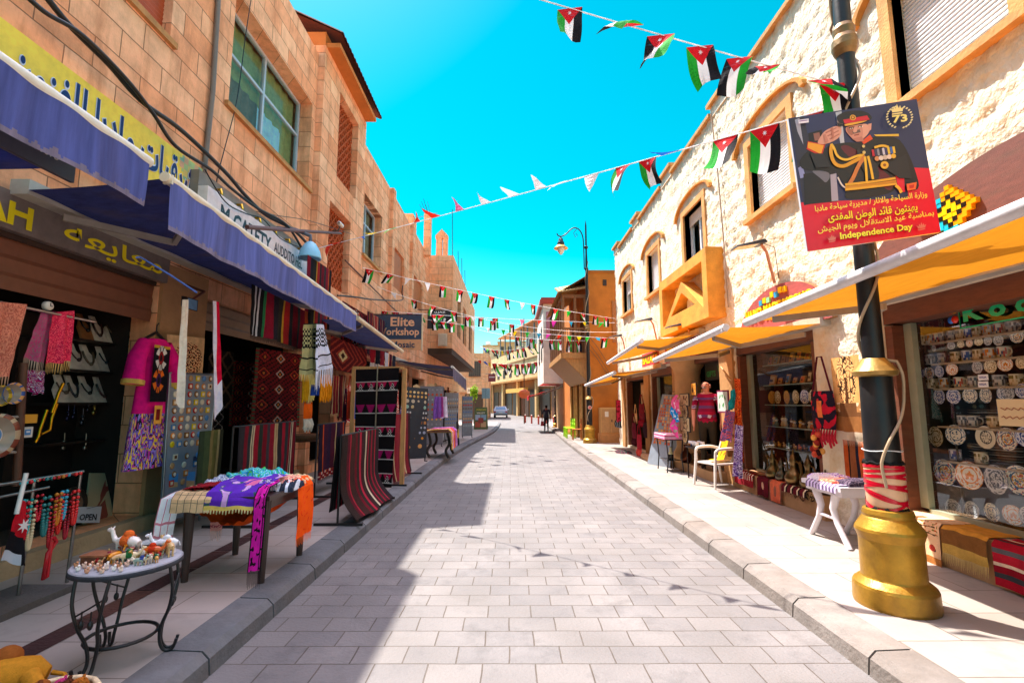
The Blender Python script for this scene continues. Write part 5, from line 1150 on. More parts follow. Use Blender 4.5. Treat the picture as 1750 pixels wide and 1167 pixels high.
m = MB(); m.grid(lambda u, v: (-2.62 + .56 * u, 4.16 + .7 * v, .74 - .20 * math.sin(math.pi * u) ** .8 * (.7 + .3 * math.sin(math.pi * v)) + .012 * math.sin(u * 40 + v * 5)), 40, 20, lambda u, v: H('d8520e')); one('cloth_sling', m, 'cloth', 'orange cloth slung underneath the top of the dark table', 'cloth')
scarf('dusty pink patterned scarf with fringe hanging beneath the dark table', [(360, 862), (382, 862), (380, 905), (360, 908)], -2.62, lambda u, v: H('a85a68') if int(v * 9) % 2 and noise.noise(Vector((u * 9, v * 20, 0))) > -.1 else H('d8a8a0'), 1, .01, 'd8b8a8', nu=12, nv=20, group='scarves hanging over the dark table', frL=.08)

# ---- rugs, stands and hanging textiles
RG = 'rugs shown along the left pavement'
def stand(label, x, y0, y1, zt_, legs=True):
    t = T('rug_stand', label, 'stand', (x, (y0 + y1) / 2, PV)); g0 = gz((y0 + y1) / 2) + PV
    m = MB(H('17171a')); m.tube([(x, y0, zt_), (x, y1, zt_)], .014, 6)
    for y in (y0, y1): m.tube([(x, y, zt_), (x, y, g0 + .02)], .014, 6); m.box(x - .28, x + .3, y - .016, y + .016, g0, g0 + .03)
    m.build('frame', 'black_paint', t)
def rug(label, tl, tr, br, bl, colfn, seed=0, amp=.012, nu=40, nv=40, fr=None, kick=0., frL=.06, name='rug', folds=1.5, mat='cloth'):
    tl, tr, br, bl = map(Vector, (tl, tr, br, bl)); m, f0 = hang(tl, tr, bl, br, colfn, nu, nv, folds, amp, seed=seed)
    if kick: m.v = [(x + kick * max(0, 1 - (z - bl.z) / .42) ** 2, y, z) for x, y, z in m.v]
    # the back face gives the weave its thickness
    nr = (tr - tl).cross(bl - tl).normalized(); n = len(m.v); k = len(m.f)
    m.add([Vector(p) - nr * .008 for p in m.v[:n]], [f[::-1] for f in m.f[:k]], [tuple(.6 * q for q in c) for c in m.c[:k]], True)
    fm = None
    if fr:
        fm = MB(H(fr)); row = m.v[nv * (nu + 1):(nv + 1) * (nu + 1)]
        for i in range(nu):
            a, b = Vector(row[i]), Vector(row[i + 1]); d = Vector((0, 0, -frL * (.7 + .5 * ((i * 7) % 5) / 5))); fm.poly([a * .9 + b * .1, b * .8 + a * .2, b * .5 + a * .5 + d, a * .9 + b * .1 + d])
    o = one(name, m, mat, label, 'rug', RG)
    if fm: fm.build('fringe', 'cloth', o)
    return o
S1 = [(1, '3a2a26'), (.5, '6a1c2a'), (.25, 'b8283a'), (.9, '4a2a26'), (.35, '7a1826'), (.5, '3a2e2a'), (.35, 'c82a44'), (.5, '4a2028'), (.6, '3a2a26'), (.12, 'e8d8b8'), (.08, '1a1414'), (.12, 'e8d8b8'), (.5, '5a1c2a'), (.2, 'c02840'), (.6, '3a2a2a'), (.25, 'a82038'), (.6, '4a2a2a'), (.2, 'c83048'), (.9, '33262a')]
S2 = [(.6, '3a3438'), (.5, '8a1a2a'), (.4, '3a3a3e'), (.14, 'e0d0a8'), (.1, '1a1a1a'), (.14, 'e0d0a8'), (.5, 'a81c30'), (.5, '2e3a32'), (.5, '8a1828'), (.4, '4a4046'), (.6, 'a01c30'), (.15, 'd8b888'), (.2, 'c8a070'), (.15, 'd8b888'), (.6, '3a3236'), (.5, 'b02034'), (.5, '3a3a40'), (.4, '961a2c'), (.12, 'e8dcb8'), (.12, '2a2a2a'), (.12, 'e8dcb8'), (.5, '8a1a2a')]
S3 = [(.5, '2a1c30'), (.15, 'e05a1c'), (.7, '4a1c3a'), (.5, '3a2040'), (.6, '5a1c34'), (.2, 'e0c088'), (.6, '3a1c3c'), (.5, '5a1a34'), (.25, 'e0561c'), (.3, '3a1a30')]
S4 = [(.3, '7a1c28'), (.12, 'e8c898'), (.9, 'a02838'), (.5, '8a2030'), (.15, 'd8905a'), (.7, 'a82a3a'), (.18, 'e8d0a0'), (.6, '8a1f30'), (.5, '3a1c22')]
S5 = [(.3, '15151a'), (.14, 'c8c8d0'), (.3, '15151c'), (.14, 'd0d0d8'), (.35, '18181e'), (.2, '2a7a4a'), (.7, '8a1430'), (.5, '2a2430'), (.6, '34302a'), (.15, 'c89a30'), (.5, 'b02a2a'), (.4, '2a2a30'), (.6, '7a1428'), (.4, '33363a'), (.6, '8a1630'), (.3, 'c0542a'), (.4, '1c1a1e')]
stand('black metal rug stand under the front striped rug at the kerb', -2.06, 6.0, 7.62, 1.19)
rug('maroon striped rug with cream centre lines hung at the kerb, nearest on its side', (-2.04, 5.98, 1.19), (-2.04, 7.6, 1.19), (-2.04, 7.6, .17), (-2.04, 5.98, .2), lambda u, v: stripe(u, S1), 1, .012, 90, 30, '15131a', .22)
rug('maroon striped rug back half hanging behind the front one, black edged', (-2.1, 7.6, 1.18), (-2.1, 5.98, 1.18), (-2.14, 5.98, .3), (-2.14, 7.6, .3), lambda u, v: H('1c181a') if u > .95 else stripe(u, S1), 2, .01, 60, 20)
stand('black metal rug stand under the red striped rug further along the kerb', -2.12, 8.75, 10.2, 1.37)
rug('bright red striped rug hanging at the kerb behind the tall black one', (-2.1, 8.73, 1.37), (-2.1, 10.2, 1.37), (-2.1, 10.2, .22), (-2.1, 8.73, .2), lambda u, v: stripe(u, S4), 3, .02, 70, 30, '6a1a22', .06)
stand('black metal rug stand under the purple rug by the shop front', -3.02, 7.7, 8.95, 1.24)
def purrug(u, v):
    if v > .86: return H(['c83a2a', 'e8e0d0', 'd8642a', '5a1a2a'][int(u * 24 + int(v * 40)) % 4]) if int(v * 40) % 2 else H('8a1a30')
    return stripe(u, S3)
rug('purple striped rug with orange lines and tufted hem by the shop front', (-3.0, 7.72, 1.24), (-3.0, 8.93, 1.24), (-3.0, 8.93, .38), (-3.0, 7.72, .4), purrug, 4, .012, 80, 44, '2a1a20')
stand('black metal rug stand under the grey and red rug behind the scarf table', -3.32, 5.9, 7.6, 1.3)
rug('grey and red striped rug hanging behind the scarf table', (-3.3, 5.98, 1.3), (-3.3, 7.56, 1.3), (-3.3, 7.56, .5), (-3.3, 5.98, .5), lambda u, v: stripe(u, S2) if not (.5 < (u * 22) % 1 and v * 40 % 2 < 0) else H('000000'), 5, .012, 100, 24)
rug('olive green striped rug hanging beside the grey and red one', (-3.5, 5.55, 1.27), (-3.5, 6.0, 1.27), (-3.5, 6.0, .5), (-3.5, 5.55, .5), lambda u, v: stripe(u, [(.5, '3a4a34'), (.5, '4a5a3a'), (.2, '8a7a4a'), (.5, '6a6a3a'), (.2, 'a89a6a'), (.3, '3a3a2a')]), 6, .012, 40, 16)
def bed(u, v):
    q = (v * 5.2) % 1
    if .02 < abs(u - .5) < .0: return H('000000')
    if q < .58: return H('1b1517') if u < .48 or u > .52 else H('241c1e')
    if .58 < q < .61 or q > .965: return H('d8d0c8')
    a = (u * 4) % 1; h = (q - .61) / .355
    if abs(a - .5) < .32 * h and int(v * 5.2) % 2 == 0: return H('d8ccc4') if (int(a * 20) + int(h * 6)) % 2 else H('1b1517')
    if abs(a - .5) < .12 + .3 * (1 - h): return H('b01a64') if int(v * 5.2) % 2 else H('c81e50')
    return H('1b1517')
rug('tall black woven rug with pink and white banded motifs on a wooden frame', (-2.78, 8.72, 2.17), (-1.98, 8.62, 2.2), (-2.05, 8.6, .12), (-2.72, 8.68, .14), bed, 7, .006, 60, 130, '1a1618', 0, .05)
t = T('wooden_rack', 'pale wooden rack holding up the tall black rug', 'rack', (-2.4, 8.72, PV)); m = MB(H('c08a50'))
m.box(-2.84, -1.92, 8.72, 8.76, 2.18, 2.23); m.box(-1.95, -1.88, 8.74, 8.82, PV, 2.2); m.box(-2.86, -2.8, 8.74, 8.8, PV, 2.2); m.build('frame', 'wood', t); m = MB(H('8a8478')); m.tube([(-2.36, 8.6, 2.26), (-2.36, 8.58, .15)], .014, 6); m.build('pole', 'metal', t)
rug('black and red kilim of diamonds with pale medallions hung in front of the rug shop', (-4.12, 7.82, 2.47), (-4.12, 9.52, 2.52), (-4.12, 9.55, 1.12), (-4.12, 7.80, 1.16), kilim, 8, .008, 90, 90, None)
rug('brown and grey diamond rug in the dark of the rug shop', (-4.55, 7.3, 2.4), (-4.55, 7.95, 2.4), (-4.55, 7.95, 1.5), (-4.55, 7.3, 1.5), lambda u, v: lattice(u, v, '6a5240', '241a16', 2, 3, .1), 9, .008, 34, 40)
rug('black trellis patterned rug hanging lowest in the dark of the rug shop', (-4.5, 6.9, 1.6), (-4.5, 7.7, 1.6), (-4.5, 7.7, .8), (-4.5, 6.9, .8), lambda u, v: lattice(u, v, '8a8a88', '15151a', 3, 5, .06), 10, .008, 40, 44)
rug('dark red and white rug hanging deep in the rug shop doorway', (-4.7, 8.2, 2.3), (-4.7, 9.5, 2.3), (-4.7, 9.5, 1.2), (-4.7, 8.2, 1.2), kilim, 18, .008, 40, 40)
def awnrug(u, v): return H('d8d8d8') if .55 < v < .57 and int(u * 60) % 2 else stripe(u, S5)
rug('multicoloured striped rug hanging under the long blue awning', (-3.25, 5.95, 3.06), (-3.25, 7.75, 3.02), (-3.25, 7.75, 2.42), (-3.25, 5.95, 2.44), awnrug, 11, .02, 120, 30, '1c1418', folds=3)
rug('red and black striped rug hanging above the long blue awning by the dome lamp', (-3.6, 8.35, 4.18), (-3.6, 9.5, 4.20), (-3.6, 9.5, 3.0), (-3.6, 8.35, 3.0), lambda u, v: stripe(u, S5[6:]), 12, .012, 60, 16)
rug('dark crimson kilim with a cream diamond hanging under the short awning', (-3.55, 9.5, 2.9), (-3.55, 11.9, 2.85), (-3.55, 11.9, 2.22), (-3.55, 9.5, 2.25), lambda u, v: (H('d8c898') if .1 < abs(u - .3) * 1.6 + abs(v - .5) < .2 else H('2a1014') if abs(u - .3) * 1.6 + abs(v - .5) < .1 else H('5a0f1a') if int((abs(u - .3) * 1.6 + abs(v - .5)) * 14) % 3 else H('a03a2c')), 13, .01, 80, 40)
rug('red and black woven panel hung high above the short grey awning', (-3.95, 11.2, 3.95), (-3.95, 13.2, 3.95), (-3.95, 13.2, 3.0), (-3.95, 11.2, 3.0), lambda u, v: kilim(u * .6 + .2, v), 14, .012, 50, 30)
for i, (c, s) in enumerate((('7a1428', S5[6:]), ('a02030', S4), ('1c2434', S3), ('8a1a2a', S5))):
    y = 13.0 + i * .62
    rug(f'narrow striped woven runner hung high above the grey awning, {ORD[i]} from the left', (-3.9, y, 4.05), (-3.9, y + .55, 4.07), (-3.9, y + .55, 2.85), (-3.9, y, 2.9), (lambda s: lambda u, v: stripe(u, s))(s), 15 + i, .02, 30, 16, c)
for i, (y, c) in enumerate(((11.9, 'a01830'), (12.35, '1a2030'), (12.8, '8a1a2c'), (13.25, 'c8ccd8'), (13.7, '5a1428'), (14.1, '20283a'))):
    rug(f'small tasselled cloth hanging below the short awning, {ORD[i]} from the left', (-3.45, y, 2.95), (-3.45, y + .36, 2.95), (-3.45, y + .34, 2.42), (-3.45, y + .02, 2.4), (lambda c: lambda u, v: H(c) if v < .75 else H('d8d4dc'))(c), 20 + i, .02, 12, 14, c, frL=.12)
for i, (y, x, z, h, w, sp) in enumerate(((10.15, -3.72, 2.15, .8, .5, S4), (10.75, -3.8, 2.2, .95, .45, S2), (11.55, -3.78, 2.3, 1.0, .55, S3), (12.3, -3.74, 2.25, .9, .6, S1), (13.7, -3.6, 2.5, .8, .6, S5), (14.5, -3.5, 2.4, .9, .6, S4), (15.4, -3.4, 2.4, .9, .6, S3), (16.5, -3.6, 2.3, 1.0, .7, S2), (17.0, -2.4, 2.1, .9, .5, S1), (19.9, -2.6, 2.2, .9, .6, S5))):
    rug(f'striped woven hanging crowded along the farther left shopfronts, {ORD[i]} from the camera', (x, y, z), (x, y + w, z), (x, y + w, z - h), (x, y, z - h), (lambda sp, i: lambda u, v: stripe(u, sp) if (int(v * 5) + i) % 4 else stripe(1 - u, sp[::-1]))(sp, i), 40 + i, .02, 44, 24, ('c8a878', '2a1418', 'a01c30')[i % 3], folds=2)
for i in range(9):
    y = 10.3 + i * .62; c = ['c01838', 'e0a020', '1c6ab0', 'e06a1c', '8a1a5a', '2a8a7a', 'd8d0c8', 'b02028', '5a3a9a'][i]
    m, fn = hang((-3.45 + .08 * (i % 3), y, 1.95), (-3.45, y + .26, 1.95), (-3.45, y - .02, 1.15 - .1 * (i % 2)), (-3.42, y + .3, 1.2), (lambda c: lambda u, v: speck(u, v * 2, [c, c, 'e8d8c0'], 6, ord(c[0])))(c), 30, 50, 2.5, .035, seed=i)
    one('scarf', m, 'cloth', f'{("crimson", "golden", "blue", "orange", "plum", "teal", "cream", "dark red", "violet")[i]} scarf hung among the farther left shopfronts', 'scarf', 'scarves along the farther shopfronts')
KC = 'checked headscarves under the long awning'
def kef(c1, c2): return lambda u, v: H(c1) if (int(u * 16) + int(v * 22)) % 2 and .1 < v < .5 or int(v * 40) % 9 == 0 else H(c2)
scarf('olive and black checked headscarf hanging under the end of the long awning', [(520, 553), (543, 552), (540, 640), (514, 640)], -3.0, kef('1a1c1a', '9a9668'), 2.5, .03, 'c8b878', nu=26, nv=34, seed=2, group=KC)
scarf('white and black checked headscarf with long tassels under the end of the long awning', [(541, 552), (553, 553), (568, 625), (536, 640)], -2.92, kef('20222a', 'c8cce0'), 2.5, .035, 'd0d4e4', nu=26, nv=34, seed=4, group=KC, frL=.26)
m = MB(H('1c3a8a'))
for i in range(7): p = at(532 + i * 2, 668, X=-3.05); m.tube([p + Vector((0, 0, .1)), p - Vector((0, 0, .07))], [.006, .016], 5)
one('tassel_bunch', m, 'cloth', 'small bunch of blue tassels below the checked headscarves', 'tassels')
for i, (x, c) in enumerate(((522, 'd8a820'), (532, 'c8c070'), (552, 'e09018'), (561, 'd88810'))):
    m = MB(H(c))
    for k in range(10): p = at(x + (k - 5) * .9, 640, X=-3.25 - .02 * (k % 3)); q = at(x + (k - 5) * 1.1, 688 - (k * 5) % 12, X=-3.25); m.tube([p, (p + q) / 2 + Vector((.01, 0, 0)), q], [.01, .016, .012], 5)
    one('yarn_hank', m, 'cloth', f'hank of {("golden", "pale yellow", "orange", "amber")[i]} yarn hanging beside the pillar', 'yarn', 'yarn hanging by the pillar')
def bag(label, px, X, w, h, c, flap=None, tass=None, name='shoulder_bag', group='woven bags hung outside the shops', strap=.3, colfn=None):
    p = at(*px, X=X); t = T(name, label, 'bag', (p.x, p.y, p.z - h), group); n = 1 if X < 0 else -1
    m = MB(H(c)); m.grid(lambda u, v: (p.x + n * (.05 * math.sin(math.pi * u) * (.4 + .6 * math.sin(math.pi * min(1, v * 1.1)))), p.y + (u - .5) * w * (1 + .12 * math.sin(v * 3)), p.z - h * v), 50 if colfn else 14, 50 if colfn else 14, colfn)
    m.grid(lambda u, v: (p.x - n * .04 * math.sin(math.pi * u), p.y - (u - .5) * w * (1 + .12 * math.sin(v * 3)), p.z - h * v), 8, 6); m.build('body', 'cloth', t)
    m = MB(H(flap or c)); m.tube([(p.x, p.y - w * .42, p.z), (p.x, p.y - w * .1, p.z + strap), (p.x, p.y + w * .1, p.z + strap), (p.x, p.y + w * .42, p.z)], .012, 5); m.build('strap', 'cloth', t)
    if tass:
        m = MB(H(tass))
        for k in range(9): y = p.y + (k / 8 - .5) * w; m.tube([(p.x, y, p.z - h), (p.x + n * .02, y + .01, p.z - h - .1), (p.x, y, p.z - h - .16 - .03 * (k % 3))], [.008, .02, .012], 5)
        m.build('tassel', 'cloth', t)
    return t
bag('rust red woven bag hanging by the left pillar', (598, 668), -3.2, .26, .55, 'a8341c')
bag('bright blue woven bag hanging beside the rust red one', (607, 668), -3.1, .24, .55, '1c5ab8')
bag('dark plum bag partly hidden behind the rust red one', (590, 690), -3.3, .2, .4, '4a1c34')
bag('bright orange bag hanging low between the rug shop and the pillar', (527, 690), -3.35, .32, .24, 'e06010', tass='d8d0c0')
t = T('basket_tray', 'shallow wooden tray hanging behind the rugs', 'tray', at(520, 742, X=-3.6)); p = at(520, 742, X=-3.6); m = MB(H('7a4a28')); m.lathe([(0, -.1), (.2, -.1), (.3, 0), (.31, 0), (.21, -.12), (0, -.12)], p, 18); m.build('body', 'wood', t)
t = T('water_jug', 'blue grey plastic crate standing on the pavement behind the striped rugs', 'crate', (-3.6, 7.4, PV)); m = MB(H('8a9aa8')); m.box(-3.75, -3.4, 7.4, 7.75, PV, .75)
for i in range(4): m.box(-3.395, -3.385, 7.45, 7.7, .22 + .13 * i, .28 + .13 * i, H('5a6a78'))
m.build('body', 'plastic', t)

# ---- black display board, small scarf table, far stands
def board(label, quad, cols, rows_, base, name='display_board', shapes='round', g=0):
    t = T(name, label, 'display board', tuple((Vector(quad[0]) + Vector(quad[1])) / 2)); q = [Vector(p) for p in quad]
    bf = lambda u, v, h=0: (q[0] * (1 - u) + q[1] * u) * (1 - v) + (q[3] * (1 - u) + q[2] * u) * v + (q[1] - q[0]).cross(q[3] - q[0]).normalized() * h
    m = MB(H(base)); m.prism(q, (q[1] - q[0]).cross(q[3] - q[0]).normalized() * -.03); m.build('panel', 'black_paint', t)
    W_ = (q[1] - q[0]).length; Hh = (q[3] - q[0]).length; k = 0
    for (v, n, r, cs) in rows_:
        for i in range(n):
            u = (i + .6) / (n + .2); m = MB(H(cs[(i * 3 + k) % len(cs)])); c = bf(u, v, .006)
            if r > 0: m.add([c] + [bf(u + r / W_ * math.cos(a / 10 * 6.283), v + r / Hh * math.sin(a / 10 * 6.283), .004) for a in range(10)], [(0, 1 + a, 1 + (a + 1) % 10) for a in range(10)])
            else: m.poly([bf(u + a * r / W_, v + b * r * 1.2 / Hh, .005) for a, b in ((1, 1), (-1, 1), (-1, -1), (1, -1))])
            k += 1; m.build('ornament', 'gloss', t)
    m = MB(H('c8a070')); m.poly([bf(.35, 1.0, .004), bf(.65, 1.0, .004), bf(.65, 1.02, .004), bf(.5, 1.05, .004), bf(.35, 1.02, .004)]); m.build('header', 'wood', t)
    m = MB(H('15151a'))
    for u in (.05, .95): m.tube([bf(u, .02), bf(u, 0) - Vector((0, 0, .06)), bf(u, 0) + Vector((0, .3, -.1))], .014, 5)
    m.build('leg', 'black_paint', t)
    return t
zg = gz(11) + PV
board('tall black board of round ornaments standing at the left kerb', [(-2.42, 10.95, zg + .2), (-1.92, 11.25, zg + .2), (-1.92, 11.35, 1.9), (-2.42, 11.1, 1.95)], None,
      [(.93, 6, .03, ['d8b070', 'c89850', 'e8c890']), (.87, 6, .03, ['d8a860', 'e0b878']), (.80, 4, .045, ['b8a890', '7a98a0', 'c8b080', '8a6a4a']), (.72, 4, .045, ['d8c8a0', '8ab0a0', 'c0a878']), (.64, 9, -.018, ['c8c8c8', 'a8a8a0']), (.57, 8, .024, ['b09a90', '8a7a8a', 'c8b8b0']), (.50, 6, -.028, ['b87a4a', 'd0a880', '8a5a3a']), (.43, 6, .028, ['8a8aa0', 'a8a8b8']), (.36, 5, .035, ['7a84a8', '9aa0b8']), (.28, 3, .03, ['d88a2a', '3a8ac8']), (.17, 2, .05, ['c8d0e0', 'd89a5a'])], '16202e')
t = T('scarf_table', 'small dark legged table draped with pink and orange scarves', 'table', (-1.95, 13.6, zg)); m = MB(H('8a6a4a')); m.box(-2.3, -1.6, 13.1, 14.4, .78, .82); m.build('tabletop', 'wood', t)
for (x, y) in ((-2.2, 13.2), (-1.7, 13.2), (-2.2, 14.3), (-1.7, 14.3)): m = MB(H('2a2420')); m.tube(sm([(x, y, .78), (x + .06, y, .5), (x - .03, y, .3), (x + .05, y, gz(13) + PV)]), .038, 7); m.build('leg', 'wood', t)
for i, (y, c, c2) in enumerate(((12.98, 'c8a03a', 'd8b860'), (13.2, 'd88ab0', 'e0a8c8'), (13.48, 'e8602a', 'f08048'), (13.75, 'b03a7a', 'c8589a'), (14.05, 'c890c8', '9a60b0'))):
    m, fn = ribbon([(-2.2, y + .1, .86), (-1.65, y + .1, .88), (-1.56, y + .1, .8), (-1.54, y + .1, .35)], (0, .25, 0), (lambda c, c2: lambda u, v: H(c) if noise.noise(Vector((u * 8, v * 16, 1))) > -.1 else H(c2))(c, c2), 12, 26, .015, i); one('scarf', m, 'cloth', f'{("mustard", "pale pink", "orange", "magenta", "lilac")[i]} scarf hanging off the small table at the kerb', 'scarf', 'scarves on the small table')
for i, (x, c) in enumerate(((-2.2, 'b04a8a'), (-2.1, 'd8d0e0'), (-2.28, '8a5ab0'))):
    m, fn = hang((x, 14.6, 1.75), (x + .2, 14.5, 1.75), (x - .05, 14.6, 1.1), (x + .22, 14.5, 1.15), (lambda c: lambda u, v: H(c))(c), 10, 14, 2, .03, seed=i); one('scarf', m, 'cloth', f'{("magenta", "white", "violet")[i]} scarf hung on a peg behind the small scarf table', 'scarf', 'scarves on the small table')
GOODS = ['c8a070', '8a8a94', '4a78b0', 'b04a3a', 'd8c8a8', '6a5a4a', 'e0a040', '9aa8b0']
def farboard(label, x0, x1, y0, y1, z1, seed, base='6a6a72'):
    z0 = gz(y0) + PV + .15; r2 = random.Random(seed)
    board(label, [(x0, y0, z0), (x1, y1, z0), (x1, y1, z1), (x0, y0, z1)], None, [(.94 - .085 * k, 6, r2.choice([.03, .04, -.03]), r2.sample(GOODS, 4)) for k in range(9)], base)
farboard('grey wire board of small goods behind the small scarf table', -3.0, -2.2, 15.6, 16.0, 2.1, 1)
farboard('tall grey magnet board beside the dark grey awning, nearer of two', -2.5, -2.05, 18.6, 19.2, 1.95, 2, '77777c')
farboard('tall grey magnet board beside the dark grey awning, farther of two', -2.1, -1.7, 21.3, 21.8, 1.85, 3, '707884')
farboard('narrow wooden rack of trinkets under the dark grey awning', -3.0, -2.6, 18.0, 18.2, 2.2, 4, '8a6038')
bag('dark bag hanging on the trinket rack under the dark grey awning', (782, 720), -1.95, .4, .4, '2a2428', tass='c8a040')
bag('black and yellow bag stacked low beside the far magnet boards', (783, 748), -1.9, .4, .4, '201c20', flap='d8b030')
t = T('a_board', 'green menu board with food pictures standing on the far left pavement', 'menu board', (-2.05, 34, gz(34) + PV)); z = gz(34) + PV
m = MB(H('5a6a3a')); m.prism([(-2.55, 33.8, z), (-1.6, 33.8, z), (-1.65, 34.1, z + 1.5), (-2.5, 34.1, z + 1.5)], (0, .05, 0)); m.prism([(-2.55, 34.6, z), (-1.6, 34.6, z), (-1.65, 34.2, z + 1.48), (-2.5, 34.2, z + 1.48)], (0, .05, 0)); m.build('panel', 'paint', t)
m = MB(); fa = lambda u, v, h=0: (-2.5 + .85 * u, 33.79 + .3 * v - h, z + 1.5 * v); write(m, 'JORDAN', lambda u, v, h: fa(.1 + .8 * u, .84 + .08 * v, .004 + h), H('e8d848'), .02); write(m, 'VALLEY', lambda u, v, h: fa(.15 + .7 * u, .70 + .08 * v, .004 + h), H('e8e0c8'), .02)
for i, (u, v, c) in enumerate(((.05, .42, 'a8b8c8'), (.52, .42, '8aa8b8'), (.05, .1, 'b85a3a'), (.52, .1, 'c8a070'), (.3, .28, '9a3a2a'))): m.poly([fa(u, v, .003 + .001 * i), fa(u + .42, v, .003 + .001 * i), fa(u + .42, v + .24, .003 + .001 * i), fa(u, v + .24, .003 + .001 * i)], H(c))
m.build('print', 'print', t)
t = T('road_sign', 'back of a grey road sign on a thin pole where the left kerb bends', 'road sign', (-1.9, 38, gz(38) + PV)); m = MB(H('9ab0c4')); m.box(-2.25, -1.62, 37.98, 38.0, 1.85, 2.65); m.box(-1.96, -1.93, 37.95, 37.98, 1.85, 2.65, H('7a8a9a')); m.build('panel', 'metal', t); m = MB(H('8a8a8a')); m.tube([(-1.94, 38.02, gz(38) + PV), (-1.94, 38.02, 2.6)], .03, 6); m.build('pole', 'metal', t)
t = T('wall_sign', 'white sign with dark writing beside the orange corner block', 'sign', (-3.0, 44, 2.3)); m = MB(H('eee8dc')); m.box(-3.95, -2.95, 43.96, 44, 2.35, 2.85); m.build('panel', 'paint', t); m = MB(); write(m, 'PARKING', ff(-3.85, -3.05, 2.5, 2.72, 43.955), H('4a4a50'), .02); m.build('lettering', 'print', t); m = MB(H('7a7a7a')); m.tube([(-3.45, 44.02, -.3), (-3.45, 44.02, 2.8)], .03, 6); m.build('pole', 'metal', t)
t = T('red_hanging_sign', 'dark red hanging sign with pale writing at the bend of the street', 'sign', (-2, 56, 3.8)); m = MB(H('6a1620')); m.box(-2.6, -1.75, 56, 56.06, 3.9, 4.75); m.build('panel', 'paint', t); m = MB(); write(m, 'SOUVENIR', ff(-2.5, -1.85, 4.35, 4.5, 55.995), H('e0c8c8'), .02); m.build('lettering', 'print', t); m = MB(H('3a3030')); m.tube([(-2.9, 56.03, 4.8), (-1.75, 56.03, 4.8)], .03, 5); m.build('bracket', 'black_paint', t)
t = T('potted_tree', 'small yellow green tree by the corner of the jutting block', 'tree', (-3.2, 42.5, -.28)); m = MB(H('5a4028')); m.tube([(-3.2, 42.5, -.3), (-3.18, 42.5, 1.2), (-3.2, 42.5, 2.2)], [.04, .03, .02], 7); m.build('trunk', 'wood', t)
m = MB(); r2 = random.Random(3)
for i in range(420):
    a, b = r2.uniform(0, 6.28), r2.gauss(0, .5); rr = .32 * r2.random() ** .5; c = Vector((-3.2 + rr * math.cos(a), 42.5 + rr * math.sin(a), 2.4 + b * .5)); d = Vector((r2.gauss(0, 1), r2.gauss(0, 1), r2.gauss(0, 1))).normalized() * .1; e = d.orthogonal().normalized() * .06; m.poly([c - d, c + e, c + d, c - e], H(r2.choice(['86a422', '6f901f', '9cb436', '55781a'])))
m.build('crown', 'cloth', t)
# ================================================================== right side: awnings, signs, lamps
OR = H('ec9c26')
GR = 'orange awnings over the right shops'
awning('orange awning over the ceramics shop, nearest the camera on the right', 3.96, 2.66, 2.67, 1.0, 5.4, 2.66, 2.49, 'awning', OR, 'dcd8da', None, GR)
awning('orange awning over the mosaic shop window, second along the right side', 3.96, 2.58, 2.67, 5.98, 8.95, 2.52, 2.36, 'awning', OR, 'dcd8da', None, GR)
awning('highest orange awning, beside the framed gable ornament', 3.96, 3.0, 2.67, 9.85, 13.3, 2.84, 2.66, 'awning', OR, 'dcd8da', None, GR)
awning('lowest orange awning at the far end of the cream stone building', 3.96, 2.5, 2.67, 12.5, 17.4, 2.34, 2.18, 'awning', OR, 'dcd8da', None, GR)
def archsign(label, yc, hw, z0, h, col, texts, emblem, side='8a5a2a'):
    X = 3.9; t = T('arched_sign', label, 'sign', (X, yc, z0), 'arched shop signs on the right')
    pts = [(yc + hw * math.cos(math.pi * k / 28), z0 + h * math.sin(math.pi * k / 28)) for k in range(29)]
    m = MB(col); m.prism([(X, a, b) for a, b in pts], (.07, 0, 0), None, H(side)); m.build('panel', 'timber', t)
    m = MB(); f = wallfn(X - .003, -1, 0, 1, 0, 1)
    for s, ya, yb, za, zb, c in texts: write(m, s, (lambda ya, yb, za, zb: lambda u, v, h=0: (X - .003 - h, yb + (ya - yb) * u, za + (zb - za) * v))(ya, yb, za, zb), H(c), .02, .03)
    m.build('lettering', 'paint', t); m = MB(); emblem(m, X); m.build('emblem', 'gloss', t)
    return t
def em1(m, X):
    for i, (c, dz) in enumerate((('2a9ad8', -.02), ('f0c818', .0), ('8ad0a0', -.03), ('f0c818', .05), ('2a9ad8', .0), ('f0c818', .06), ('e0b010', .03))):
        y = 7.40 - i * .11; m.box(X - .03, X - .002, y - .042, y + .042, 3.09 + .006 * i + dz * .7, 3.17 + .006 * i + dz * .7, H(c))
archsign('dusty red arched sign reading HAND MADE MOSAIC in yellow letters', 7.0, 1.2, 2.62, .68, H('a04a48'), [('HAND MADE MOSAIC', 6.15, 7.88, 2.88, 3.06, 'f5d010')], em1)
def em2(m, X):
    p = .046
    for i in range(-5, 6):
        for j in range(-5, 6):
            d = abs(i) + abs(j)
            if d > 5: continue
            c = 'f0d010' if d in (1, 2) else '1a1414' if d in (0, 3) else ('18b8e0' if i - j * .4 > .6 and d > 3 else 'e8a010')
            m.box(X - .035 - .004 * (d % 2), X - .002, 4.1 + i * p - p / 2, 4.1 + i * p + p / 2 - .001, 3.27 + j * p * .92 - p * .46, 3.27 + j * p * .92 + p * .46 - .001, H(c))
archsign('brown arched sign with a stepped diamond mosaic emblem above the ceramics shop', 3.5, 1.75, 2.72, .92, H('6b3c30'), [('DANI PALACE GIFTS', 2.4, 4.95, 2.86, 3.06, 'f5d010')], em2)
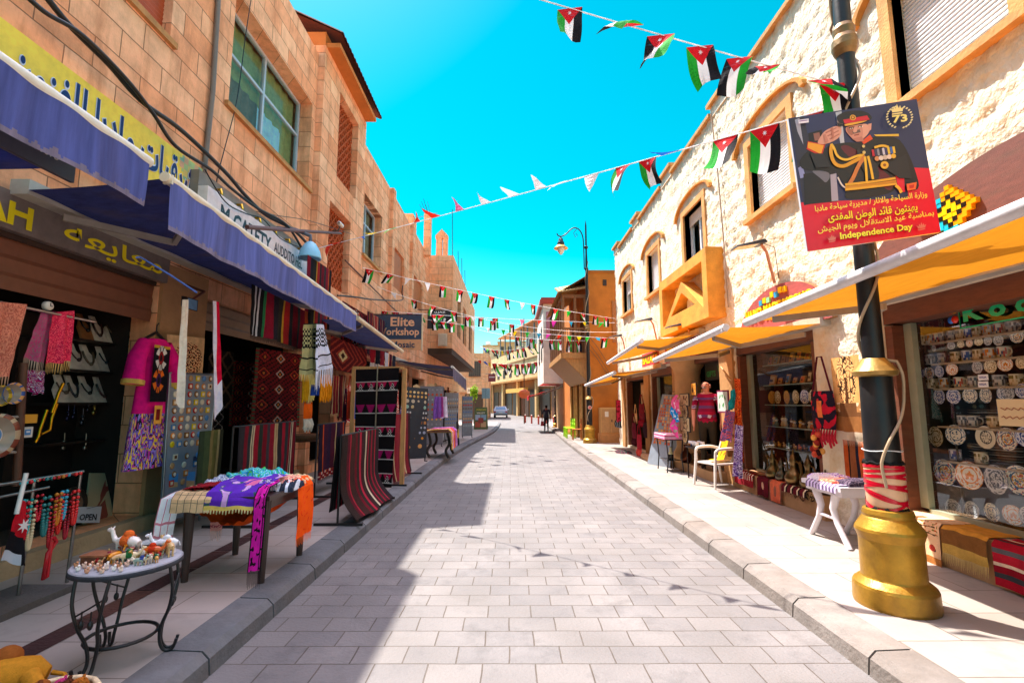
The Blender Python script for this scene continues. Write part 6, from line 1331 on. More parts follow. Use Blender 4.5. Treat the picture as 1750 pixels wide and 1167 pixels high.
t = T('shop_sign', 'red and white sign with yellow letters above the far right shop windows', 'sign', (3.94, 12.8, 2.55)); m = MB(H('b8404a')); m.box(3.9, 3.97, 10.2, 14.4, 2.56, 2.98); m.box(3.895, 3.9, 12.2, 12.7, 2.56, 2.98, H('e8e0d8')); m.build('panel', 'paint', t)
m = MB(); 
for s, ya, yb, za, zb, c in (('JERUSALEM', 10.4, 12.1, 2.78, 2.95, 'f5d818'), ('GIFT SHOP', 10.4, 12.1, 2.59, 2.75, 'f0e8d0'), ('BAZAAR', 12.8, 14.3, 2.68, 2.92, 'f5d818')): write(m, s, wallfn(3.893, -1, ya, yb, za, zb), H(c), .03)
m.build('lettering', 'print', t)
t = T('shop_sign', 'dark board with yellow and green letters inside the doorway behind the man', 'sign', (4.2, 10.0, 2.3)); m = MB(H('2a2a22')); m.box(4.2, 4.25, 9.3, 10.5, 2.05, 2.6); m.build('panel', 'paint', t)
m = MB(); write(m, 'MOSAIC MADABA', wallfn(4.197, -1, 9.4, 10.45, 2.42, 2.56), H('e8c020'), .03); write(m, 'VASES', wallfn(4.197, -1, 9.4, 9.85, 2.2, 2.34), H('1c9a4a'), .03); write(m, 'GIFTS', wallfn(4.197, -1, 9.95, 10.4, 2.12, 2.24), H('1c9a4a'), .03); m.build('lettering', 'print', t)
t = T('neon_sign', 'green lettered sign in the ceramics shop window with card symbols', 'sign', (4.14, 4.3, 2.2)); m = MB(); pk = at(1645, 557, X=4.14); p2 = at(1750, 520, X=4.14)
m.tube([(4.14, pk.y + .02, pk.z - .02), (4.14, 3.2, pk.z + .0), (4.14, 3.2, pk.z + .23), (4.14, pk.y + .02, pk.z + .22)], .008, 5, H('18b070'), closed=True); m.build('frame', 'gloss', t)
m = MB(); write(m, 'K o d a k', lambda u, v, h=0: (4.135 - h, pk.y - .02 - 1.02 * u, pk.z + .03 + .15 * v), H('12b878'), .04); m.build('lettering', 'gloss', t)
m = MB()
for j, (c1, c2) in enumerate((('d83020', 'e8a020'), ('2a70d0', 'd83020'))):
    for k, c in ((0, c1), (1, c2)): m.lathe([(0, .004 + .002 * k), (.034, .004 + .002 * k), (.034, 0)], (4.135, pk.y + .10 - .04 * k, pk.z + .16 - .09 * j), 16, H(c), axis='-x')
m.build('card_symbol', 'gloss', t)
def wlamp(label, y, z, sh=None):
    t = T('wall_lamp', label, 'lamp', (4.0, y, z), 'flat black wall lamps on the right')
    m = MB(H('14161a')); m.add([(3.36, y - .11, z + .03), (3.36, y + .11, z + .03), (3.82, y + .13, z + .1), (3.82, y - .13, z + .1), (3.38, y - .09, z + .06), (3.38, y + .09, z + .06), (3.8, y + .1, z + .16), (3.8, y - .1, z + .16)], [(0, 1, 2, 3), (7, 6, 5, 4), (4, 5, 1, 0), (5, 6, 2, 1), (6, 7, 3, 2), (7, 4, 0, 3)]); m.build('housing', 'black_paint', t)
    m = MB(H('d8b060')); m.poly([(3.39, y - .09, z + .0325), (3.39, y + .09, z + .0325), (3.7, y + .1, z + .079), (3.7, y - .1, z + .079)]); m.build('glass', 'gloss', t)
    m = MB(H('c88a70')); m.tube([(3.79, y, z + .1), (3.86, y, z - .02), (3.95, y, z - .5)], .022, 6); m.tube([(3.82, y - .03, z + .1), (3.93, y - .1, z + .02), (3.97, y - .08, z - .45)], .006, 4, H('4a3a34')); m.build('bracket', 'paint', t)
wlamp('flat black wall lamp behind the portrait poster', 4.55, 3.72); wlamp('flat black wall lamp above the HAND MADE MOSAIC sign', 7.1, 3.86)
wlamp('flat black wall lamp beneath the framed gable ornament', 10.4, 3.15); wlamp('flat black wall lamp beside the small far window', 13.0, 3.7); wlamp('flat black wall lamp nearest the ochre house', 16.6, 3.75)
m = MB(H('a08a78')); m.tube([(3.93, 8.9, 7.2), (3.94, 8.8, 6.2), (3.93, 8.75, 5.9), (3.95, 8.7, 4.5), (3.95, 8.66, 3.3)], .014, 5); one('wire', m, 'matte', 'thin wire running down the cream stone wall between two windows', 'wire')

# ------------------------------------------------------------------ lamp posts
def lamp_post(label, x, y, z, g, tape=False):
    t = T('lamp_post', label, 'lamp post', (x, y, z), g); zz = lambda v: z - .14 + v
    m = MB(H('b0842a')); m.lathe([(0, zz(.14)), (0.2573, zz(.14)), (0.2615, zz(.16)), (0.2573, zz(.27)), (0.249, zz(.29)), (0.2033, zz(.33)), (0.1992, zz(.34)), (0.1975, zz(.60)), (0.2042, zz(.62)), (0.2175, zz(.66)), (0.2117, zz(.68)), (0.166, zz(.75)), (0.1577, zz(.76)), (0.1618, zz(.78)), (0.1535, zz(.81)), (0.1245, zz(.82)), (0.1162, zz(.825))], (x, y, 0), 48, crisp=True)
    m.build('base', 'gold_paint', t)
    m = MB(H('101216')); m.lathe([(0.112, zz(.82)), (0.1129, zz(1.2)), (0.1062, zz(1.8)), (0.0996, zz(1.82))], (x, y, 0), 28); m.lathe([(0.07304, zz(1.9)), (0.06474, zz(4.5)), (0.05976, zz(6.2)), (0.04565, zz(7.4)), (0.03735, zz(7.6))], (x, y, 0), 24); m.lathe([(0.03735, zz(7.5)), (0.0332, zz(8.8)), (0.0166, zz(8.95)), (0, zz(9.05))], (x, y, 0), 12); m.build('shaft', 'black_paint', t)
    m = MB(H('c8a050')); m.lathe([(0.1079, zz(1.79)), (0.1411, zz(1.8)), (0.1511, zz(1.83)), (0.1286, zz(1.86)), (0.0996, zz(1.9)), (0.07885, zz(1.93))], (x, y, 0), 28, crisp=True)
    m.build('collar', 'gold_paint', t)
    m = MB(H('8a6c44')); m.lathe([(0.0664, zz(4.46)), (0.08715, zz(4.5)), (0.09794, zz(4.54)), (0.09462, zz(4.6)), (0.07885, zz(4.64)), (0.083, zz(4.7)), (0.0664, zz(4.74))], (x, y, 0), 24, crisp=True); m.build('collar', 'gold_paint', t)
    for v in (7.0, 7.9): m = MB(H('16181c')); m.lathe([(.05, zz(v - .06)), (.075, zz(v - .03)), (.075, zz(v + .03)), (.05, zz(v + .06))], (x, y, 0), 16); m.build('collar', 'black_paint', t)
    m = MB(H('14161a')); P = sm([(x - .09, y, zz(7.0)), (x - .1, y, zz(7.9)), (x - .13, y, zz(8.35)), (x - .25, y, zz(8.62)), (x - .42, y, zz(8.72)), (x - .6, y, zz(8.66)), (x - .78, y, zz(8.48)), (x - .98, y, zz(8.36)), (x - 1.13, y, zz(8.4)), (x - 1.17, y, zz(8.48))], 4)
    m.tube(P, .024, 7); m.tube([(x - .35, y, zz(8.7)), (x - .5, y, zz(8.5)), (x - .42, y, zz(8.32)), (x - .34, y, zz(8.4)), (x - .4, y, zz(8.48))], .012, 5); m.build('arm', 'black_paint', t)
    lx = x - 1.02; m = MB(H('1a1c20')); m.lathe([(.03, zz(8.36)), (.03, zz(8.3)), (.09, zz(8.26)), (.1, zz(8.16)), (.14, zz(8.1)), (.15, zz(8.0)), (.1, zz(7.97))], (lx, y, 0), 20); lh = m.build('lantern', 'black_paint', t)
    m = MB(H('d8a050')); m.lathe([(.13, zz(8.0)), (.24, zz(7.9)), (.285, zz(7.86)), (.28, zz(7.85)), (.12, zz(7.93))], (lx, y, 0), 24); m.build('shade', 'gold_paint', lh)
    m = MB(H('e8dcc8')); m.lathe([(.15, zz(7.9)), (.15, zz(7.82)), (.11, zz(7.7)), (.05, zz(7.62)), (0, zz(7.58))], (lx, y, 0), 18); m.build('globe', 'gloss', lh)
    m = MB(H('b39a7c')); P = []
    for k in range(150):
        v = 1.95 + k * .036; rr = (.085 if v < 4.4 else .11 if v < 4.8 else .075 if v < 6.4 else .066); a = v * 4.2 + .6 * math.sin(v * 3); P.append((x + rr * math.cos(a), y + rr * math.sin(a), zz(v)))
    m.tube(sm([(x - .07, y - .105, zz(.98)), (x - .085, y - .098, zz(1.12)), (x - .075, y - .105, zz(1.2)), (x - .03, y - .125, zz(1.32)), (x + .06, y - .115, zz(1.45)), (x + .12, y - .09, zz(1.56)), (x + .145, y - .08, zz(1.68)), (x + .14, y - .09, zz(1.8)), (x + .1, y - .1, zz(1.9))]) + P, .0115, 6); m.build('cable', 'plastic', t)
    return t
LP = 'lamp posts along the right kerb'
lp = lamp_post('black and gold lamp post nearest the camera, wrapped in red tape and carrying the poster', 2.8, 3.73, PV, LP)
m = MB(H('d8a880')); m.lathe([(.121, .83), (.125, .84), (.126, 1.1), (.123, 1.14)], (2.8, 3.73, 0), 28, cols=[H('d8a070'), H('e8b890'), H('d8a070')]); m.build('paper_wrap', 'print', lp)
m = MB(H('c8102a')); r2 = random.Random(2)
for i in range(11):
    z0 = .84 + .028 * i; dz = r2.uniform(-.06, .06); P = [(2.8 + (.129 + .001 * (i % 3)) * math.cos(k / 24 * 6.283), 3.73 + (.129 + .001 * (i % 3)) * math.sin(k / 24 * 6.283), z0 + dz * math.sin(k / 24 * 6.283 + i)) for k in range(24)]
    n = len(P); m.add([(a, b, c - .0105) for a, b, c in P] + [(a, b, c + .0105) for a, b, c in P], [(k, (k + 1) % n, n + (k + 1) % n, n + k) for k in range(n)], None, True)
m.build('red_tape', 'gloss', lp)
m = MB(H('e8e8e8')); m.tube([(2.8 + .124 * math.cos(k / 20 * 6.283), 3.73 + .124 * math.sin(k / 20 * 6.283), 1.24 + .005 * math.sin(k)) for k in range(20)], .004, 4, closed=True); m.build('string_tie', 'cloth', lp)
m = MB(H('1a1a1a')); m.tube([(2.8 + .122 * math.cos(k / 20 * 6.283), 3.73 + .122 * math.sin(k / 20 * 6.283), .815 + .008 * math.sin(k * 3)) for k in range(20)], .014, 5, closed=True); m.tube([(2.8 + .122 * math.cos(k / 20 * 6.283), 3.73 + .122 * math.sin(k / 20 * 6.283), 1.15 + .008 * math.sin(k * 3)) for k in range(20)], .012, 5, closed=True); m.build('black_tape', 'cloth', lp)
l2 = lamp_post('black and gold lamp post farther along, in front of the ochre house', 3.04, 19.0, gz(19) + PV, LP)
m = MB(H('c8a090')); m.lathe([(.0, .0), (.06, 0), (.075, .004), (.075, -.01)], (3.04, 18.875, gz(19) + 1.5), 16, axis='y', cols=[H('d8706a'), H('e8d8d0'), H('e8d8d0')]); m.build('sticker', 'print', l2)
l3 = lamp_post('short dark lamp post behind the walking man at the far right kerb', 3.3, 36.5, gz(36) + PV, LP); l3.scale = (.85, .85, .5)

# ------------------------------------------------------------------ the portrait poster tied to the near post
BLp, BRp, TLp = at(1380, 430, Y=3.60), at(1607, 397, Y=3.56), at(1347, 203, Y=3.60); Up, Vp = BRp - BLp, TLp - BLp; Np = Up.cross(Vp).normalized()
if Np.y > 0: Np = -Np
CT = [(20, 240), (865, 65), (1045, 1005), (150, 1130)]
def quv(zx, zy):
    u, v = .5, .5
    for _ in range(12):
        f = [(CT[3][k] * (1 - u) + CT[2][k] * u) * (1 - v) + (CT[0][k] * (1 - u) + CT[1][k] * u) * v for k in (0, 1)]
        fu = [(CT[2][k] - CT[3][k]) * (1 - v) + (CT[1][k] - CT[0][k]) * v for k in (0, 1)]; fv = [(CT[0][k] - CT[3][k]) * (1 - u) + (CT[1][k] - CT[2][k]) * u for k in (0, 1)]
        dx, dy = zx - f[0], zy - f[1]; det = fu[0] * fv[1] - fv[0] * fu[1]; u += (dx * fv[1] - fv[0] * dy) / det; v += (fu[0] * dy - dx * fu[1]) / det
    return u, v
def pp(u, v, h=0): return BLp + Up * u + Vp * v + Np * (h + .004)
t = T('portrait_poster', 'red and navy poster of a saluting officer tied to the near lamp post', 'poster', tuple(BLp + Up * .5), None)
m = MB(H('d8d8de')); m.prism([BLp, BRp, BRp + Vp, TLp], -Np * .02); m.build('board', 'print', t)
m = MB(); Lh = [0]
def shape(pts, c, px=True):
    Lh[0] += .00022
    for _ in range(2 if px and len(pts) > 4 else 0): pts = [((p[0] * a + q[0] * (1 - a)), (p[1] * a + q[1] * (1 - a))) for p, q in zip(pts, pts[1:] + pts[:1]) for a in (.78, .22)]
    P = [quv(*q) if px else q for q in pts]; P = [(min(1, max(0, a)), min(1, max(0, b))) for a, b in P]; m.poly([pp(a, b, Lh[0]) for a, b in P], H(c))
shape([(0, 0), (1, 0), (1, 1), (0, 1)], '26305a', False)
shape([(0, 0), (1, 0), (1, .255), (0, .36)], 'dc1236', False); shape([(.80, .25), (1, .24), (1, .47), (.84, .5)], 'd81438', False)
for pts, c in (([(28, 245), (120, 225), (260, 800), (125, 830)], '2a2c40'), ([(62, 250), (92, 235), (120, 420), (80, 330)], 'a8a8b8'), ([(330, 185), (370, 175), (395, 420), (365, 400)], 'b8bcc8'), ([(85, 580), (115, 560), (135, 640), (100, 650)], '8a90c0'), ([(150, 340), (240, 310), (270, 480), (170, 480)], '15151e'), ([(185, 340), (225, 330), (235, 385), (195, 390)], '8a5a50'), ([(120, 620), (330, 580), (350, 800), (130, 825)], '15161f'), ([(300, 620), (340, 610), (355, 795), (310, 800)], 'a8a0b0'), ([(160, 590), (290, 600), (300, 640), (270, 680), (240, 650)], '6a6a78'),
               # the tunic, sash and arms
               ([(280, 420), (420, 390), (500, 400), (580, 345), (740, 345), (800, 420), (860, 560), (905, 715), (800, 725), (735, 640), (740, 740), (390, 800), (410, 700), (345, 620), (330, 590), (120, 600), (85, 540), (150, 450), (250, 470)], '15161c'),
               ([(345, 430), (420, 405), (660, 590), (735, 660), (700, 740), (600, 640)], '5c1426'), ([(735, 620), (790, 610), (800, 730), (760, 735)], 'd81438'),
               ([(148, 395), (265, 415), (240, 500), (140, 450)], 'c82a1c'), ([(150, 402), (255, 420), (236, 482), (146, 440)], 'e8a02a'), ([(505, 385), (560, 335), (580, 365), (520, 405)], 'd84a1c'), ([(585, 335), (750, 325), (752, 342), (600, 346)], 'e0b838'),
               # hand, face, ears, brow, moustache
               ([(240, 345), (262, 318), (330, 280), (368, 290), (372, 330), (350, 370), (300, 400), (250, 415), (205, 410)], 'd89a86'), ([(262, 330), (335, 292), (340, 298), (268, 338)], 'b06a5a'), ([(275, 352), (350, 312), (354, 318), (280, 360)], 'b06a5a'), ([(290, 374), (355, 335), (358, 341), (295, 382)], 'b06a5a'),
               ([(395, 285), (545, 255), (560, 300), (545, 335), (500, 385), (455, 380), (425, 350), (400, 320)], 'cf8f7c'), ([(545, 262), (568, 255), (566, 300), (548, 318)], 'd89a86'), ([(400, 285), (470, 275), (455, 320), (440, 350), (410, 330)], 'a86a58'), ([(440, 318), (490, 300), (496, 322), (448, 336)], '6a5650'), ([(418, 290), (450, 284), (450, 292), (420, 298)], '2a1a18'), ([(478, 278), (515, 270), (516, 279), (480, 286)], '2a1a18'), ([(452, 343), (488, 333), (486, 341), (456, 349)], '8a3a34'), ([(440, 370), (505, 352), (520, 385), (470, 390)], 'b87868'),
               # face shading of the printed portrait
               ([(500, 262), (545, 262), (552, 330), (505, 372), (512, 320)], 'dca08a'), ([(452, 285), (470, 282), (474, 318), (456, 328), (444, 322)], 'd89c86'), ([(424, 296), (444, 292), (440, 300), (428, 302)], 'f0e6dc'), ([(482, 283), (510, 278), (506, 287), (488, 289)], 'f0e6dc'), ([(430, 296), (438, 294), (437, 301), (431, 301)], '1a1210'), ([(494, 281), (502, 280), (501, 288), (495, 288)], '1a1210'), ([(300, 300), (312, 296), (322, 370), (308, 376)], 'b8735f'), ([(250, 350), (262, 340), (285, 395), (262, 405)], 'c48270'),
               ([(460, 430), (560, 420), (640, 640), (560, 660), (500, 560)], '1f2129'), ([(640, 560), (800, 470), (840, 640), (760, 640)], '1d1f27'), ([(160, 480), (250, 480), (300, 570), (200, 580)], '1e2028'),
               # cap
               ([(330, 215), (400, 175), (500, 168), (555, 190), (575, 235), (380, 275), (345, 255)], '14161f'), ([(378, 240), (535, 203), (552, 232), (388, 268)], 'c81430'), ([(388, 268), (545, 236), (520, 250), (440, 275), (385, 285)], 'e0a83a'), ([(335, 260), (390, 280), (350, 290)], '14161f')): shape(pts, c)
def ring(c, r0, r1, col, n=20, a0=0, a1=6.2832, ys=1):
    Lh[0] += .00022; V = []
    for k in range(n + 1):
        a = a0 + (a1 - a0) * k / n
        for r in (r0, r1): V.append(pp(*quv(c[0] + r * math.cos(a), c[1] + r * ys * math.sin(a)), Lh[0]))
    m.add(V, [(2 * k, 2 * k + 1, 2 * k + 3, 2 * k + 2) for k in range(n)], H(col))
def band(pts, w, col):
    Lh[0] += .00022; V = []
    for _ in range(2): pts = [pts[0]] + [((p[0] * a + q[0] * (1 - a)), (p[1] * a + q[1] * (1 - a))) for p, q in zip(pts, pts[1:]) for a in (.75, .25)] + [pts[-1]]
    for i, p in enumerate(pts):
        a, b = pts[max(0, i - 1)], pts[min(len(pts) - 1, i + 1)]; dx, dy = b[0] - a[0], b[1] - a[1]; l = math.hypot(dx, dy)
        for s in (-1, 1): V.append(pp(*quv(p[0] - s * dy / l * w, p[1] + s * dx / l * w), Lh[0]))
    m.add(V, [(2 * k, 2 * k + 1, 2 * k + 3, 2 * k + 2) for k in range(len(pts) - 1)], H(col))
ring((441, 222), 0, 20, 'd8a030'); ring((441, 222), 8, 13, '6a1a20')
for pts, w, c in (([(305, 415), (295, 470), (320, 550), (380, 570), (450, 530), (520, 490)], 12, 'd89a1c'), ([(300, 412), (320, 440), (340, 500), (400, 525), (470, 490), (520, 480)], 8, 'e8b838'), ([(525, 490), (480, 560), (450, 640), (420, 690)], 13, 'c87a3a'), ([(525, 495), (535, 600), (540, 680)], 8, 'e8b830'), ([(545, 490), (565, 570), (580, 650)], 8, 'e8b830'), ([(345, 640), (375, 700), (410, 715)], 5, 'd8d0c8'),
                  ([(395, 690), (560, 670), (730, 640)], 8, 'e0a828'), ([(395, 708), (560, 688), (735, 660)], 8, 'c88a1c'), ([(395, 724), (560, 704), (738, 678)], 8, 'e0a828'), ([(730, 690), (755, 710), (770, 740)], 10, 'e8b830'), ([(585, 430), (640, 412), (680, 425)], 8, 'e0b030')): band(pts, w, c)
for i, c in enumerate(('c0203a', '3a3a5a', '8a8a98', '2a2a44', 'c8c8d8', '3a3a6a', 'e0c030', '3a68b8', 'e8c030')): shape([(566 + i * 17, 446 - i * 3), (581 + i * 17, 443 - i * 3), (590 + i * 17, 490 - i * 3), (575 + i * 17, 493 - i * 3)], c)
for i, c in enumerate(('c88a5a', 'd8d0c8', 'c8b8a8', 'd8c8c0', 'e0b030')): ring((603 + i * 27, 508 - i * 5), 0, 17, c, 12)
ring((653, 552), 10, 27, 'e0b030'); ring((653, 552), 0, 9, '8a4a1c'); shape([(800, 682), (868, 668), (862, 718), (806, 728)], 'e8682a'); shape([(818, 690), (852, 684), (848, 708), (820, 712)], 'c02a1c')
ring((511, 425), 0, 10, 'd8c078'); ring((515, 468), 0, 11, 'd8c078'); shape([(78, 258), (145, 245), (147, 272), (80, 284)], 'e8e4f0'); shape([(84, 264), (138, 254), (139, 259), (85, 269)], '6a2a8a')
m.build('picture', 'print', t)
m = MB()
def crown(c, s, col):
    P = [(-1, .55), (1, .55), (1.05, .2), (1.35, -.35), (.75, -.1), (.6, -.75), (.3, -.2), (0, -1.1), (-.3, -.2), (-.6, -.75), (-.75, -.1), (-1.35, -.35), (-1.05, .2)]
    m.poly([pp(*quv(c[0] + a * s + b * s * .1, c[1] + b * s - a * s * .18), .034) for a, b in P], H(col))
    m.poly([pp(*quv(c[0] + a * s, c[1] + b * s - a * s * .18 + s * .75), .0345) for a, b in ((-1, 0), (1, 0), (1, .3), (-1, .3))], H(col))
crown((718, 165), 34, 'e8d890'); crown((296, 1055), 22, 'd87a6a'); crown((892, 975), 24, 'd87a6a')
for k in range(11):
    for s in (0, math.pi):
        a = R(125 + 0 - 20 * 0) if 0 else (R(110) + k * R(14)) * (1 if s == 0 else -1) + (0 if s == 0 else math.pi)
        c = (734 + 82 * math.cos(a), 220 + 78 * math.sin(a)); m.poly([pp(*quv(c[0] + dx, c[1] + dy), .034) for dx, dy in ((-9, 3), (2, -8), (10, -3), (-1, 8))], H('e0d8a0'))
def ptxt(s, bl, br, h, col, hh, bold, shadow=None):
    dx, dy = br[0] - bl[0], br[1] - bl[1]; f = lambda u, v, z=0: pp(*quv(bl[0] + dx * u + v * h * .13 * -1, bl[1] + dy * u - v * h), hh + z)
    if shadow: write(m, s, lambda u, v, z: f(u + .006, v - .06, z - .003), H(shadow), bold)
    write(m, s, f, H(col), bold)
ptxt('73', (690, 266), (788, 250), 54, 'f0e080', .036, .03)
ptxt(arabic('وزارة السياحة والاثار / مديرية سياحة مادبا'), (185, 893), (928, 785), 50, 'f4e650', .036, .012); ptxt(arabic('يهنئون قائد الوطن المفدى'), (272, 958), (866, 885), 68, 'f8e820', .036, .02, '6a0818'); ptxt(arabic('بمناسبة عيد الاستقلال ويوم الجيش'), (203, 1036), (976, 922), 58, 'f4e650', .036, .014); ptxt('Independence Day', (352, 1075), (836, 1010), 56, 'f8f040', .036, .03, '3a0410')
m.build('lettering', 'print', t)
m = MB(H('e0e0e0'))
for z in (2.95, 3.85): m.tube([(2.8 + .1 * math.cos(k / 12 * 6.283), 3.72 + .1 * math.sin(k / 12 * 6.283), z) for k in range(12)], .006, 4, closed=True); m.tube([(2.75, 3.62, z), (2.72, 3.6, z)], .006, 4)
m.build('tie', 'plastic', t)

# ------------------------------------------------------------------ ceramics shop window
OX, OY, SCZ = 1480, 480, 2.778
PSTY = {'blue': ('d8dce8', '2a4a9a', '3a62b8'), 'grey': ('c8ccd0', '5a626e', '8a929a'), 'multi': ('e0dccc', '2a5f86', 'b8442c'), 'cream': ('e4d8bc', '7a6a3a', 'c8b890'), 'building': ('e8e4da', 'd8862a', '9aa6b0'), 'script': ('e0d8c0', '4a4a4a', 'b8b0a0'), 'plain': ('d0a040', 'b88a30', 'd0a040'), 'bird': ('e0ddd0', '3a5a7a', '7a98b0')}
PROT = {}
def plate_proto(st):
    a, b, c = map(H, PSTY[st]); m = MB(); sd = len(PROT)
    rs = [(0, .012), (.1, .012), (.2, .012), (.3, .012), (.4, .012), (.5, .014), (.58, .016), (.65, .023), (.72, .03), (.79, .04), (.86, .05), (.92, .06), (.97, .07), (1.0, .072), (.98, .06), (.5, -.01), (0, -.01)]
    def pc(k, i):
        r = rs[i + 1][0]; th = k / 60 * 6.283; x, y = r * math.cos(th), r * math.sin(th); q = noise.noise(Vector((x * 4.5 + sd * 5, y * 4.5, sd))) + .5 * noise.noise(Vector((x * 11, y * 11 + sd, 2)))
        if i in (5, 12): return b
        if 6 <= i < 12 and st != 'script': return b if math.sin(k * .63 + i * .4) * math.sin(i * 1.7 + k * .2) > .35 else c if q > .35 else a
        if st == 'building': return b if abs(x) < .3 and -.35 < y < .2 + .12 * math.cos(x * 9) and not (abs(x) < .07 and y < -.1) else a
        if st in ('cream', 'bird'): return b if q > .22 and r < .45 else a
        if st == 'script': return b if int(y * 16) % 2 and math.sin(x * 31 + y * 9) > -.4 and r < .62 else a
        if st == 'multi': return b if q > .3 else c if q < -.3 else a if q > 0 else H('c8a040')
        return b if q > .15 else a if q > -.3 else c
    m.lathe(rs, (0, 0, 0), 60, axis='-x', cols=[(lambda i: lambda k: pc(k, i))(i) for i in range(13)] + [a, a, a])
    o = m.build('ceramic_plate', 'ceramic'); o['category'] = 'plate'; return o
def mug_proto(st):
    a, b, c = map(H, PSTY[st]); m = MB()
    def mc(k, i):
        q = noise.noise(Vector((k * 1.7, i * 1.9, len(PROT) * 3))); return b if q > .1 else c if q < -.2 else a
    m.lathe([(0, 0), (.040, 0), (.043, .01), (.043, .03), (.043, .055), (.043, .08), (.044, .092), (.041, .092), (.040, .02), (0, .012)], (0, 0, 0), 24, cols=[a, a, (lambda k: mc(k, 1)), (lambda k: mc(k, 2)), (lambda k: mc(k, 3)), a, a, a, a])
    o = m.build('ceramic_mug', 'ceramic'); o['category'] = 'mug'
    h = MB(a); h.tube([(.0, -.042, .075), (0, -.068, .07), (0, -.072, .045), (0, -.062, .025), (0, -.042, .02)], .006, 6); h.build('handle', 'ceramic', o); return o
USED = set()
def put(kind, st, loc, label, sc, rz=0., group=None):
    k = (kind, st)
    if k not in PROT:
        PROT[k] = plate_proto(st) if kind == 'plate' else mug_proto(st); o = PROT[k]; o.location = loc; o.scale = (sc,) * 3; o.rotation_euler = (0, 0, rz); tag(o, label, None, group); return
    dup(PROT[k], loc, label, group, rz, sc)
XG = 4.36
prow = [[(200, 330, 13), (245, 322, 15), (323, 320, 15), (405, 307, 20), (450, 300, 18), (492, 295, 20), (535, 288, 20), (580, 285, 22), (630, 282, 27), (718, 265, 30)],
        [(257, 437, 27), (302, 437, 29), (350, 430, 29), (410, 420, 28), (530, 410, 31), (592, 405, 33), (662, 395, 34), (738, 388, 30)],
        [(221, 553, 32), (350, 548, 37), (417, 547, 37), (495, 543, 37), (570, 543, 37), (665, 533, 39), (745, 522, 36)],
        [(247, 716, 45), (333, 738, 48), (427, 730, 48), (570, 742, 55), (672, 750, 55), (765, 740, 50)],
        [(270, 890, 57), (377, 907, 62), (492, 922, 66), (620, 942, 70), (730, 945, 70)],
        [(270, 1040, 30), (415, 1075, 40), (505, 1085, 40), (600, 1098, 44), (700, 1110, 46), (770, 1118, 46)]]
pst = [['grey', 'grey', 'grey', 'grey', 'cream', 'building', 'cream', 'grey', 'grey', 'multi'], ['blue', 'multi', 'blue', 'building', 'grey', 'cream', 'building', 'cream'], ['plain', 'blue', 'blue', 'bird', 'bird', 'grey', 'blue'], ['grey', 'cream', 'bird', 'script', 'multi', 'blue'], ['grey', 'multi', 'building', 'grey', 'multi'], ['grey', 'grey', 'grey', 'bird', 'building', 'grey']]
nm = {'blue': 'blue and white', 'grey': 'grey patterned', 'multi': 'many-coloured', 'cream': 'cream and brown', 'building': 'orange building', 'script': 'Arabic script', 'plain': 'plain yellow', 'bird': 'blue figured'}
rn = ('top', 'second', 'third', 'fourth', 'fifth', 'bottom')
for r, row in enumerate(prow):
    for k, (zx, zy, rr) in enumerate(row):
        p = at(OX + zx / SCZ, OY + zy / SCZ, X=XG); rad = rr / SCZ / FPX * (p.y * _cp + (p.z - CAM_H) * _sp)
        put('plate', pst[r][k], p, f'{nm[pst[r][k]]} plate, {ORD[k]} from left in the {rn[r]} plate row of the ceramics window', rad, R(8 * math.sin(k * 2.3 + r)), 'plates in the ceramics window')
mrow = [[(185, 297), (220, 292), (248, 288), (280, 284), (310, 278), (342, 275), (373, 270), (412, 267), (455, 260), (497, 253), (535, 246), (585, 240), (640, 228), (695, 215)], [(228, 388), (264, 388), (308, 375), (368, 370), (430, 367), (485, 355), (537, 350), (588, 338), (655, 333)], [(230, 500), (273, 495), (315, 497), (373, 495), (447, 487), (515, 477), (635, 475), (715, 470)], [(287, 657), (462, 662), (512, 672), (607, 673)], [(425, 828), (547, 845)]]
mst = ['grey', 'building', 'cream', 'multi', 'blue', 'grey', 'cream']
for r, row in enumerate(mrow):
    zs = at(OX + row[len(row) // 2][0] / SCZ, OY + (row[len(row) // 2][1] + 20) / SCZ, X=4.45).z
    m = MB(H('a89a84')); m.box(4.34, 4.6, 1.3, 5.0, zs - .022, zs - .003)
    if r == 0: shelf_t = T('display_shelves', 'glass shelves of mugs and plates inside the ceramics window', 'shelves', (4.5, 3.2, .5))
    m.build('shelf', 'gloss', shelf_t)
    for k, (zx, zy) in enumerate(row):
        p = at(OX + zx / SCZ, OY + zy / SCZ, X=4.45); st = mst[(k * 2 + r) % 7]
        put('mug', st, (4.45, p.y, zs), f'{nm[st]} mug, {ORD[k]} from left on the {rn[r]} mug shelf of the ceramics window', 1.15, R(20 * math.sin(k * 1.9 + r)), 'mugs in the ceramics window')
m = MB(H('4a4238'))
for i in range(5): m.tube([(4.38, 4.85 - i * .85, .5), (4.38, 4.85 - i * .85, 2.4)], .01, 5)
m.build('upright', 'metal', shelf_t)
for i, (zx, zy) in enumerate(((540, 640), (610, 640), (540, 800), (630, 815), (690, 820))):
    p = at(OX + zx / SCZ, OY + zy / SCZ, X=4.6); m = MB(H('6a6458'))
    for q in range(7): m.lathe([(0, q * .024), (.09, q * .024 + .004), (.105, q * .024 + .016), (.09, q * .024 + .012), (0, q * .024 + .01)], (4.62, p.y, p.z - .1), 18, H('b8b2a4') if q % 2 else H('7a7264'))
    one('plate_stack', m, 'ceramic', f'stack of dishes behind the plates in the ceramics window, {ORD[i]} of five', 'plates', 'stacks of dishes')
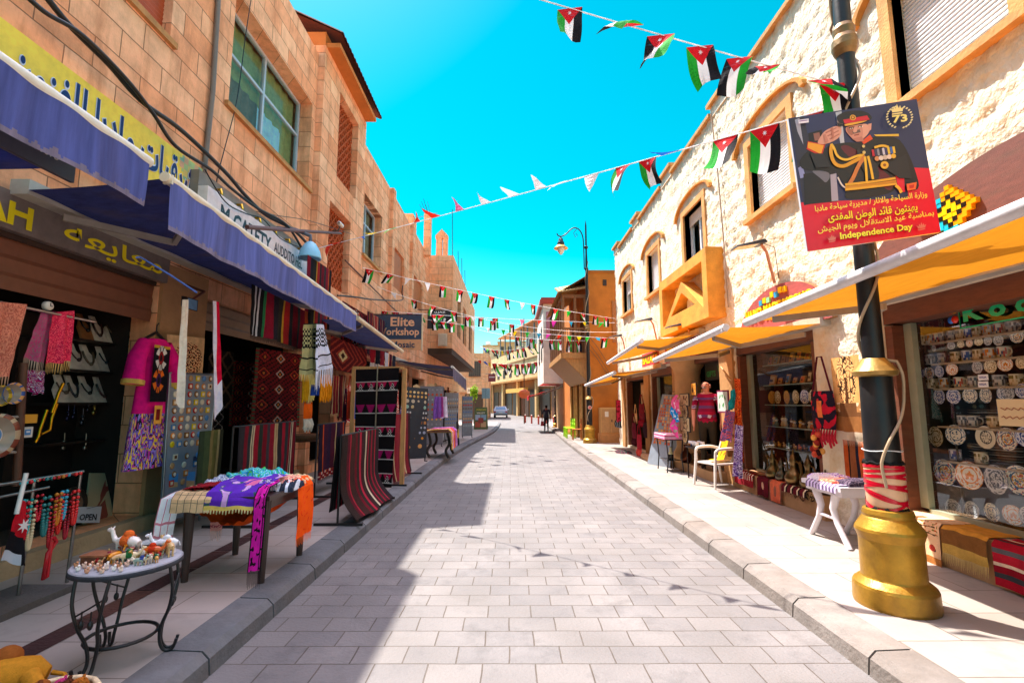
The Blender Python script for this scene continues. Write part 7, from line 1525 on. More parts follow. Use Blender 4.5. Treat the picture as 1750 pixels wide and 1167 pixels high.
for i, zy in enumerate((457, 490)):
    a, b = at(OX + 536 / SCZ, OY + (zy + 15) / SCZ, X=4.145), at(OX + 580 / SCZ, OY + (zy - 14) / SCZ, X=4.145); t = T('card_sticker', f'small white payment card sticker on the shop glass, the {("upper", "lower")[i]} one', 'sticker', tuple(a), 'payment card stickers'); m = MB(H('e8ecf4')); m.box(4.140, 4.145, b.y, a.y, a.z, b.z); m.build('label', 'print', t)
    m = MB(); write(m, 'VISA', lambda u, v, h=0: (4.138 - h, a.y - (a.y - b.y) * (.12 + .76 * u), a.z + (b.z - a.z) * (.3 + .4 * v)), H('1a3a9a'), .02); m.build('lettering', 'print', t)
a, b = at(1709, 727, X=4.14), at(1752, 686, X=4.14); t = T('paper_note', 'cream handwritten paper note stuck on the ceramics shop window', 'note', tuple(a)); m = MB(H('e0cfa8')); m.box(4.135, 4.14, b.y - .12, a.y, a.z, b.z + .02); m.build('paper', 'print', t)
m = MB(H('a04a3a'))
for j in range(2): m.tube([(4.132, a.y - .03 - k * .018, a.z + .07 + j * .07 + .012 * math.sin(k * 2.1 + j)) for k in range(14)], .003, 4)
m.build('handwriting', 'print', t)

# ------------------------------------------------------------------ mosaic shop window: shelves of small things
OX2, OY2 = 1240, 440
sh2 = T('display_shelves', 'glass shelves of souvenirs inside the mosaic shop window', 'shelves', (4.6, 7.5, .5)); r2 = random.Random(9)
rows2 = [(500, 'box', 9, (170, 470)), (600, 'frame', 10, (160, 480)), (697, 'plate', 7, (170, 430)), (802, 'fig', 14, (165, 440)), (905, 'small', 12, (170, 440))]
for r, (zy, kd, n, (xa, xb)) in enumerate(rows2):
    zs = at(OX2 + 310 / 2.778, OY2 + zy / 2.778, X=4.5).z; m = MB(H('7a8a84')); m.box(4.36, 4.68, 6.5, 8.4, zs - .02, zs - .003); m.build('shelf', 'gloss', sh2)
    for k in range(n):
        y = at(OX2 + (xa + (xb - xa) * k / (n - 1)) / 2.778, OY2 + zy / 2.778, X=4.5).y; y = min(8.35, max(6.5, y)); c = r2.choice(['e0a84a', 'd8c8a0', 'b85a3a', '4a7ab0', 'e8d8b8', '8a5a3a', 'c8a070', 'd8702a', '6a9a9a'])
        lab = f'{ORD[k]} from left on the {("top", "second", "third", "fourth", "lowest")[r]} shelf of the mosaic shop window'; gp = 'souvenirs in the mosaic shop window'
        if kd in ('box', 'frame'):
            h = r2.uniform(.10, .18); w = r2.uniform(.05, .09); t = T('framed_tile', 'small framed picture tile, ' + lab, 'tile', (4.5, y, zs), gp); m = MB(H('4a2a1a') if k % 2 else H('c89a58')); m.prism([(4.46, y - w, zs), (4.46, y + w, zs), (4.5, y + w, zs + h), (4.5, y - w, zs + h)], (.02, 0, 0)); m.build('frame', 'wood', t)
            m = MB(H(c)); m.poly([(4.4635, y - w * .75, zs + h * .14), (4.4635, y + w * .75, zs + h * .14), (4.489, y + w * .75, zs + h * .86), (4.489, y - w * .75, zs + h * .86)]); m.box(4.462, 4.468, y - w * .3, y + w * .3, zs + h * .35, zs + h * .55, H('3a2a20')); m.build('picture', 'print', t)
        elif kd == 'plate':
            st = r2.choice(['cream', 'multi', 'blue', 'building', 'plain']); put('plate', st, (4.48, y, zs + .115), f'{nm[st]} plate, ' + lab, .11, R(r2.uniform(-10, 10)), gp)
        elif kd == 'fig':
            m = MB(H(c)); h = r2.uniform(.1, .17); m.lathe([(.03, 0), (.036, h * .15), (.02, h * .5), (.032, h * .7), (.014, h * .85), (.02, h * .95), (0, h)], (4.48 + .03 * (k % 2), y, zs), 12, cols=[H(c), H(c), H('d8d0c0'), H(c), H('3a2a2a'), H(c)]); one('painted_vase', m, 'ceramic', 'little painted vase, ' + lab, 'vase', gp)
        else:
            m = MB(H(c)); m.ball((4.46, y, zs + .03), (.03, .035, .03), 8, 5); m.ball((4.46, y + .02, zs + .07), (.016, .016, .02), 7, 5); m.tube([(4.46, y - .02, zs + .03), (4.46, y - .05, zs + .06)], .008, 5); one('bird_ornament', m, 'ceramic', 'tiny bird ornament, ' + lab, 'ornament', gp)
GJ = 'brass coffee pots on the ledge'
for i, (zx, zy, s) in enumerate(((228, 985, 1.0), (268, 1000, .8), (328, 1002, 1.12), (398, 1010, 1.05), (478, 1045, .7))):
    p = at(OX2 + zx / 2.778, OY2 + (zy + 42) / 2.778, X=3.98); z0 = .445; c = (3.98, p.y, z0)
    t = T('brass_coffee_pot', f'tarnished brass coffee pot on the shop ledge, {ORD[i]} from the left', 'coffee pot', c, GJ); m = MB(H(('6a5a3a', '5a5448', '7a6240', '6e5a3c', '54493a')[i])); S = s * .9
    m.lathe([(.0, 0), (.09 * S, 0), (.12 * S, .04 * S), (.13 * S, .1 * S), (.1 * S, .17 * S), (.05 * S, .22 * S), (.045 * S, .28 * S), (.06 * S, .33 * S), (.05 * S, .36 * S), (.03 * S, .41 * S), (.012 * S, .44 * S), (.016 * S, .46 * S), (0, .49 * S)], c, 20); m.build('body', 'metal', t)
    m = MB(H('6a5430')); m.tube([(c[0], c[1] - .05 * S, z0 + .33 * S), (c[0], c[1] - .13 * S, z0 + .31 * S), (c[0], c[1] - .17 * S, z0 + .2 * S), (c[0], c[1] - .12 * S, z0 + .1 * S)], .012 * S, 6); m.build('handle', 'metal', t)
    m = MB(H('6a5430')); m.tube([(c[0], c[1] + .11 * S, z0 + .1 * S), (c[0], c[1] + .16 * S, z0 + .2 * S), (c[0], c[1] + .17 * S, z0 + .32 * S), (c[0], c[1] + .21 * S, z0 + .36 * S)], [.02 * S, .015 * S, .012 * S, .008 * S], 6); m.build('spout', 'metal', t)
# rugs and goods laid over the ledges
LG = 'rugs laid over the right shop ledges'
def ledge_rug(label, y0, y1, zl, drop, colfn, fr=None, back=.22, seed=0, frL=.06, xo=3.87):
    path = [(xo + back, 0, zl + .012), (xo, 0, zl + .014), (xo - .03, 0, zl - .02), (xo - .035, 0, zl - drop)]
    m, fn = ribbon([(a, (y0 + y1) / 2, c) for a, _, c in path], (0, y0 - y1, 0), colfn, 40, 40, .008, seed); fm = None
    if fr:
        fm = MB(H(fr))
        for i in range(40):
            a, b = Vector(fn((i + .2) / 40, 1)), Vector(fn((i + .75) / 40, 1)); d = Vector((-.01, 0, -frL * (.7 + .5 * ((i * 7) % 5) / 5))); fm.poly([a, b, b * .6 + a * .4 + d, a * .9 + b * .1 + d])
    o = one('rug', m, 'cloth', label, 'rug', LG)
    if fm: fm.build('fringe', 'cloth', o)
def treecol(u, v):
    if v < .45: return H('d8b088') if abs(u - .5) > .05 or v < .3 else H('6a4426')
    w = (v - .45) / .55; tw = .045 + .03 * abs(w - .35) + (.08 * max(0, w - .75))
    if w > .82: return H('a86a34')
    if abs(u - .5 + .02 * math.sin(w * 9)) < tw: return H('5a3a20')
    for s in (-1, 1):
        for j in range(3):
            if abs((w - .05 - .1 * j) + abs(u - .5) * (.25 - .2 * j)) < .014 and s * (u - .5) > 0 and abs(u - .5) < .42: return H('5a3a20')
    if w < .33 and noise.noise(Vector((u * 16, w * 22, 4))) > .22 and abs(u - .5) < .46: return H('7a6a2a') if int(u * 20) % 2 else H('b8582a')
    for bu, bw in ((.16, .58), (.84, .62)):
        if math.hypot((u - bu) * 1.2, (w - bw)) < .075: return H('a8342a')
        if math.hypot((u - bu - .03) * 1.2, (w - bw - .03)) < .05: return H('1c1616')
    return H('e0b48c')
ledge_rug('cream woven rug with a brown tree and two red birds over the near ledge', 4.52, 5.08, .5, .36, treecol, 'd8c8a8', .3, 1)
ledge_rug('mustard and brown striped rug over the near ledge beside the tree rug', 4.08, 4.5, .5, .22, lambda u, v: H('c88a34') if v < .62 else H('7a5028') if v < .85 else H('b89448'), 'c8b070', .3, 2, .09)
ledge_rug('red, grey and cream striped rug over the near ledge at the right edge', 3.3, 4.04, .5, .33, lambda u, v: stripe((v * 2.2) % 1, [(.4, 'a8142a'), (.2, '5a5a60'), (.4, 'b01c30'), (.15, 'e0c8b0'), (.3, '8a1022'), (.2, '3a3a40')]), None, .3, 3)
ledge_rug('red diamond rug over the far end of the mosaic shop ledge', 7.9, 8.55, .44, .2, lambda u, v: H('d8c8b0') if .55 < v < .8 and int(u * 26) % 3 == 0 else H('8a1c28') if v > .4 else H('b88a68'), None, .3, 4)
ledge_rug('dark maroon tasselled mat over the mosaic shop ledge', 7.45, 7.78, .44, .26, lambda u, v: H('c8a088') if math.hypot(u - .5, (v - .75)) < .1 else H('5a0f1e'), '2a1014', .3, 5)
ledge_rug('salmon prayer mat over the mosaic shop ledge', 7.1, 7.42, .44, .28, lambda u, v: H('8a5a4a') if abs(u - .5) > .4 or math.hypot(u - .5, (v - .75)) < .12 else H('d0684a'), None, .3, 6)
ledge_rug('striped kilim runner lying on the mosaic shop ledge under the coffee pots', 6.5, 7.08, .44, .08, lambda u, v: stripe((u * 4) % 1, [(1, '5a1420'), (.4, 'd8c8a8'), (.5, '2a1c1c')]), '6a4a3a', .3, 7)
m = MB(); m.grid(lambda u, v: (3.85 + .12 * v + .03 * noise.noise(Vector((u * 9, v * 4, 0))), 6.35 + .6 * u, .44 + .06 * math.sin(math.pi * v) - .18 * (1 - v) * (.6 + .5 * noise.noise(Vector((u * 8, 0, 2))))), 40, 14, lambda u, v: speck(u, v, ['4a3a28', '2a221c', '8a7048'], 12, 4)); one('tangled_cloth', m, 'cloth', 'tangled dark olive cloth draped over the near end of the mosaic shop ledge', 'cloth')
# red bag, tree hanging, striped hanging on the stone pier
def tcol(u, v):
    if v < .62:
        d = math.hypot((u - .5) * 1.0, (v - .30) * .95)
        if abs(u - .5) < .035 + .05 * max(0, v - .45) and v > .28: return H('4a2c16')
        if d < .33: return H('2a1c12') if abs(noise.noise(Vector((u * 9 + (u - .5) * v * 9, v * 20, 1)))) < .16 else H('d8a468')
        return H('c8965a')
    if v < .8: return H('6a4426') if abs(u - .5) < .28 or v > .74 else H('e0c8a8') if noise.noise(Vector((u * 8, v * 14, 6))) > .1 else H('a87848')
    return H('8a5a30')
def whang(label, y0, y1, z1, z0, colfn, x=3.86, fr=None, seed=0, nu=110, nv=150, frL=.14, amp=.008):
    return rug2(label, (x, y1, z1), (x, y0, z1), (x, y0, z0), (x, y1, z0), colfn, seed, amp, nu, nv, fr, frL)
def rug2(label, tl, tr, br, bl, colfn, seed, amp, nu, nv, fr, frL):
    m, fn = hang(tl, tr, bl, br, colfn, nu, nv, 1.5, amp, seed=seed); fm = None
    if fr:
        fm = MB(H(fr))
        for i in range(nu): a, b = Vector(fn((i + .2) / nu, 1)), Vector(fn((i + .7) / nu, 1)); d = Vector((-.015, 0, -frL * (.7 + .5 * ((i * 7) % 5) / 5))); fm.poly([a, b, b * .6 + a * .4 + d, a * .9 + b * .1 + d])
    o = one('wall_hanging', m, 'cloth', label, 'wall hanging', 'wall hangings on the stone piers')
    if fm: fm.build('fringe', 'cloth', o)
whang('brown woven hanging with a big leafy tree on the stone pier behind the lamp post', 5.36, 5.84, 2.12, 1.26, tcol, fr='d8c8b0', seed=1)
whang('orange, brown and black striped hanging below the tree hanging', 5.34, 5.8, 1.16, .62, lambda u, v: stripe(u, [(.4, 'a84a1c'), (.15, '2a1c18'), (.5, '8a5230'), (.2, '1c2030'), (.5, 'c0602a'), (.2, '5a3420'), (.4, '9a4a20')]), x=3.9, seed=2)
bag('big red and black woven bag with tassels hanging on the mosaic shop window', (1404, 668), 3.82, .42, .46, '7a1020', '4a1420', 'b02838', strap=.42, colfn=lambda u, v: H('d8703a') if .4 < u < .6 and .25 < v < .7 else H('b0142a') if noise.noise(Vector((u * 5, v * 5, 7))) > .05 else H('1c1424'))
m = MB(H('b83a30')); 
for k in range(14): m.ball((3.78 + .04 * math.sin(k * 2), 6.1 + .02 * (k % 5) - .04, 1.2 - .02 * k), (.035, .035, .04), 7, 5, H(['c8503a', '8a2a24', 'e0a050', '3a1a1a'][k % 4]))
one('pompom_bunch', m, 'cloth', 'bunch of red and orange pompoms below the big woven bag', 'pompoms')
# ================================================================== people
def skinned(name, verts, edges, radii, paint, mat, parent=None, sub=2, loc=None):
    """one continuous body grown from a jointed skeleton; paint(co) colours it by region"""
    me = bpy.data.meshes.new('skeleton'); me.from_pydata(verts, edges, []); o = bpy.data.objects.new('skeleton', me); COL.objects.link(o)
    sk = o.modifiers.new('s', 'SKIN'); sk.use_smooth_shade = True; sv = me.skin_vertices[0].data
    for i, r in enumerate(radii): sv[i].radius = r if isinstance(r, tuple) else (r, r); sv[i].use_root = (i == 0)
    o.modifiers.new('b', 'SUBSURF').levels = sub
    dg = bpy.context.evaluated_depsgraph_get(); dg.update(); em = bpy.data.meshes.new_from_object(o.evaluated_get(dg))
    m = MB(); V = [tuple(v.co) for v in em.vertices]; F = [tuple(p.vertices) for p in em.polygons]
    cs = [paint(sum((Vector(V[k]) for k in f), Vector()) / len(f)) for f in F]
    m.add(V, F, cs, True); bpy.data.objects.remove(o); bpy.data.meshes.remove(me); bpy.data.meshes.remove(em)
    return m
def person(label, loc, rz, hgt, paint, pose, hair, belly=0., bald=False, stripes=False):
    """figure facing -Y in its own space, scaled to hgt metres"""
    t = T('person', label, 'person', loc); t.rotation_euler = (0, 0, rz); t.scale = (hgt / 1.75,) * 3; ORG[t.name] = (0, 0, 0)
    V = []; E = []; Rr = []
    def v(p, r, par=None):
        V.append(p); Rr.append(r); i = len(V) - 1
        if par is not None: E.append((par, i))
        return i
    pel = v((0, .0, .95), (.155, .12)); bel = v((0, -.03 - belly * .4, 1.08), (.155 + belly * .5, .125 + belly), pel); ch = v((0, 0, 1.28), (.165, .125 + belly * .3), bel); up = v((0, .01, 1.42), (.13, .1), ch); nk = v((0, .01, 1.51), .058, up)
    h0 = v((0, -.01, 1.575), (.068, .075), nk); h1 = v((0, -.012, 1.65), (.078, .095), h0); v((0, .0, 1.715), (.062, .078), h1)
    for s in (-1, 1):
        q = pose['leg'][0 if s < 0 else 1]; hip = v((s * .09, 0, .86), .1, pel); kn = v((s * .1, q[0], .49), .066, hip); an = v((s * .105, q[1], .085), .046, kn); v((s * .115, q[1] - .12, .035), (.042, .03), an)
        sh = v((s * .2, .01, 1.41), .078, up); q = pose['arm'][0 if s < 0 else 1]; el = v(q[0], .05, sh); wr = v(q[1], .036, el); pm = v(q[2], (.042, .026), wr)
        d = (Vector(q[2]) - Vector(q[1])).normalized(); sd = Vector((0, 1, 0)) if abs(d.y) < .7 else Vector((1, 0, 0)); sd = (sd - d * sd.dot(d)).normalized()
        for k in range(4):
            b = Vector(q[2]) + d * .045 + sd * (k - 1.5) * .021; f1 = v(tuple(b), .0095, pm); f2 = v(tuple(b + d * (.035, .042, .04, .028)[k]), .0085, f1); v(tuple(b + d * (.06, .075, .07, .05)[k] + d.cross(sd) * .015 * s), .007, f2)
        th = v(tuple(Vector(q[2]) + sd * -.04 + d * .01), .011, pm); v(tuple(Vector(q[2]) + sd * -.055 + d * .045), .009, th)
    m = skinned('body', V, E, Rr, paint, 'cloth'); ORG['_'] = 0
    b = m.build('body', 'matte', t)
    m = MB(H('c88068')); m.tube([(0, -.105, 1.655), (0, -.125, 1.625), (0, -.112, 1.61)], [.012, .017, .014], 7)
    for s in (-1, 1): m.ball((s * .08, .0, 1.64), (.014, .022, .032), 7, 6)
    m.build('nose_and_ears', 'skin', t)
    m = MB(H('f0ece6'))
    for s in (-1, 1): m.ball((s * .031, -.098, 1.662), (.013, .008, .008), 8, 5, H('efe9e2')); m.ball((s * .031, -.105, 1.662), (.006, .004, .006), 7, 5, H('2a1a12'))
    m.build('eyes', 'gloss', t)
    m = MB(H('a85a50')); m.ball((0, -.102, 1.585), (.026, .01, .007), 8, 5)
    m.build('mouth', 'skin', t)
    m = MB(hair)
    if bald:
        for s in (-1, 1): m.ball((s * .07, .04, 1.63), (.016, .045, .04), 8, 6)
        m.tube([(-.036, -.108, 1.6), (0, -.118, 1.607), (.036, -.108, 1.6)], [.008, .016, .008], 7, H('9a928c'))
        for s in (-1, 1): m.tube([(s * .05, -.09, 1.683), (s * .02, -.1, 1.688)], .008, 5, H('6a5a50'))
    else:
        m.ball((0, .012, 1.7), (.083, .098, .07), 14, 9); m.ball((0, .04, 1.64), (.08, .07, .07), 12, 8)
    m.build('hair', 'fur', t)
    return t
SK = H('d88a6c')
def manpaint(p):
    x, y, z = p
    if z > 1.475 and abs(x) < .12: return SK
    ax = abs(x)
    if ax > .2 and z < 1.17 or ax > .44: return SK
    if z > .94:
        s = (z * 1.0) % .17
        if s < .02: return H('c8b8c8')
        if s < .045: return H('6a3a6a')
        if s < .06: return H('b89ab0')
        return H('a00f38') if s < .12 else H('860c34')
    if z > .07: return H('3a3024')
    return H('241a14')
mp = at(1209, 715, X=3.82)
man = person('bald man with a grey moustache in a striped maroon jumper standing in a shop doorway', (3.82, mp.y, .316), R(-36), 1.70, manpaint,
             {'leg': [(-.02, .0), (-.02, .0)], 'arm': [((-.27, .03, 1.15), (-.26, -.03, .93), (-.25, -.06, .85)), ((.27, .05, 1.16), (.27, .0, .94), (.26, -.03, .86))]}, H('8e867e'), .085, True)
def walkpaint(p):
    x, y, z = p
    if z > 1.475 and abs(x) < .12: return H('b87a5c')
    if abs(x) > .19 and z < 1.16: return H('b87a5c')
    if z > .93: return H('3c4254')
    if z > .07: return H('262830')
    return H('15120f')
wy = 33.5
person('man in a dark grey shirt and black trousers walking away up the sunlit street', (2.42, wy, gz(wy)), R(180), 1.76, walkpaint,
       {'leg': [(-.06, .06), (.03, -.08)], 'arm': [((-.26, .05, 1.14), (-.27, .02, .9), (-.27, .0, .82)), ((.26, .03, 1.14), (.28, -.03, .9), (.28, -.05, .82))]}, H('2a2420'))
t = T('handbag', 'small red carrier bag held by the walking man', 'bag', (2.13, wy, gz(wy) + .3)); m = MB(H('b8102c')); z = gz(wy); m.prism([(2.03, wy - .02, z + .38), (2.27, wy - .02, z + .38), (2.24, wy - .02, z + .7), (2.06, wy - .02, z + .7)], (0, .1, 0)); m.build('body', 'plastic', t); m = MB(H('8a0c20')); m.tube([(2.1, wy + .03, z + .7), (2.12, wy + .03, z + .8), (2.18, wy + .03, z + .8), (2.2, wy + .03, z + .7)], .012, 5); m.build('handle', 'plastic', t)

# ------------------------------------------------------------------ around the doorway
t = T('plastic_chair', 'white plastic armchair with a brown and yellow cloth on its back', 'chair', (3.62, 8.72, PV)); m0 = (3.62, 8.72)
def cp(x, y, z): # chair space: faces -X (towards the street), x forward
    a = R(-18); return (m0[0] - (x * math.cos(a) - y * math.sin(a)), m0[1] + (x * math.sin(a) + y * math.cos(a)), PV + z)
WC = H('e4dcd4')
m = MB(WC); m.grid(lambda u, v: cp(-.21 + .44 * u, -.22 + .44 * v, .41 - .02 * math.sin(math.pi * u) * math.sin(math.pi * v)), 10, 10); m.grid(lambda u, v: cp(.23 - .44 * u, -.22 + .44 * v, .38), 4, 4)
for a, b in (((-.21, -.22), (.23, -.22)), ((.23, -.22), (.23, .22)), ((.23, .22), (-.21, .22)), ((-.21, .22), (-.21, -.22))): m.tube([cp(*a, .4), cp(*b, .4)], .018, 6)
m.build('seat', 'plastic', t)
m = MB(WC)
for k in range(6): y = -.18 + .072 * k; m.tube([cp(-.21, y, .42), cp(-.27, y * 1.08, .62), cp(-.33, y * 1.1, .83)], [.022, .024, .02], 6)
m.tube([cp(-.29, -.25, .6), cp(-.335, -.21, .82), cp(-.35, 0, .86), cp(-.335, .21, .82), cp(-.29, .25, .6)], .024, 7); m.build('backrest', 'plastic', t)
for s in (-1, 1):
    m = MB(WC); m.tube(sm([cp(-.29, s * .25, .62), cp(-.1, s * .27, .66), cp(.16, s * .265, .65), cp(.23, s * .25, .6)]), .026, 7); m.build('armrest', 'plastic', t)
    m = MB(WC); m.tube([cp(.23, s * .25, .62), cp(.245, s * .245, .4), cp(.29, s * .265, .0)], [.022, .026, .02], 7); m.build('leg', 'plastic', t)
    m = MB(WC); m.tube([cp(-.24, s * .24, .5), cp(-.24, s * .235, .38), cp(-.31, s * .26, .0)], [.02, .026, .02], 7); m.build('leg', 'plastic', t)
m, fn = ribbon([cp(.05, 0, .44), cp(-.15, 0, .45), cp(-.215, 0, .6), cp(-.30, 0, .88), cp(-.36, 0, .895), cp(-.39, 0, .86), cp(-.37, 0, .55)], Vector(cp(0, .17, 0)) - Vector(cp(0, -.17, 0)), lambda u, v: H('5a3a1c') if u < .5 else H('e0a81c') if noise.noise(Vector((u * 9, v * 12, 2))) < .25 else H('8a5a1c'), 16, 30, .006); one('cloth', m, 'cloth', 'brown and yellow cloth laid over the white plastic armchair', 'cloth')
def pic(label, y, z, w, h, fc, bgc, fig, X=3.58, rnd_=False, gp='mosaic pictures on the round column'):
    t = T('mosaic_picture', label, 'picture', (X, y, z), gp)
    if rnd_:
        m = MB(H(fc)); m.lathe([(w, 0), (w, .02), (w * .88, .025)], (X, y, z), 28, axis='-x'); m.build('frame', 'wood', t)
        m = MB(); m.lathe([(0, .021), (w * .3, .021), (w * .6, .021), (w * .88, .021)], (X, y, z), 28, axis='-x', cols=[H(fig), (lambda k: H(fig) if k % 2 else H(bgc)), (lambda k: H(bgc) if k % 3 else H('a88a5a'))]); m.build('mosaic', 'stone', t); return
    m = MB(H(fc)); m.box(X - .02, X, y - w, y + w, z - h, z + h); m.build('frame', 'wood', t)
    m = MB(); m.grid(lambda u, v: (X - .022, y + w * .88 - 1.76 * w * u, z - h * .86 + 1.72 * h * v), 22, 14, lambda u, v: H(fig) if noise.noise(Vector((u * 6 + y * 3, v * 4, z * 7))) > .12 and .15 < u < .85 and .15 < v < .85 else H(bgc)); m.build('mosaic', 'stone', t)
zc = lambda py: at(1172, py, X=3.58).z; yc_ = lambda px, py, X=3.58: at(px, py, X=X).y
pic('framed mosaic of small figures, upper rectangle on the round column', yc_(1171, 683), zc(683), .26, .13, '2a1a12', 'd0b080', '7a4a2a')
pic('round mosaic with a dark rim, upper circle on the round column', yc_(1172, 705), zc(704), .17, 0, '2a1a12', 'd8b888', '6a4a2a', rnd_=True)
pic('framed pale mosaic of animals, lower rectangle on the round column', yc_(1172, 725), zc(725), .29, .15, '2a1a12', 'd8c090', '8a6a4a')
pic('round mosaic with a dark rim, lower circle on the round column', yc_(1172, 745), zc(744), .17, 0, '2a1a12', 'd8b888', '5a4a2a', rnd_=True)
pic('small yellow mosaic of dark dancers beside the round column', yc_(1187, 666), zc(666), .13, .13, '2a1a12', 'd88a1c', '3a1a12')
pic('gold framed mosaic behind the man, upper of two', 10.32, 1.72, .16, .17, '5a3a1c', 'c89858', '8a5a3a', X=4.1); pic('gold framed mosaic behind the man, lower of two', 10.32, 1.32, .15, .16, '5a3a1c', 'c8a068', '7a4a2a', X=4.1)
y0 = at(1237, 686, X=3.8).y
pic('purple framed green and white picture hung beside the man', y0, at(1237, 686, X=3.8).z, .23, .2, '7a1a4a', 'c8d0c8', '3a8a4a', X=3.8, gp='pictures beside the man')
SGr = 'scarves hanging by the doorway'
for lab, px, X, cols, fr, sd in (('turquoise scarf hanging by the doorway pier', [(1248, 668), (1256, 664), (1254, 698), (1246, 700)], 3.78, ['1a9aa8', '2ab0b8', '1a7a8a'], None, 1), ('orange and rust patterned scarf hanging tallest on the doorway pier', [(1254, 646), (1266, 648), (1271, 790), (1256, 790)], 3.82, ['d8501c', 'c83a18', 'e8803a', '8a2a1c'], 'c8501c', 2), ('blue and orange patterned shawl hanging beside the man', [(1240, 700), (1256, 704), (1252, 755), (1232, 752)], 3.76, ['4a4a8a', 'd8501c', '6a5a9a', '3a3a5a'], '8a6a7a', 3), ('violet and white striped scarf hanging lowest by the chair', [(1256, 725), (1270, 728), (1266, 818), (1256, 812)], 3.72, ['6a4a9a', 'a08ac8', 'd8d0e8', '4a2a6a'], '8a7ab0', 4)):
    tl, tr, br, bl = [at(*q, X=X) for q in px]; m, fn = hang(tl, tr, bl, br, (lambda cols, sd: lambda u, v: speck(u, v * 3, cols, 5, sd))(cols, sd), 60, 130, 2.5, .03, seed=sd); one('scarf', m, 'cloth', lab, 'scarf', SGr)
m = MB(H('c8a070')); m.tube([at(1232, 627, X=3.9), at(1250, 650, X=3.75)], .014, 5); one('hanging_rod', m, 'wood', 'pale wooden rod sticking out above the purple framed picture', 'rod')
t = T('side_table', 'small dark table with cups and tins beside the man', 'table', (3.5, 9.55, PV)); m = MB(H('2a221e')); m.box(3.42, 3.82, 9.25, 9.7, .72, .75); m.build('tabletop', 'wood', t)
for x in (3.45, 3.78):
    for y in (9.28, 9.66): m = MB(H('2a221e')); m.tube([(x, y, .72), (x, y, PV)], .014, 6); m.build('leg', 'metal', t)
for i, (dx, dy, c) in enumerate(((.05, .05, 'e8e0d8'), (.05, .16, 'd8d0d0'), (.06, .28, '4a6a9a'), (.06, .38, 'c87a3a'), (.18, .1, 'e0d8d0'), (.2, .3, '8ab0c8'))): m = MB(H(c)); m.lathe([(0, 0), (.035, 0), (.042, .05), (.042, .1), (.036, .1), (.034, .02)], (3.45 + dx, 9.26 + dy, .751), 14, cols=[H(c)] * 2 + [H('f0ece8')] + [H(c)] * 3); one('cup', m, 'ceramic', f'{("white", "pale grey", "blue", "orange", "cream", "light blue")[i]} cup on the small dark table beside the man', 'cup', 'cups on the side table')
c = (3.62, 10.5, .318); c = (3.72, at(1172, 775, X=3.72).y, .318); m = MB(H('5a3020')); m.lathe([(0, 0), (.07, 0), (.12, .08), (.11, .18), (.04, .26), (.03, .34), (.05, .38), (.03, .38), (0, .3)], c, 18); one('copper_vase', m, 'metal', 'dark copper vase standing on the step beside the round column', 'vase')
for i in range(3): m = MB(H(('6a4a2c', '8a6238', '5a3c24')[i])); m.box(3.85, 4.15, 10.15, 10.5, .318 + .07 * i, .382 + .07 * i); m.box(3.84, 3.85, 10.2, 10.45, .33 + .07 * i, .37 + .07 * i, H('c8a070')); one('wooden_tray', m, 'wood', f'flat wooden box stacked on the doorway step, {("bottom", "middle", "top")[i]} of the pile', 'box', 'boxes stacked on the step')
# leaning board, pink table, hanging bags
t = T('leaning_magnet_board', 'grey A-frame board of orange souvenirs beside the round column', 'display board', (3.4, 11.5, PV)); zb_ = gz(11.3) + PV
qa = [(3.25, 11.85, zb_), (3.55, 11.1, zb_), (3.75, 11.2, 1.75), (3.6, 11.6, 1.78)]
m = MB(H('8a94a0')); m.prism(qa, (.03, .02, 0)); m.prism([(3.9, 11.9, zb_), (4.0, 11.2, zb_), (3.78, 11.2, 1.7), (3.66, 11.6, 1.7)], (.03, .02, 0)); m.build('panel', 'paint', t)
qv = [Vector(p) for p in qa]; qn = (qv[1] - qv[0]).cross(qv[3] - qv[0]).normalized(); qn = qn if qn.x < 0 else -qn; r2 = random.Random(4)
fb = lambda u, v, h=.006: (qv[0] * (1 - u) + qv[1] * u) * (1 - v) + (qv[3] * (1 - u) + qv[2] * u) * v + qn * h
m = MB()
for r in range(16):
    for k in range(6):
        u, v = .1 + k * .145, .3 + r * .043; c = H(r2.choice(['d8742a', 'c8601c', 'e0a05a', 'b8502a', 'd8b080', '8a9aa0'])); m.poly([fb(u, v), fb(u + .11, v), fb(u + .11, v + .034), fb(u, v + .034)], c)
m.build('souvenirs', 'print', t)
t = T('pink_table', 'thin black iron table with a stack of pink cloths beside the grey A-frame board', 'table', (3.35, 10.7, PV)); m = MB(H('1c1a1c')); m.box(3.22, 3.62, 10.3, 11.0, .80, .82); m.build('tabletop', 'black_paint', t)
for x in (3.25, 3.59):
    for y in (10.33, 10.97): m = MB(H('1c1a1c')); m.tube([(x, y, .8), (x + (.03 if x < 3.4 else -.03), y, .45), (x, y, PV)], .013, 6); m.build('leg', 'black_paint', t)
for i, c in enumerate(('e08ab0', 'f0d0e0', 'd86a98', 'f0b8d0')): m = MB(H(c)); m.grid(lambda u, v: (3.2 + .44 * u, 10.28 + .74 * v, .822 + .028 * i + .02 * math.sin(math.pi * u) + .008 * noise.noise(Vector((u * 5, v * 5, i)))), 10, 14); m.box(3.2, 3.64, 10.28, 11.02, .8215 + .028 * i, .838 + .028 * i); one('folded_cloth', m, 'cloth', f'{("rose", "white", "deep pink", "pale pink")[i]} folded cloth on the thin black iron table', 'cloth', 'folded cloths on the pink table')
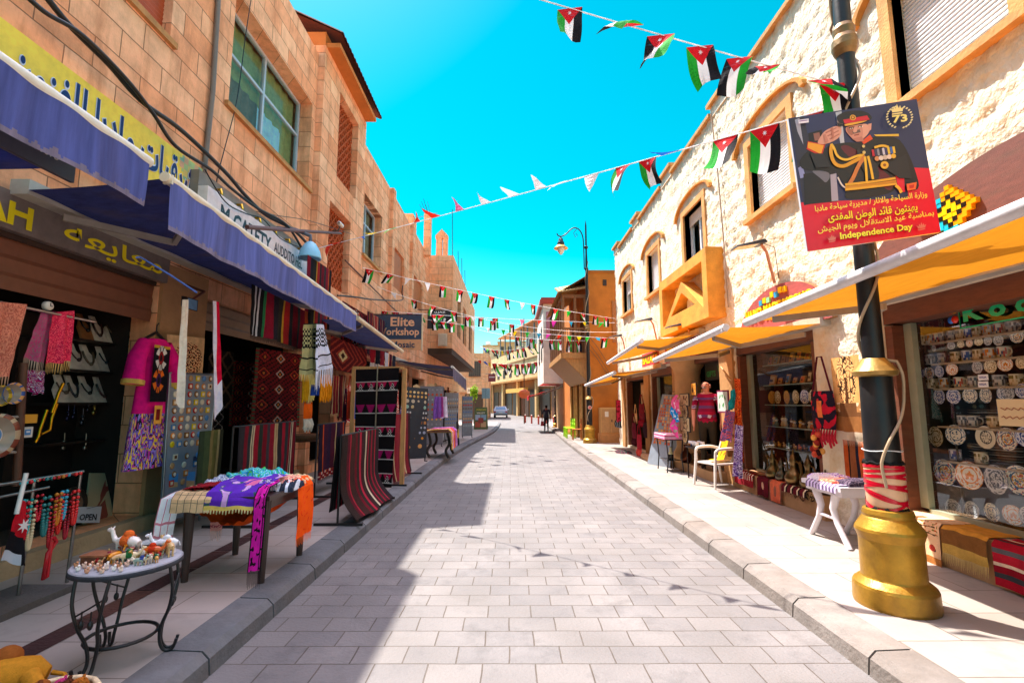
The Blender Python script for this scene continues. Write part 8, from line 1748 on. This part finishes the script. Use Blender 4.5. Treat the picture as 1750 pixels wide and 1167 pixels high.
m = MB(H('1a1816')); m.lathe([(.05, 0), (.06, .1), (.03, .16), (.025, .24), (.0, .26)], (3.42, 10.6, PV + .25), 12, cols=[H('2a2622'), H('d8d0a0'), H('e0d8b0'), H('d8d0a0')]); m.box(3.27, 3.57, 10.38, 10.9, PV + .235, PV + .248, H('1c1a1c')); one('bottle', m, 'gloss', 'cream bottle on the lower shelf of the thin black iron table', 'bottle')
for lab, px, c, c2 in (('pink scarf bundle hanging above the pink cloths, topmost', (1158, 692), 'e05a8a', 'f0c0d0'), ('blue scarf bundle hanging under the pink one', (1156, 706), '1c8ad0', 'd0e0f0'), ('lower pink and grey scarf bundle hanging by the round column', (1156, 732), 'e04a9a', 'a89a90')):
    p = at(*px, X=3.45); m = MB(); m.grid(lambda u, v: (p.x - .06 * math.sin(math.pi * v) + .03 * math.sin(u * 14), p.y + (u - .5) * (.12 + .36 * math.sin(math.pi * min(1, v * .8 + .1))), p.z + .16 - .3 * v - .05 * math.sin(u * 7)), 18, 14, lambda u, v: H(c) if noise.noise(Vector((u * 5, v * 5, p.z))) > -.15 else H(c2)); one('scarf_bundle', m, 'cloth', lab, 'scarf', 'scarf bundles by the column')
DB = 'woven bags hung outside the shops'
for i, (px, X, w, h, c) in enumerate((((1096, 690), 3.6, .5, .42, '6a0c18'), ((1100, 704), 3.72, .4, .4, '4a0c14'), ((1083, 722), 3.55, .42, .45, '5a0a1c'), ((1102, 722), 3.6, .36, .4, '2a1018'), ((1092, 742), 3.5, .46, .4, '8a1424'), ((1086, 706), 3.6, .3, .3, 'c89a6a'))):
    bag(f'{("dark red", "deep maroon", "wine red", "black and maroon", "crimson", "tan")[i]} woven bag in the bunch between the far shop windows', px, X, w, h, c, tass=('8a1424', None, '3a0c14', None, 'c8443a', None)[i], strap=.25)
m = MB(H('b01c3a')); p = at(1056, 700, X=3.55)
m.grid(lambda u, v: (p.x + .04 * math.sin(u * 9), p.y + (u - .5) * (.75 + .1 * v), 1.66 - .72 * v), 24, 30, lambda u, v: H('2a0c14') if u < .2 or u > .82 else H('c02848') if noise.noise(Vector((u * 6, v * 9, 2))) > -.1 else H('7a1024')); o = one('embroidered_dress', m, 'cloth', 'short crimson and black embroidered dress at the corner of the cream building', 'dress')
m = MB(H('3a4048'))
for k in range(10): y = p.y + (k / 9 - .5) * .8; m.tube([(p.x, y, .98), (p.x - .02, y, .88), (p.x, y, .76)], [.012, .03, .022], 6, H('8a94a0') if k % 3 == 1 else H('2a3038'))
m.build('tassel', 'cloth', o)
pic('tall brown framed woven picture in the far shop window', 14.6, 1.75, .42, .42, '5a3420', 'b8946a', '8a6a48', X=4.02, gp='pictures in the far shops')
pic('small framed picture on the pier beside the far shop window', 11.7, 1.72, .15, .13, '3a2a1c', 'b89068', '6a4a30', X=3.93, gp='pictures in the far shops')
t = T('floor_cushions', 'beige rolled rug lying on the shaded pavement before the far shop', 'rug', (3.4, 12.6, PV)); m = MB(H('8a6a50')); m.tube([(3.45, 11.9, PV + .06), (3.5, 13.0, PV + .04)], .1, 10, H('a07a5a')); m.build('body', 'cloth', t)
m = MB(H('3a3a34')); m.add([], []); m.grid(lambda u, v: (3.1 + .5 * u, 14.2 + 1.0 * v, .1 + .05 * noise.noise(Vector((u * 6, v * 6, 1))) + .08 * math.sin(math.pi * u) * math.sin(math.pi * v)), 14, 14, lambda u, v: speck(u, v, ['3a3e38', '5a2a3a', '2a2a2a'], 5, 3)); one('cloth_heap', m, 'cloth', 'heap of dark cloths on the pavement below the bunch of red bags', 'cloth')
# goods inside far windows
for i in range(10):
    p = (4.3, 12.15 + .17 * i, .9 + .3 * (i % 3)); m = MB(H(['c89858', '8a5a3a', 'd8c8a8', '6a7a8a', 'b85a3a'][i % 5])); m.lathe([(.04, 0), (.07, .06), (.05, .14), (.03, .2), (.04, .24), (0, .24)], p, 10); one('vase', m, 'ceramic', f'vase on the far shop window shelves, {ORD[9 - i]} from the left', 'vase', 'vases in the far shop window')
t = T('display_shelves', 'thin shelves of vases inside the far shop window', 'shelves', (4.4, 13, .25)); m = MB(H('6a7470'))
for k in range(3): m.box(4.2, 4.5, 12.0, 13.8, .88 + .3 * k, .895 + .3 * k)
m.build('shelf', 'gloss', t)
# white table by the near post
t = T('plastic_table', 'white plastic table with folded printed cloths beside the near lamp post', 'table', (3.5, 5.6, PV)); WT = H('ddd6dc'); TX0, TX1, TY0, TY1 = 3.3, 3.8, 5.0, 5.66
m = MB(WT); m.box(TX0, TX1, TY0, TY1, .70, .745); m.box(TX0 + .03, TX1 - .03, TY0 + .03, TY1 - .03, .64, .699); m.build('tabletop', 'plastic', t)
for x, sx in ((TX0 + .06, -.0), (TX1 - .06, .0)):
    for y, sy in ((TY0 + .08, -.06), (TY1 - .08, .1)): m = MB(WT); yc = (TY0 + TY1) / 2; d = 1 if y > yc else -1; m.tube([(x, yc + d * .17, .66), (x, yc + d * .1, .5), (x, yc + d * .15, .36), (x + sx, yc + d * .31, PV)], [.045, .036, .03, .03], 8); m.build('leg', 'plastic', t)
m = MB(WT); m.tube([(TX0 + .06, (TY0 + TY1) / 2 - .13, .4), (TX0 + .06, (TY0 + TY1) / 2 + .13, .4)], .018, 6); m.build('stretcher', 'plastic', t)
for i, (cx_, cy_, rx, ry, cols, lab) in enumerate(((3.53, 5.52, .18, .12, ['8a4ab8', 'd8c8e8', 'f0ecf4'], 'lilac and white'), (3.52, 5.32, .2, .16, ['b84a2c', '8a3a3a', 'd8a888'], 'rust red'), (3.58, 5.14, .18, .12, ['2a2230', '6a5a6a', '3a3044'], 'dark plum'), (3.44, 5.48, .12, .1, ['f0e8ec', 'd8d0dc', 'e8e0f0'], 'white'))):
    m = MB(); m.grid(lambda u, v: (cx_ + rx * 2 * (u - .5), cy_ + ry * 2 * (v - .5), .752 + (.06 if i != 1 else .035) * max(0, 1 - max(abs(u - .5), abs(v - .5)) ** 4 * 16) ** .5 + .014 * noise.noise(Vector((u * 4, v * 4, i)))), 60, 60, lambda u, v: speck(u, v, cols, 6, i)); one('folded_cloth', m, 'cloth', f'{lab} folded cloth on the white plastic table', 'cloth', 'cloths on the white table')
m, fn = ribbon([(3.5, 5.3, .757), (3.32, 5.3, .76), (3.285, 5.3, .73), (3.282, 5.3, .68)], (0, .5, 0), lambda u, v: H('c8b8d8') if (u * 9) % 1 < .5 else H('6a5a7a'), 20, 16, .006); one('cloth', m, 'cloth', 'lilac checked cloth hanging over the edge of the white plastic table', 'cloth')

# ------------------------------------------------------------------ farther up the right side
t = T('utility_box', 'beige metal utility cabinet against the ochre house wall', 'cabinet', (3.9, 19.3, gz(19) + PV)); z = gz(19) + PV; m = MB(H('d8a868')); m.box(3.5, 4.3, 19.1, 19.55, z + .35, z + 1.35); m.box(3.45, 4.5, 19.0, 19.55, z, z + .349, H('c88a4c')); m.build('body', 'paint', t); m = MB(H('c0905a')); m.box(3.53, 3.89, 19.09, 19.1, z + .4, z + 1.3); m.box(3.91, 4.27, 19.09, 19.1, z + .4, z + 1.3); m.box(3.9, 3.95, 19.08, 19.09, z + .8, z + .9, H('5a4a3a')); m.build('door', 'paint', t)
m = MB(H('e8e0d0')); m.box(3.66, 3.8, 19.085, 19.09, z + 1.0, z + 1.2); m.build('paper_notice', 'print', t)
def barchair(label, x, y, c, mat='plastic'):
    t = T('bistro_chair', label, 'chair', (x, y, gz(y) + PV), 'coloured chairs outside the ochre house'); z = gz(y) + PV
    m = MB(c); m.box(x - .2, x + .2, y - .2, y + .2, z + .44, z + .47); m.build('seat', mat, t)
    m = MB(c); m.box(x + .17, x + .2, y - .2, y + .2, z + .62, z + .7); m.box(x + .17, x + .2, y - .2, y + .2, z + .78, z + .88)
    for s in (-.17, .17): m.box(x + .165, x + .195, y + s - .02, y + s + .02, z + .47, z + .9)
    m.build('backrest', mat, t)
    for a in (-.17, .17):
        for b in (-.17, .17): m = MB(c); m.tube([(x + a, y + b, z + .44), (x + a * 1.1, y + b * 1.1, z)], .02, 6); m.build('leg', mat, t)
    m = MB(c); m.tube([(x - .17, y - .17, z + .2), (x - .17, y + .17, z + .2)], .014, 5); m.tube([(x - .17, y - .17, z + .2), (x + .17, y - .17, z + .2)], .014, 5); m.build('stretcher', mat, t)
barchair('bright lime green chair outside the ochre house, nearest of three', 2.75, 22.6, H('a8e010')); barchair('bright lime green chair outside the ochre house, middle of three', 2.8, 23.6, H('b0e818')); barchair('bright lime green chair outside the ochre house, farthest of three', 2.85, 24.7, H('98d80c'))
barchair('orange brown wooden chair between the lime chairs and the lamp post', 2.85, 21.2, H('b8641c'), 'wood')
awning('small red and white striped awning at the foot of the white bay house', 3.3, 2.6, 1.2, 31.6, 35.2, 1.98, 1.95, 'awning', lambda u, v: H('c8202a') if v > .5 or int(u * 6) % 2 else H('e8e0d8'), 'c8202a', (.25, .25), None, valc=H('c8202a'))
t = T('hanging_sign', 'round wooden sign hung on a tall pole before the long cream building', 'sign', (.95, 44, 1.5)); m = MB(H('b8501c')); m.lathe([(0, -.03), (.5, -.03), (.52, 0), (.5, .03), (0, .03)], (1.2, 44, 2.3), 20, axis='y', sy=.8); m.build('panel', 'paint', t); m = MB(H('5a3a2c')); m.tube([(1.2, 44.05, -.35), (1.2, 44.05, 9.2)], .05, 6); m.build('pole', 'metal', t)
for k in range(5): m = MB(H('a8301c')); x, y = 0.6 + k * .55, 47.6 - k * 1.6; m.lathe([(.08, 0), (.08, .75), (.05, .8), (0, .82)], (x + .8, y, -.42), 10, cols=[H('a8301c'), H('d8c8b8'), H('a8301c')]); one('bollard', m, 'paint', f'short red bollard at the bend of the right kerb, {ORD[4 - k]} from the camera' if 0 else f'short red bollard at the far bend of the road, {ORD[k]} from the left', 'bollard', 'bollards at the bend')
GF = 'people and goods before the far building'
for i in range(8):
    p = far(.16 + i * .09, 0, 1.2 + .3 * (i % 2)); x, y = p[0], p[1]; c = ['c8201c', 'd8a020', '2a3a6a', '7a1a3a', 'd8842a', '3a3a3a', 'c03a6a', '8a5a2a'][i]
    t = T('goods_rack', f'rack of {("red", "yellow", "navy", "plum", "orange", "black", "pink", "brown")[i]} clothes outside the long cream building', 'clothes rack', (x, y, -.42), 'clothes racks before the far building'); m = MB(H('4a4038')); m.tube([(x - .7, y, -.42), (x - .7, y, 1.2), (x + .7, y, 1.2), (x + .7, y, -.42)], .03, 5); m.build('frame', 'metal', t)
    m, fn = hang((x - .62, y - .05, 1.18), (x + .62, y - .05, 1.18), (x - .6, y - .05, -.05), (x + .6, y - .05, -.0), (lambda c: lambda u, v: H(c) if int(u * 7) % 3 else H('d8b080'))(c), 14, 8, 4, .05); m.build('clothes', 'cloth', t)
# silver car seen from behind
t = T('parked_car', 'silver hatchback car seen from behind at the far bend', 'car', (-1.3, 62, -.42)); cx_, cy_, cz_ = -1.3, 62.0, -.42; CC = H('a8b4c8')
prof = [(-.05, .32), (-.06, .62), (.02, .9), (.12, 1.0), (.5, 1.42), (.9, 1.47), (1.9, 1.44), (2.7, 1.02), (3.7, .88), (4.05, .66), (4.1, .32)]
m = MB(CC); P = []
for (y, z) in prof:
    w = .86 if z < 1.0 else .86 - (z - 1.0) * .42
    P.append([(cx_ - w, cy_ + y, cz_ + z), (cx_ + w, cy_ + y, cz_ + z)])
V = [p for q in P for p in q]; n = len(P); m.add(V, [(2 * i, 2 * i + 1, 2 * i + 3, 2 * i + 2) for i in range(n - 1)] + [(2 * n - 2, 2 * n - 1, 1, 0)] + [tuple(range(0, 2 * n, 2))[::-1], tuple(range(1, 2 * n, 2))]); m.build('body', 'gloss', t)
m = MB(H('3a78a8')); m.add([(cx_ - .66, cy_ + .12, cz_ + 1.05), (cx_ + .66, cy_ + .12, cz_ + 1.05), (cx_ + .58, cy_ + .42, cz_ + 1.38), (cx_ - .58, cy_ + .42, cz_ + 1.38)], [(0, 1, 2, 3)]); m.build('rear_window', 'gloss', t)
for s in (-1, 1):
    m = MB(H('b0202a')); m.box(cx_ + s * .84, cx_ + s * .6, cy_ - .075, cy_ - .02, cz_ + .68, cz_ + .86); m.build('tail_light', 'gloss', t)
    for yy in (.75, 3.35): m = MB(H('15151a')); m.lathe([(.16, -.1), (.31, -.1), (.32, 0), (.31, .1), (.16, .1)], (cx_ + s * .78, cy_ + yy, cz_ + .32), 18, axis='x'); w = m.build('wheel', 'matte', t); m = MB(H('9a9aa0')); m.lathe([(0, s * .105), (.17, s * .105), (.18, s * .09)], (cx_ + s * .78, cy_ + yy, cz_ + .32), 14, axis='x'); m.build('rim', 'metal', w)
    m = MB(CC); m.ball((cx_ + s * .95, cy_ + 2.6, cz_ + 1.02), (.1, .05, .07), 8, 6); m.build('wing_mirror', 'gloss', t)
m = MB(H('4a5058')); m.box(cx_ - .84, cx_ + .84, cy_ - .1, cy_ - .062, cz_ + .34, cz_ + .5); m.build('bumper', 'plastic', t); m = MB(H('e8e8e0')); m.box(cx_ - .25, cx_ + .25, cy_ - .085, cy_ - .062, cz_ + .6, cz_ + .7); m.build('number_plate', 'print', t)

# ================================================================== strings of flags
RED, BLK, WHT, GRN = H('c8141f'), H('17151a'), H('f0eef2'), H('1f9a2e')
def flagmesh(pos, w, L, kind, cols=None):
    m = MB()
    if kind == 'tri':
        for j in range(5):
            a, b = j / 5, (j + 1) / 5; m.poly([pos(.5 - .5 * (1 - a), a), pos(.5 + .5 * (1 - a), a), pos(.5 + .5 * (1 - b), b), pos(.5 - .5 * (1 - b), b)], cols)
        return m
    rows_ = [0, .08, .167, .25, .333, .42, .5, .58, .67, .75, .83, .92, 1]
    for a, b in zip(rows_, rows_[1:]):
        if b <= .334: seg = [((0, a), (0, b), BLK), ((a, 1 - a), (b, 1 - b), RED), ((1 - a, 1), (1 - b, 1), GRN)]; seg[0] = ((0, a), (0, b), BLK)
        elif b <= .501: seg = [((0, 1 / 3), (0, 1 / 3), BLK), ((1 / 3, a), (1 / 3, b), WHT), ((a, 1 - a), (b, 1 - b), RED), ((1 - a, 2 / 3), (1 - b, 2 / 3), WHT), ((2 / 3, 1), (2 / 3, 1), GRN)]
        else: seg = [((0, 1 / 3), (0, 1 / 3), BLK), ((1 / 3, 2 / 3), (1 / 3, 2 / 3), WHT), ((2 / 3, 1), (2 / 3, 1), GRN)]
        for (p, q, c) in seg:
            if p[1] - p[0] < 1e-6 and q[1] - q[0] < 1e-6: continue
            n = max(1, round((max(p[1] - p[0], q[1] - q[0])) * 5))
            for i in range(n):
                f = lambda r, k: r[0] + (r[1] - r[0]) * k / n
                m.poly([pos(f(p, i), a), pos(f(p, i + 1), a), pos(f(q, i + 1), b), pos(f(q, i), b)], c)
    return m
PCOL = {'yellow': 'f0d010', 'magenta': 'd838b0', 'cyan': '18a8d8', 'green': '18b83a', 'red': 'e03018', 'pink': 'f080b0', 'blue': '1c68d0', 'white': 'f4f0f4'}
def bunting(sname, label, A, B, sag, flags, size, wind, seed, r=.006):
    """a cord from A to B with flags hung along it; each flag its own thing"""
    A, B = Vector(A), Vector(B); r2 = random.Random(seed)
    P = lambda s: A.lerp(B, s) - Vector((0, 0, sag * 4 * s * (1 - s)))
    m = MB(H('f0f0f2')); m.tube([P(k / 40) for k in range(41)], r, 5); one('bunting_string', m, 'cloth', label, 'string', 'bunting strings over the street')
    cord = (B - A); cord.z = 0; cord.normalize(); across = Vector((-cord.y, cord.x, 0)); n = len(flags)
    for i, f in enumerate(flags):
        s, kind = f[0], f[1]; lift = f[2] if len(f) > 2 and f[2] is not None else r2.uniform(-.2, .9); sw = f[3] if len(f) > 3 else r2.uniform(-.5, .5); sz = size * (f[4] if len(f) > 4 else r2.uniform(.9, 1.1))
        o = P(s); w, L = sz * (.72 if kind == 'flag' else .6), sz * (1.15 if kind == 'flag' else .75)
        dn = (Vector((0, 0, -1)) * math.cos(lift) + (across * wind + cord * sw).normalized() * math.sin(lift)).normalized(); cv = r2.uniform(-.8, .8); tw = r2.uniform(-.9, .9); ph = r2.uniform(0, 6)
        side = across if abs(dn.dot(across)) < .8 else Vector((0, 0, 1)); rv = r2.choice((1, -1))
        def pos(u, v, h=0.):
            c = cord * (math.cos(tw * v)) + across * math.sin(tw * v); t_ = cord if v < .001 else c
            return o + t_ * ((u - .5) * w * rv) + dn * (L * v) + dn.cross(t_).normalized() * (cv * L * v * v * .5 + .09 * L * v * math.sin(u * 5 + ph + v * 4) + h)
        lab = f'{ORD[i] if i < 20 else str(i + 1) + "th"} from {sname}'
        if kind == 'flag':
            m = flagmesh(pos, w, L, kind); t = one('flag', m, 'flag_cloth', f'starred national flag, {lab}', 'flag', 'flags on the bunting strings')
            for hh in (.004, -.004):
                k = MB(WHT); k.poly([pos(.5 + (.085 if q % 2 == 0 else .035) * math.cos(q * math.pi / 7), .17 + (.07 if q % 2 == 0 else .03) * math.sin(q * math.pi / 7), hh) for q in range(14)]); k.build('star', 'flag_cloth', t)
        else: m = flagmesh(pos, w, L, 'tri', H(PCOL[kind])); one('pennant', m, 'flag_cloth', f'{kind} triangular pennant, {lab}', 'pennant', 'pennants on the bunting strings')
PP = Vector((2.74, 3.70, 4.17))
q = at(955, 0, Y=4.05); E1 = PP + (q - PP) * 2.9
pf = lambda px, A, B: min(((abs((lambda v: (CXP + FPX * ((v.x * _cy - v.y * _sy) / ((v.x * _sy + v.y * _cy) * _cp + (v.z - CAM_H) * _sp))))(Vector(A).lerp(Vector(B), k / 400)) - px), k / 400) for k in range(401)))[1]
bunting('the lamp post on the overhead string', 'white cord of flags from the near lamp post up over the near street', PP, E1, .06,
        [(pf(1462, PP, E1) if 0 else .012, 'flag', .15, 0), (pf(1398, PP, E1), 'flag', .75, -.6, .9), (pf(1312, PP, E1), 'flag', .8, .8, .95), (pf(1262, PP, E1), 'flag', .5, .9), (pf(1195, PP, E1), 'flag', .1, -.3), (pf(1130, PP, E1), 'flag', .35, .5, 1.1), (pf(1080, PP, E1), 'flag', 1.35, .5), (pf(975, PP, E1), 'flag', .15, .2, 1.05), (.5, 'flag'), (.62, 'flag'), (.74, 'flag'), (.85, 'flag')], .30, .6, 3)
P2 = Vector((2.72, 3.72, 4.02)); E2 = Vector((-4.1, 9.35, 4.55))
bunting('the lamp post on the long string to the dome lamp', 'white cord of flags from the near lamp post to the blue dome lamp', P2, E2, .02,
        [(pf(1382, P2, E2), 'flag', .05, .1, 1.15), (pf(1305, P2, E2), 'flag', .05, .0, 1.15), (pf(1238, P2, E2), 'flag', .2, .4), (pf(1150, P2, E2), 'blue', 1.4, 1), (pf(1108, P2, E2), 'flag', .2, -.2), (pf(1066, P2, E2), 'flag', .7, .6), (pf(1010, P2, E2), 'white', .2, .4), (pf(962, P2, E2), 'white', 1.5, 1), (pf(925, P2, E2), 'white', 2.4, .3), (pf(878, P2, E2), 'white', 2.2, .4), (pf(830, P2, E2), 'white', 2.3, .5), (pf(786, P2, E2), 'pink', 2.7, .2), (pf(745, P2, E2), 'red', 1.9, .3), (pf(712, P2, E2), 'red', 2.0, -.6), (pf(672, P2, E2), 'green', 1.5, 1), (pf(640, P2, E2), 'yellow', 1.5, .8), (pf(618, P2, E2), 'blue', 1.3, -.9), (pf(580, P2, E2), 'red', 1.2, .5), (pf(562, P2, E2), 'red', .5, .3)], .29, .5, 5)
A3, B3 = (-4.1, 13.1, 5.28), (4.0, 18.3, 4.75)
bunting('the left on the high string towards the ochre house', 'white cord of flags from the left stone front to the cream building corner', A3, B3, .10, [(pf(x, A3, B3), k) for x, k in ((632, 'flag'), (668, 'flag'), (698, 'white'), (731, 'white'), (757, 'flag'), (786, 'flag'), (812, 'flag'), (840, 'flag'), (866, 'flag'), (893, 'white'), (911, 'flag'), (950, 'flag'), (972, 'green'), (996, 'flag'), (1018, 'flag'), (1036, 'flag'))], .32, .6, 7)
A4, B4 = (-4.0, 15.2, 4.45), (4.0, 18.5, 4.62)
bunting('the left on the level string past the hanging signs', 'white cord of flags and pennants passing level before the wooden balcony', A4, B4, .05, [(pf(x, A4, B4), k) for x, k in ((652, 'flag'), (676, 'flag'), (700, 'flag'), (716, 'flag'), (740, 'flag'), (755, 'flag'), (778, 'flag'), (800, 'flag'), (822, 'flag'), (846, 'flag'), (892, 'pink'), (922, 'red'), (947, 'magenta'), (975, 'cyan'), (999, 'yellow'), (1028, 'green'))], .30, .5, 9)
A5, B5 = (-3.9, 19.5, 5.0), (3.9, 18.0, 3.95)
bunting('the left on the string sloping to the far lamp post', 'white cord of bright pennants sloping down towards the far lamp post', A5, B5, .12, [(pf(x, A5, B5), k) for x, k in ((742, 'flag'), (757, 'flag'), (772, 'flag'), (790, 'green'), (808, 'white'), (835, 'white'), (860, 'green'), (872, 'white'), (880, 'yellow'), (901, 'green'), (921, 'cyan'), (938, 'magenta'), (957, 'red'), (973, 'green'), (990, 'yellow'), (1004, 'green'), (1022, 'cyan'), (1034, 'flag'))], .32, .4, 11)
A6, B6 = (-2.9, 27.5, 6.0), (3.0, 19.5, 4.05)
bunting('the left on the string crossing before the balcony', 'white cord of flags from the jutting block to the balcony post', A6, B6, .25, [(pf(x, A6, B6), 'flag', r_, 0) for x, r_ in ((884, .3), (908, .1), (925, .1), (942, .2), (958, .05), (973, .1), (988, .3))], .40, .4, 13)
A7, B7 = (-3.0, 38.0, 5.0), (2.0, 31.0, 4.2)
bunting('the left on the lower far string', 'white cord of big flags hanging low across the far street', A7, B7, .35, [(.12, 'red'), (.2, 'blue'), (.28, 'yellow'), (.36, 'flag', .2, 0, 1.4), (.44, 'flag', .9, .3, 1.3), (.52, 'flag', .3, 0), (.6, 'flag', .2, 0), (.68, 'flag', .2, 0), (.76, 'flag', .3, 0), (.84, 'flag', .2, 0), (.92, 'flag', .3, 0)], .62, .4, 15)
A8, B8 = (-2.8, 44.0, 6.6), (2.05, 33.0, 5.7)
bunting('the left on the upper far string', 'white cord of flags high across the far end of the street', A8, B8, .5, [(.08, 'blue'), (.16, 'green'), (.25, 'flag'), (.34, 'flag', .3, 0), (.43, 'yellow'), (.52, 'flag', .2, 0), (.6, 'flag', .2, 0), (.68, 'flag', .2, 0), (.76, 'flag', .2, 0), (.84, 'flag', .3, 0), (.92, 'flag', .2, 0)], .66, .4, 17)
A9, B9 = (-4.1, 14.6, 5.1), (4.0, 16.2, 3.95)
bunting('the left on the nearest of the crossing strings', 'white cord of small flags between the hanging sign and the cream building', A9, B9, .45, [(.06 + .075 * i, 'flag' if i % 4 else 'white') for i in range(7)], .26, .5, 19)
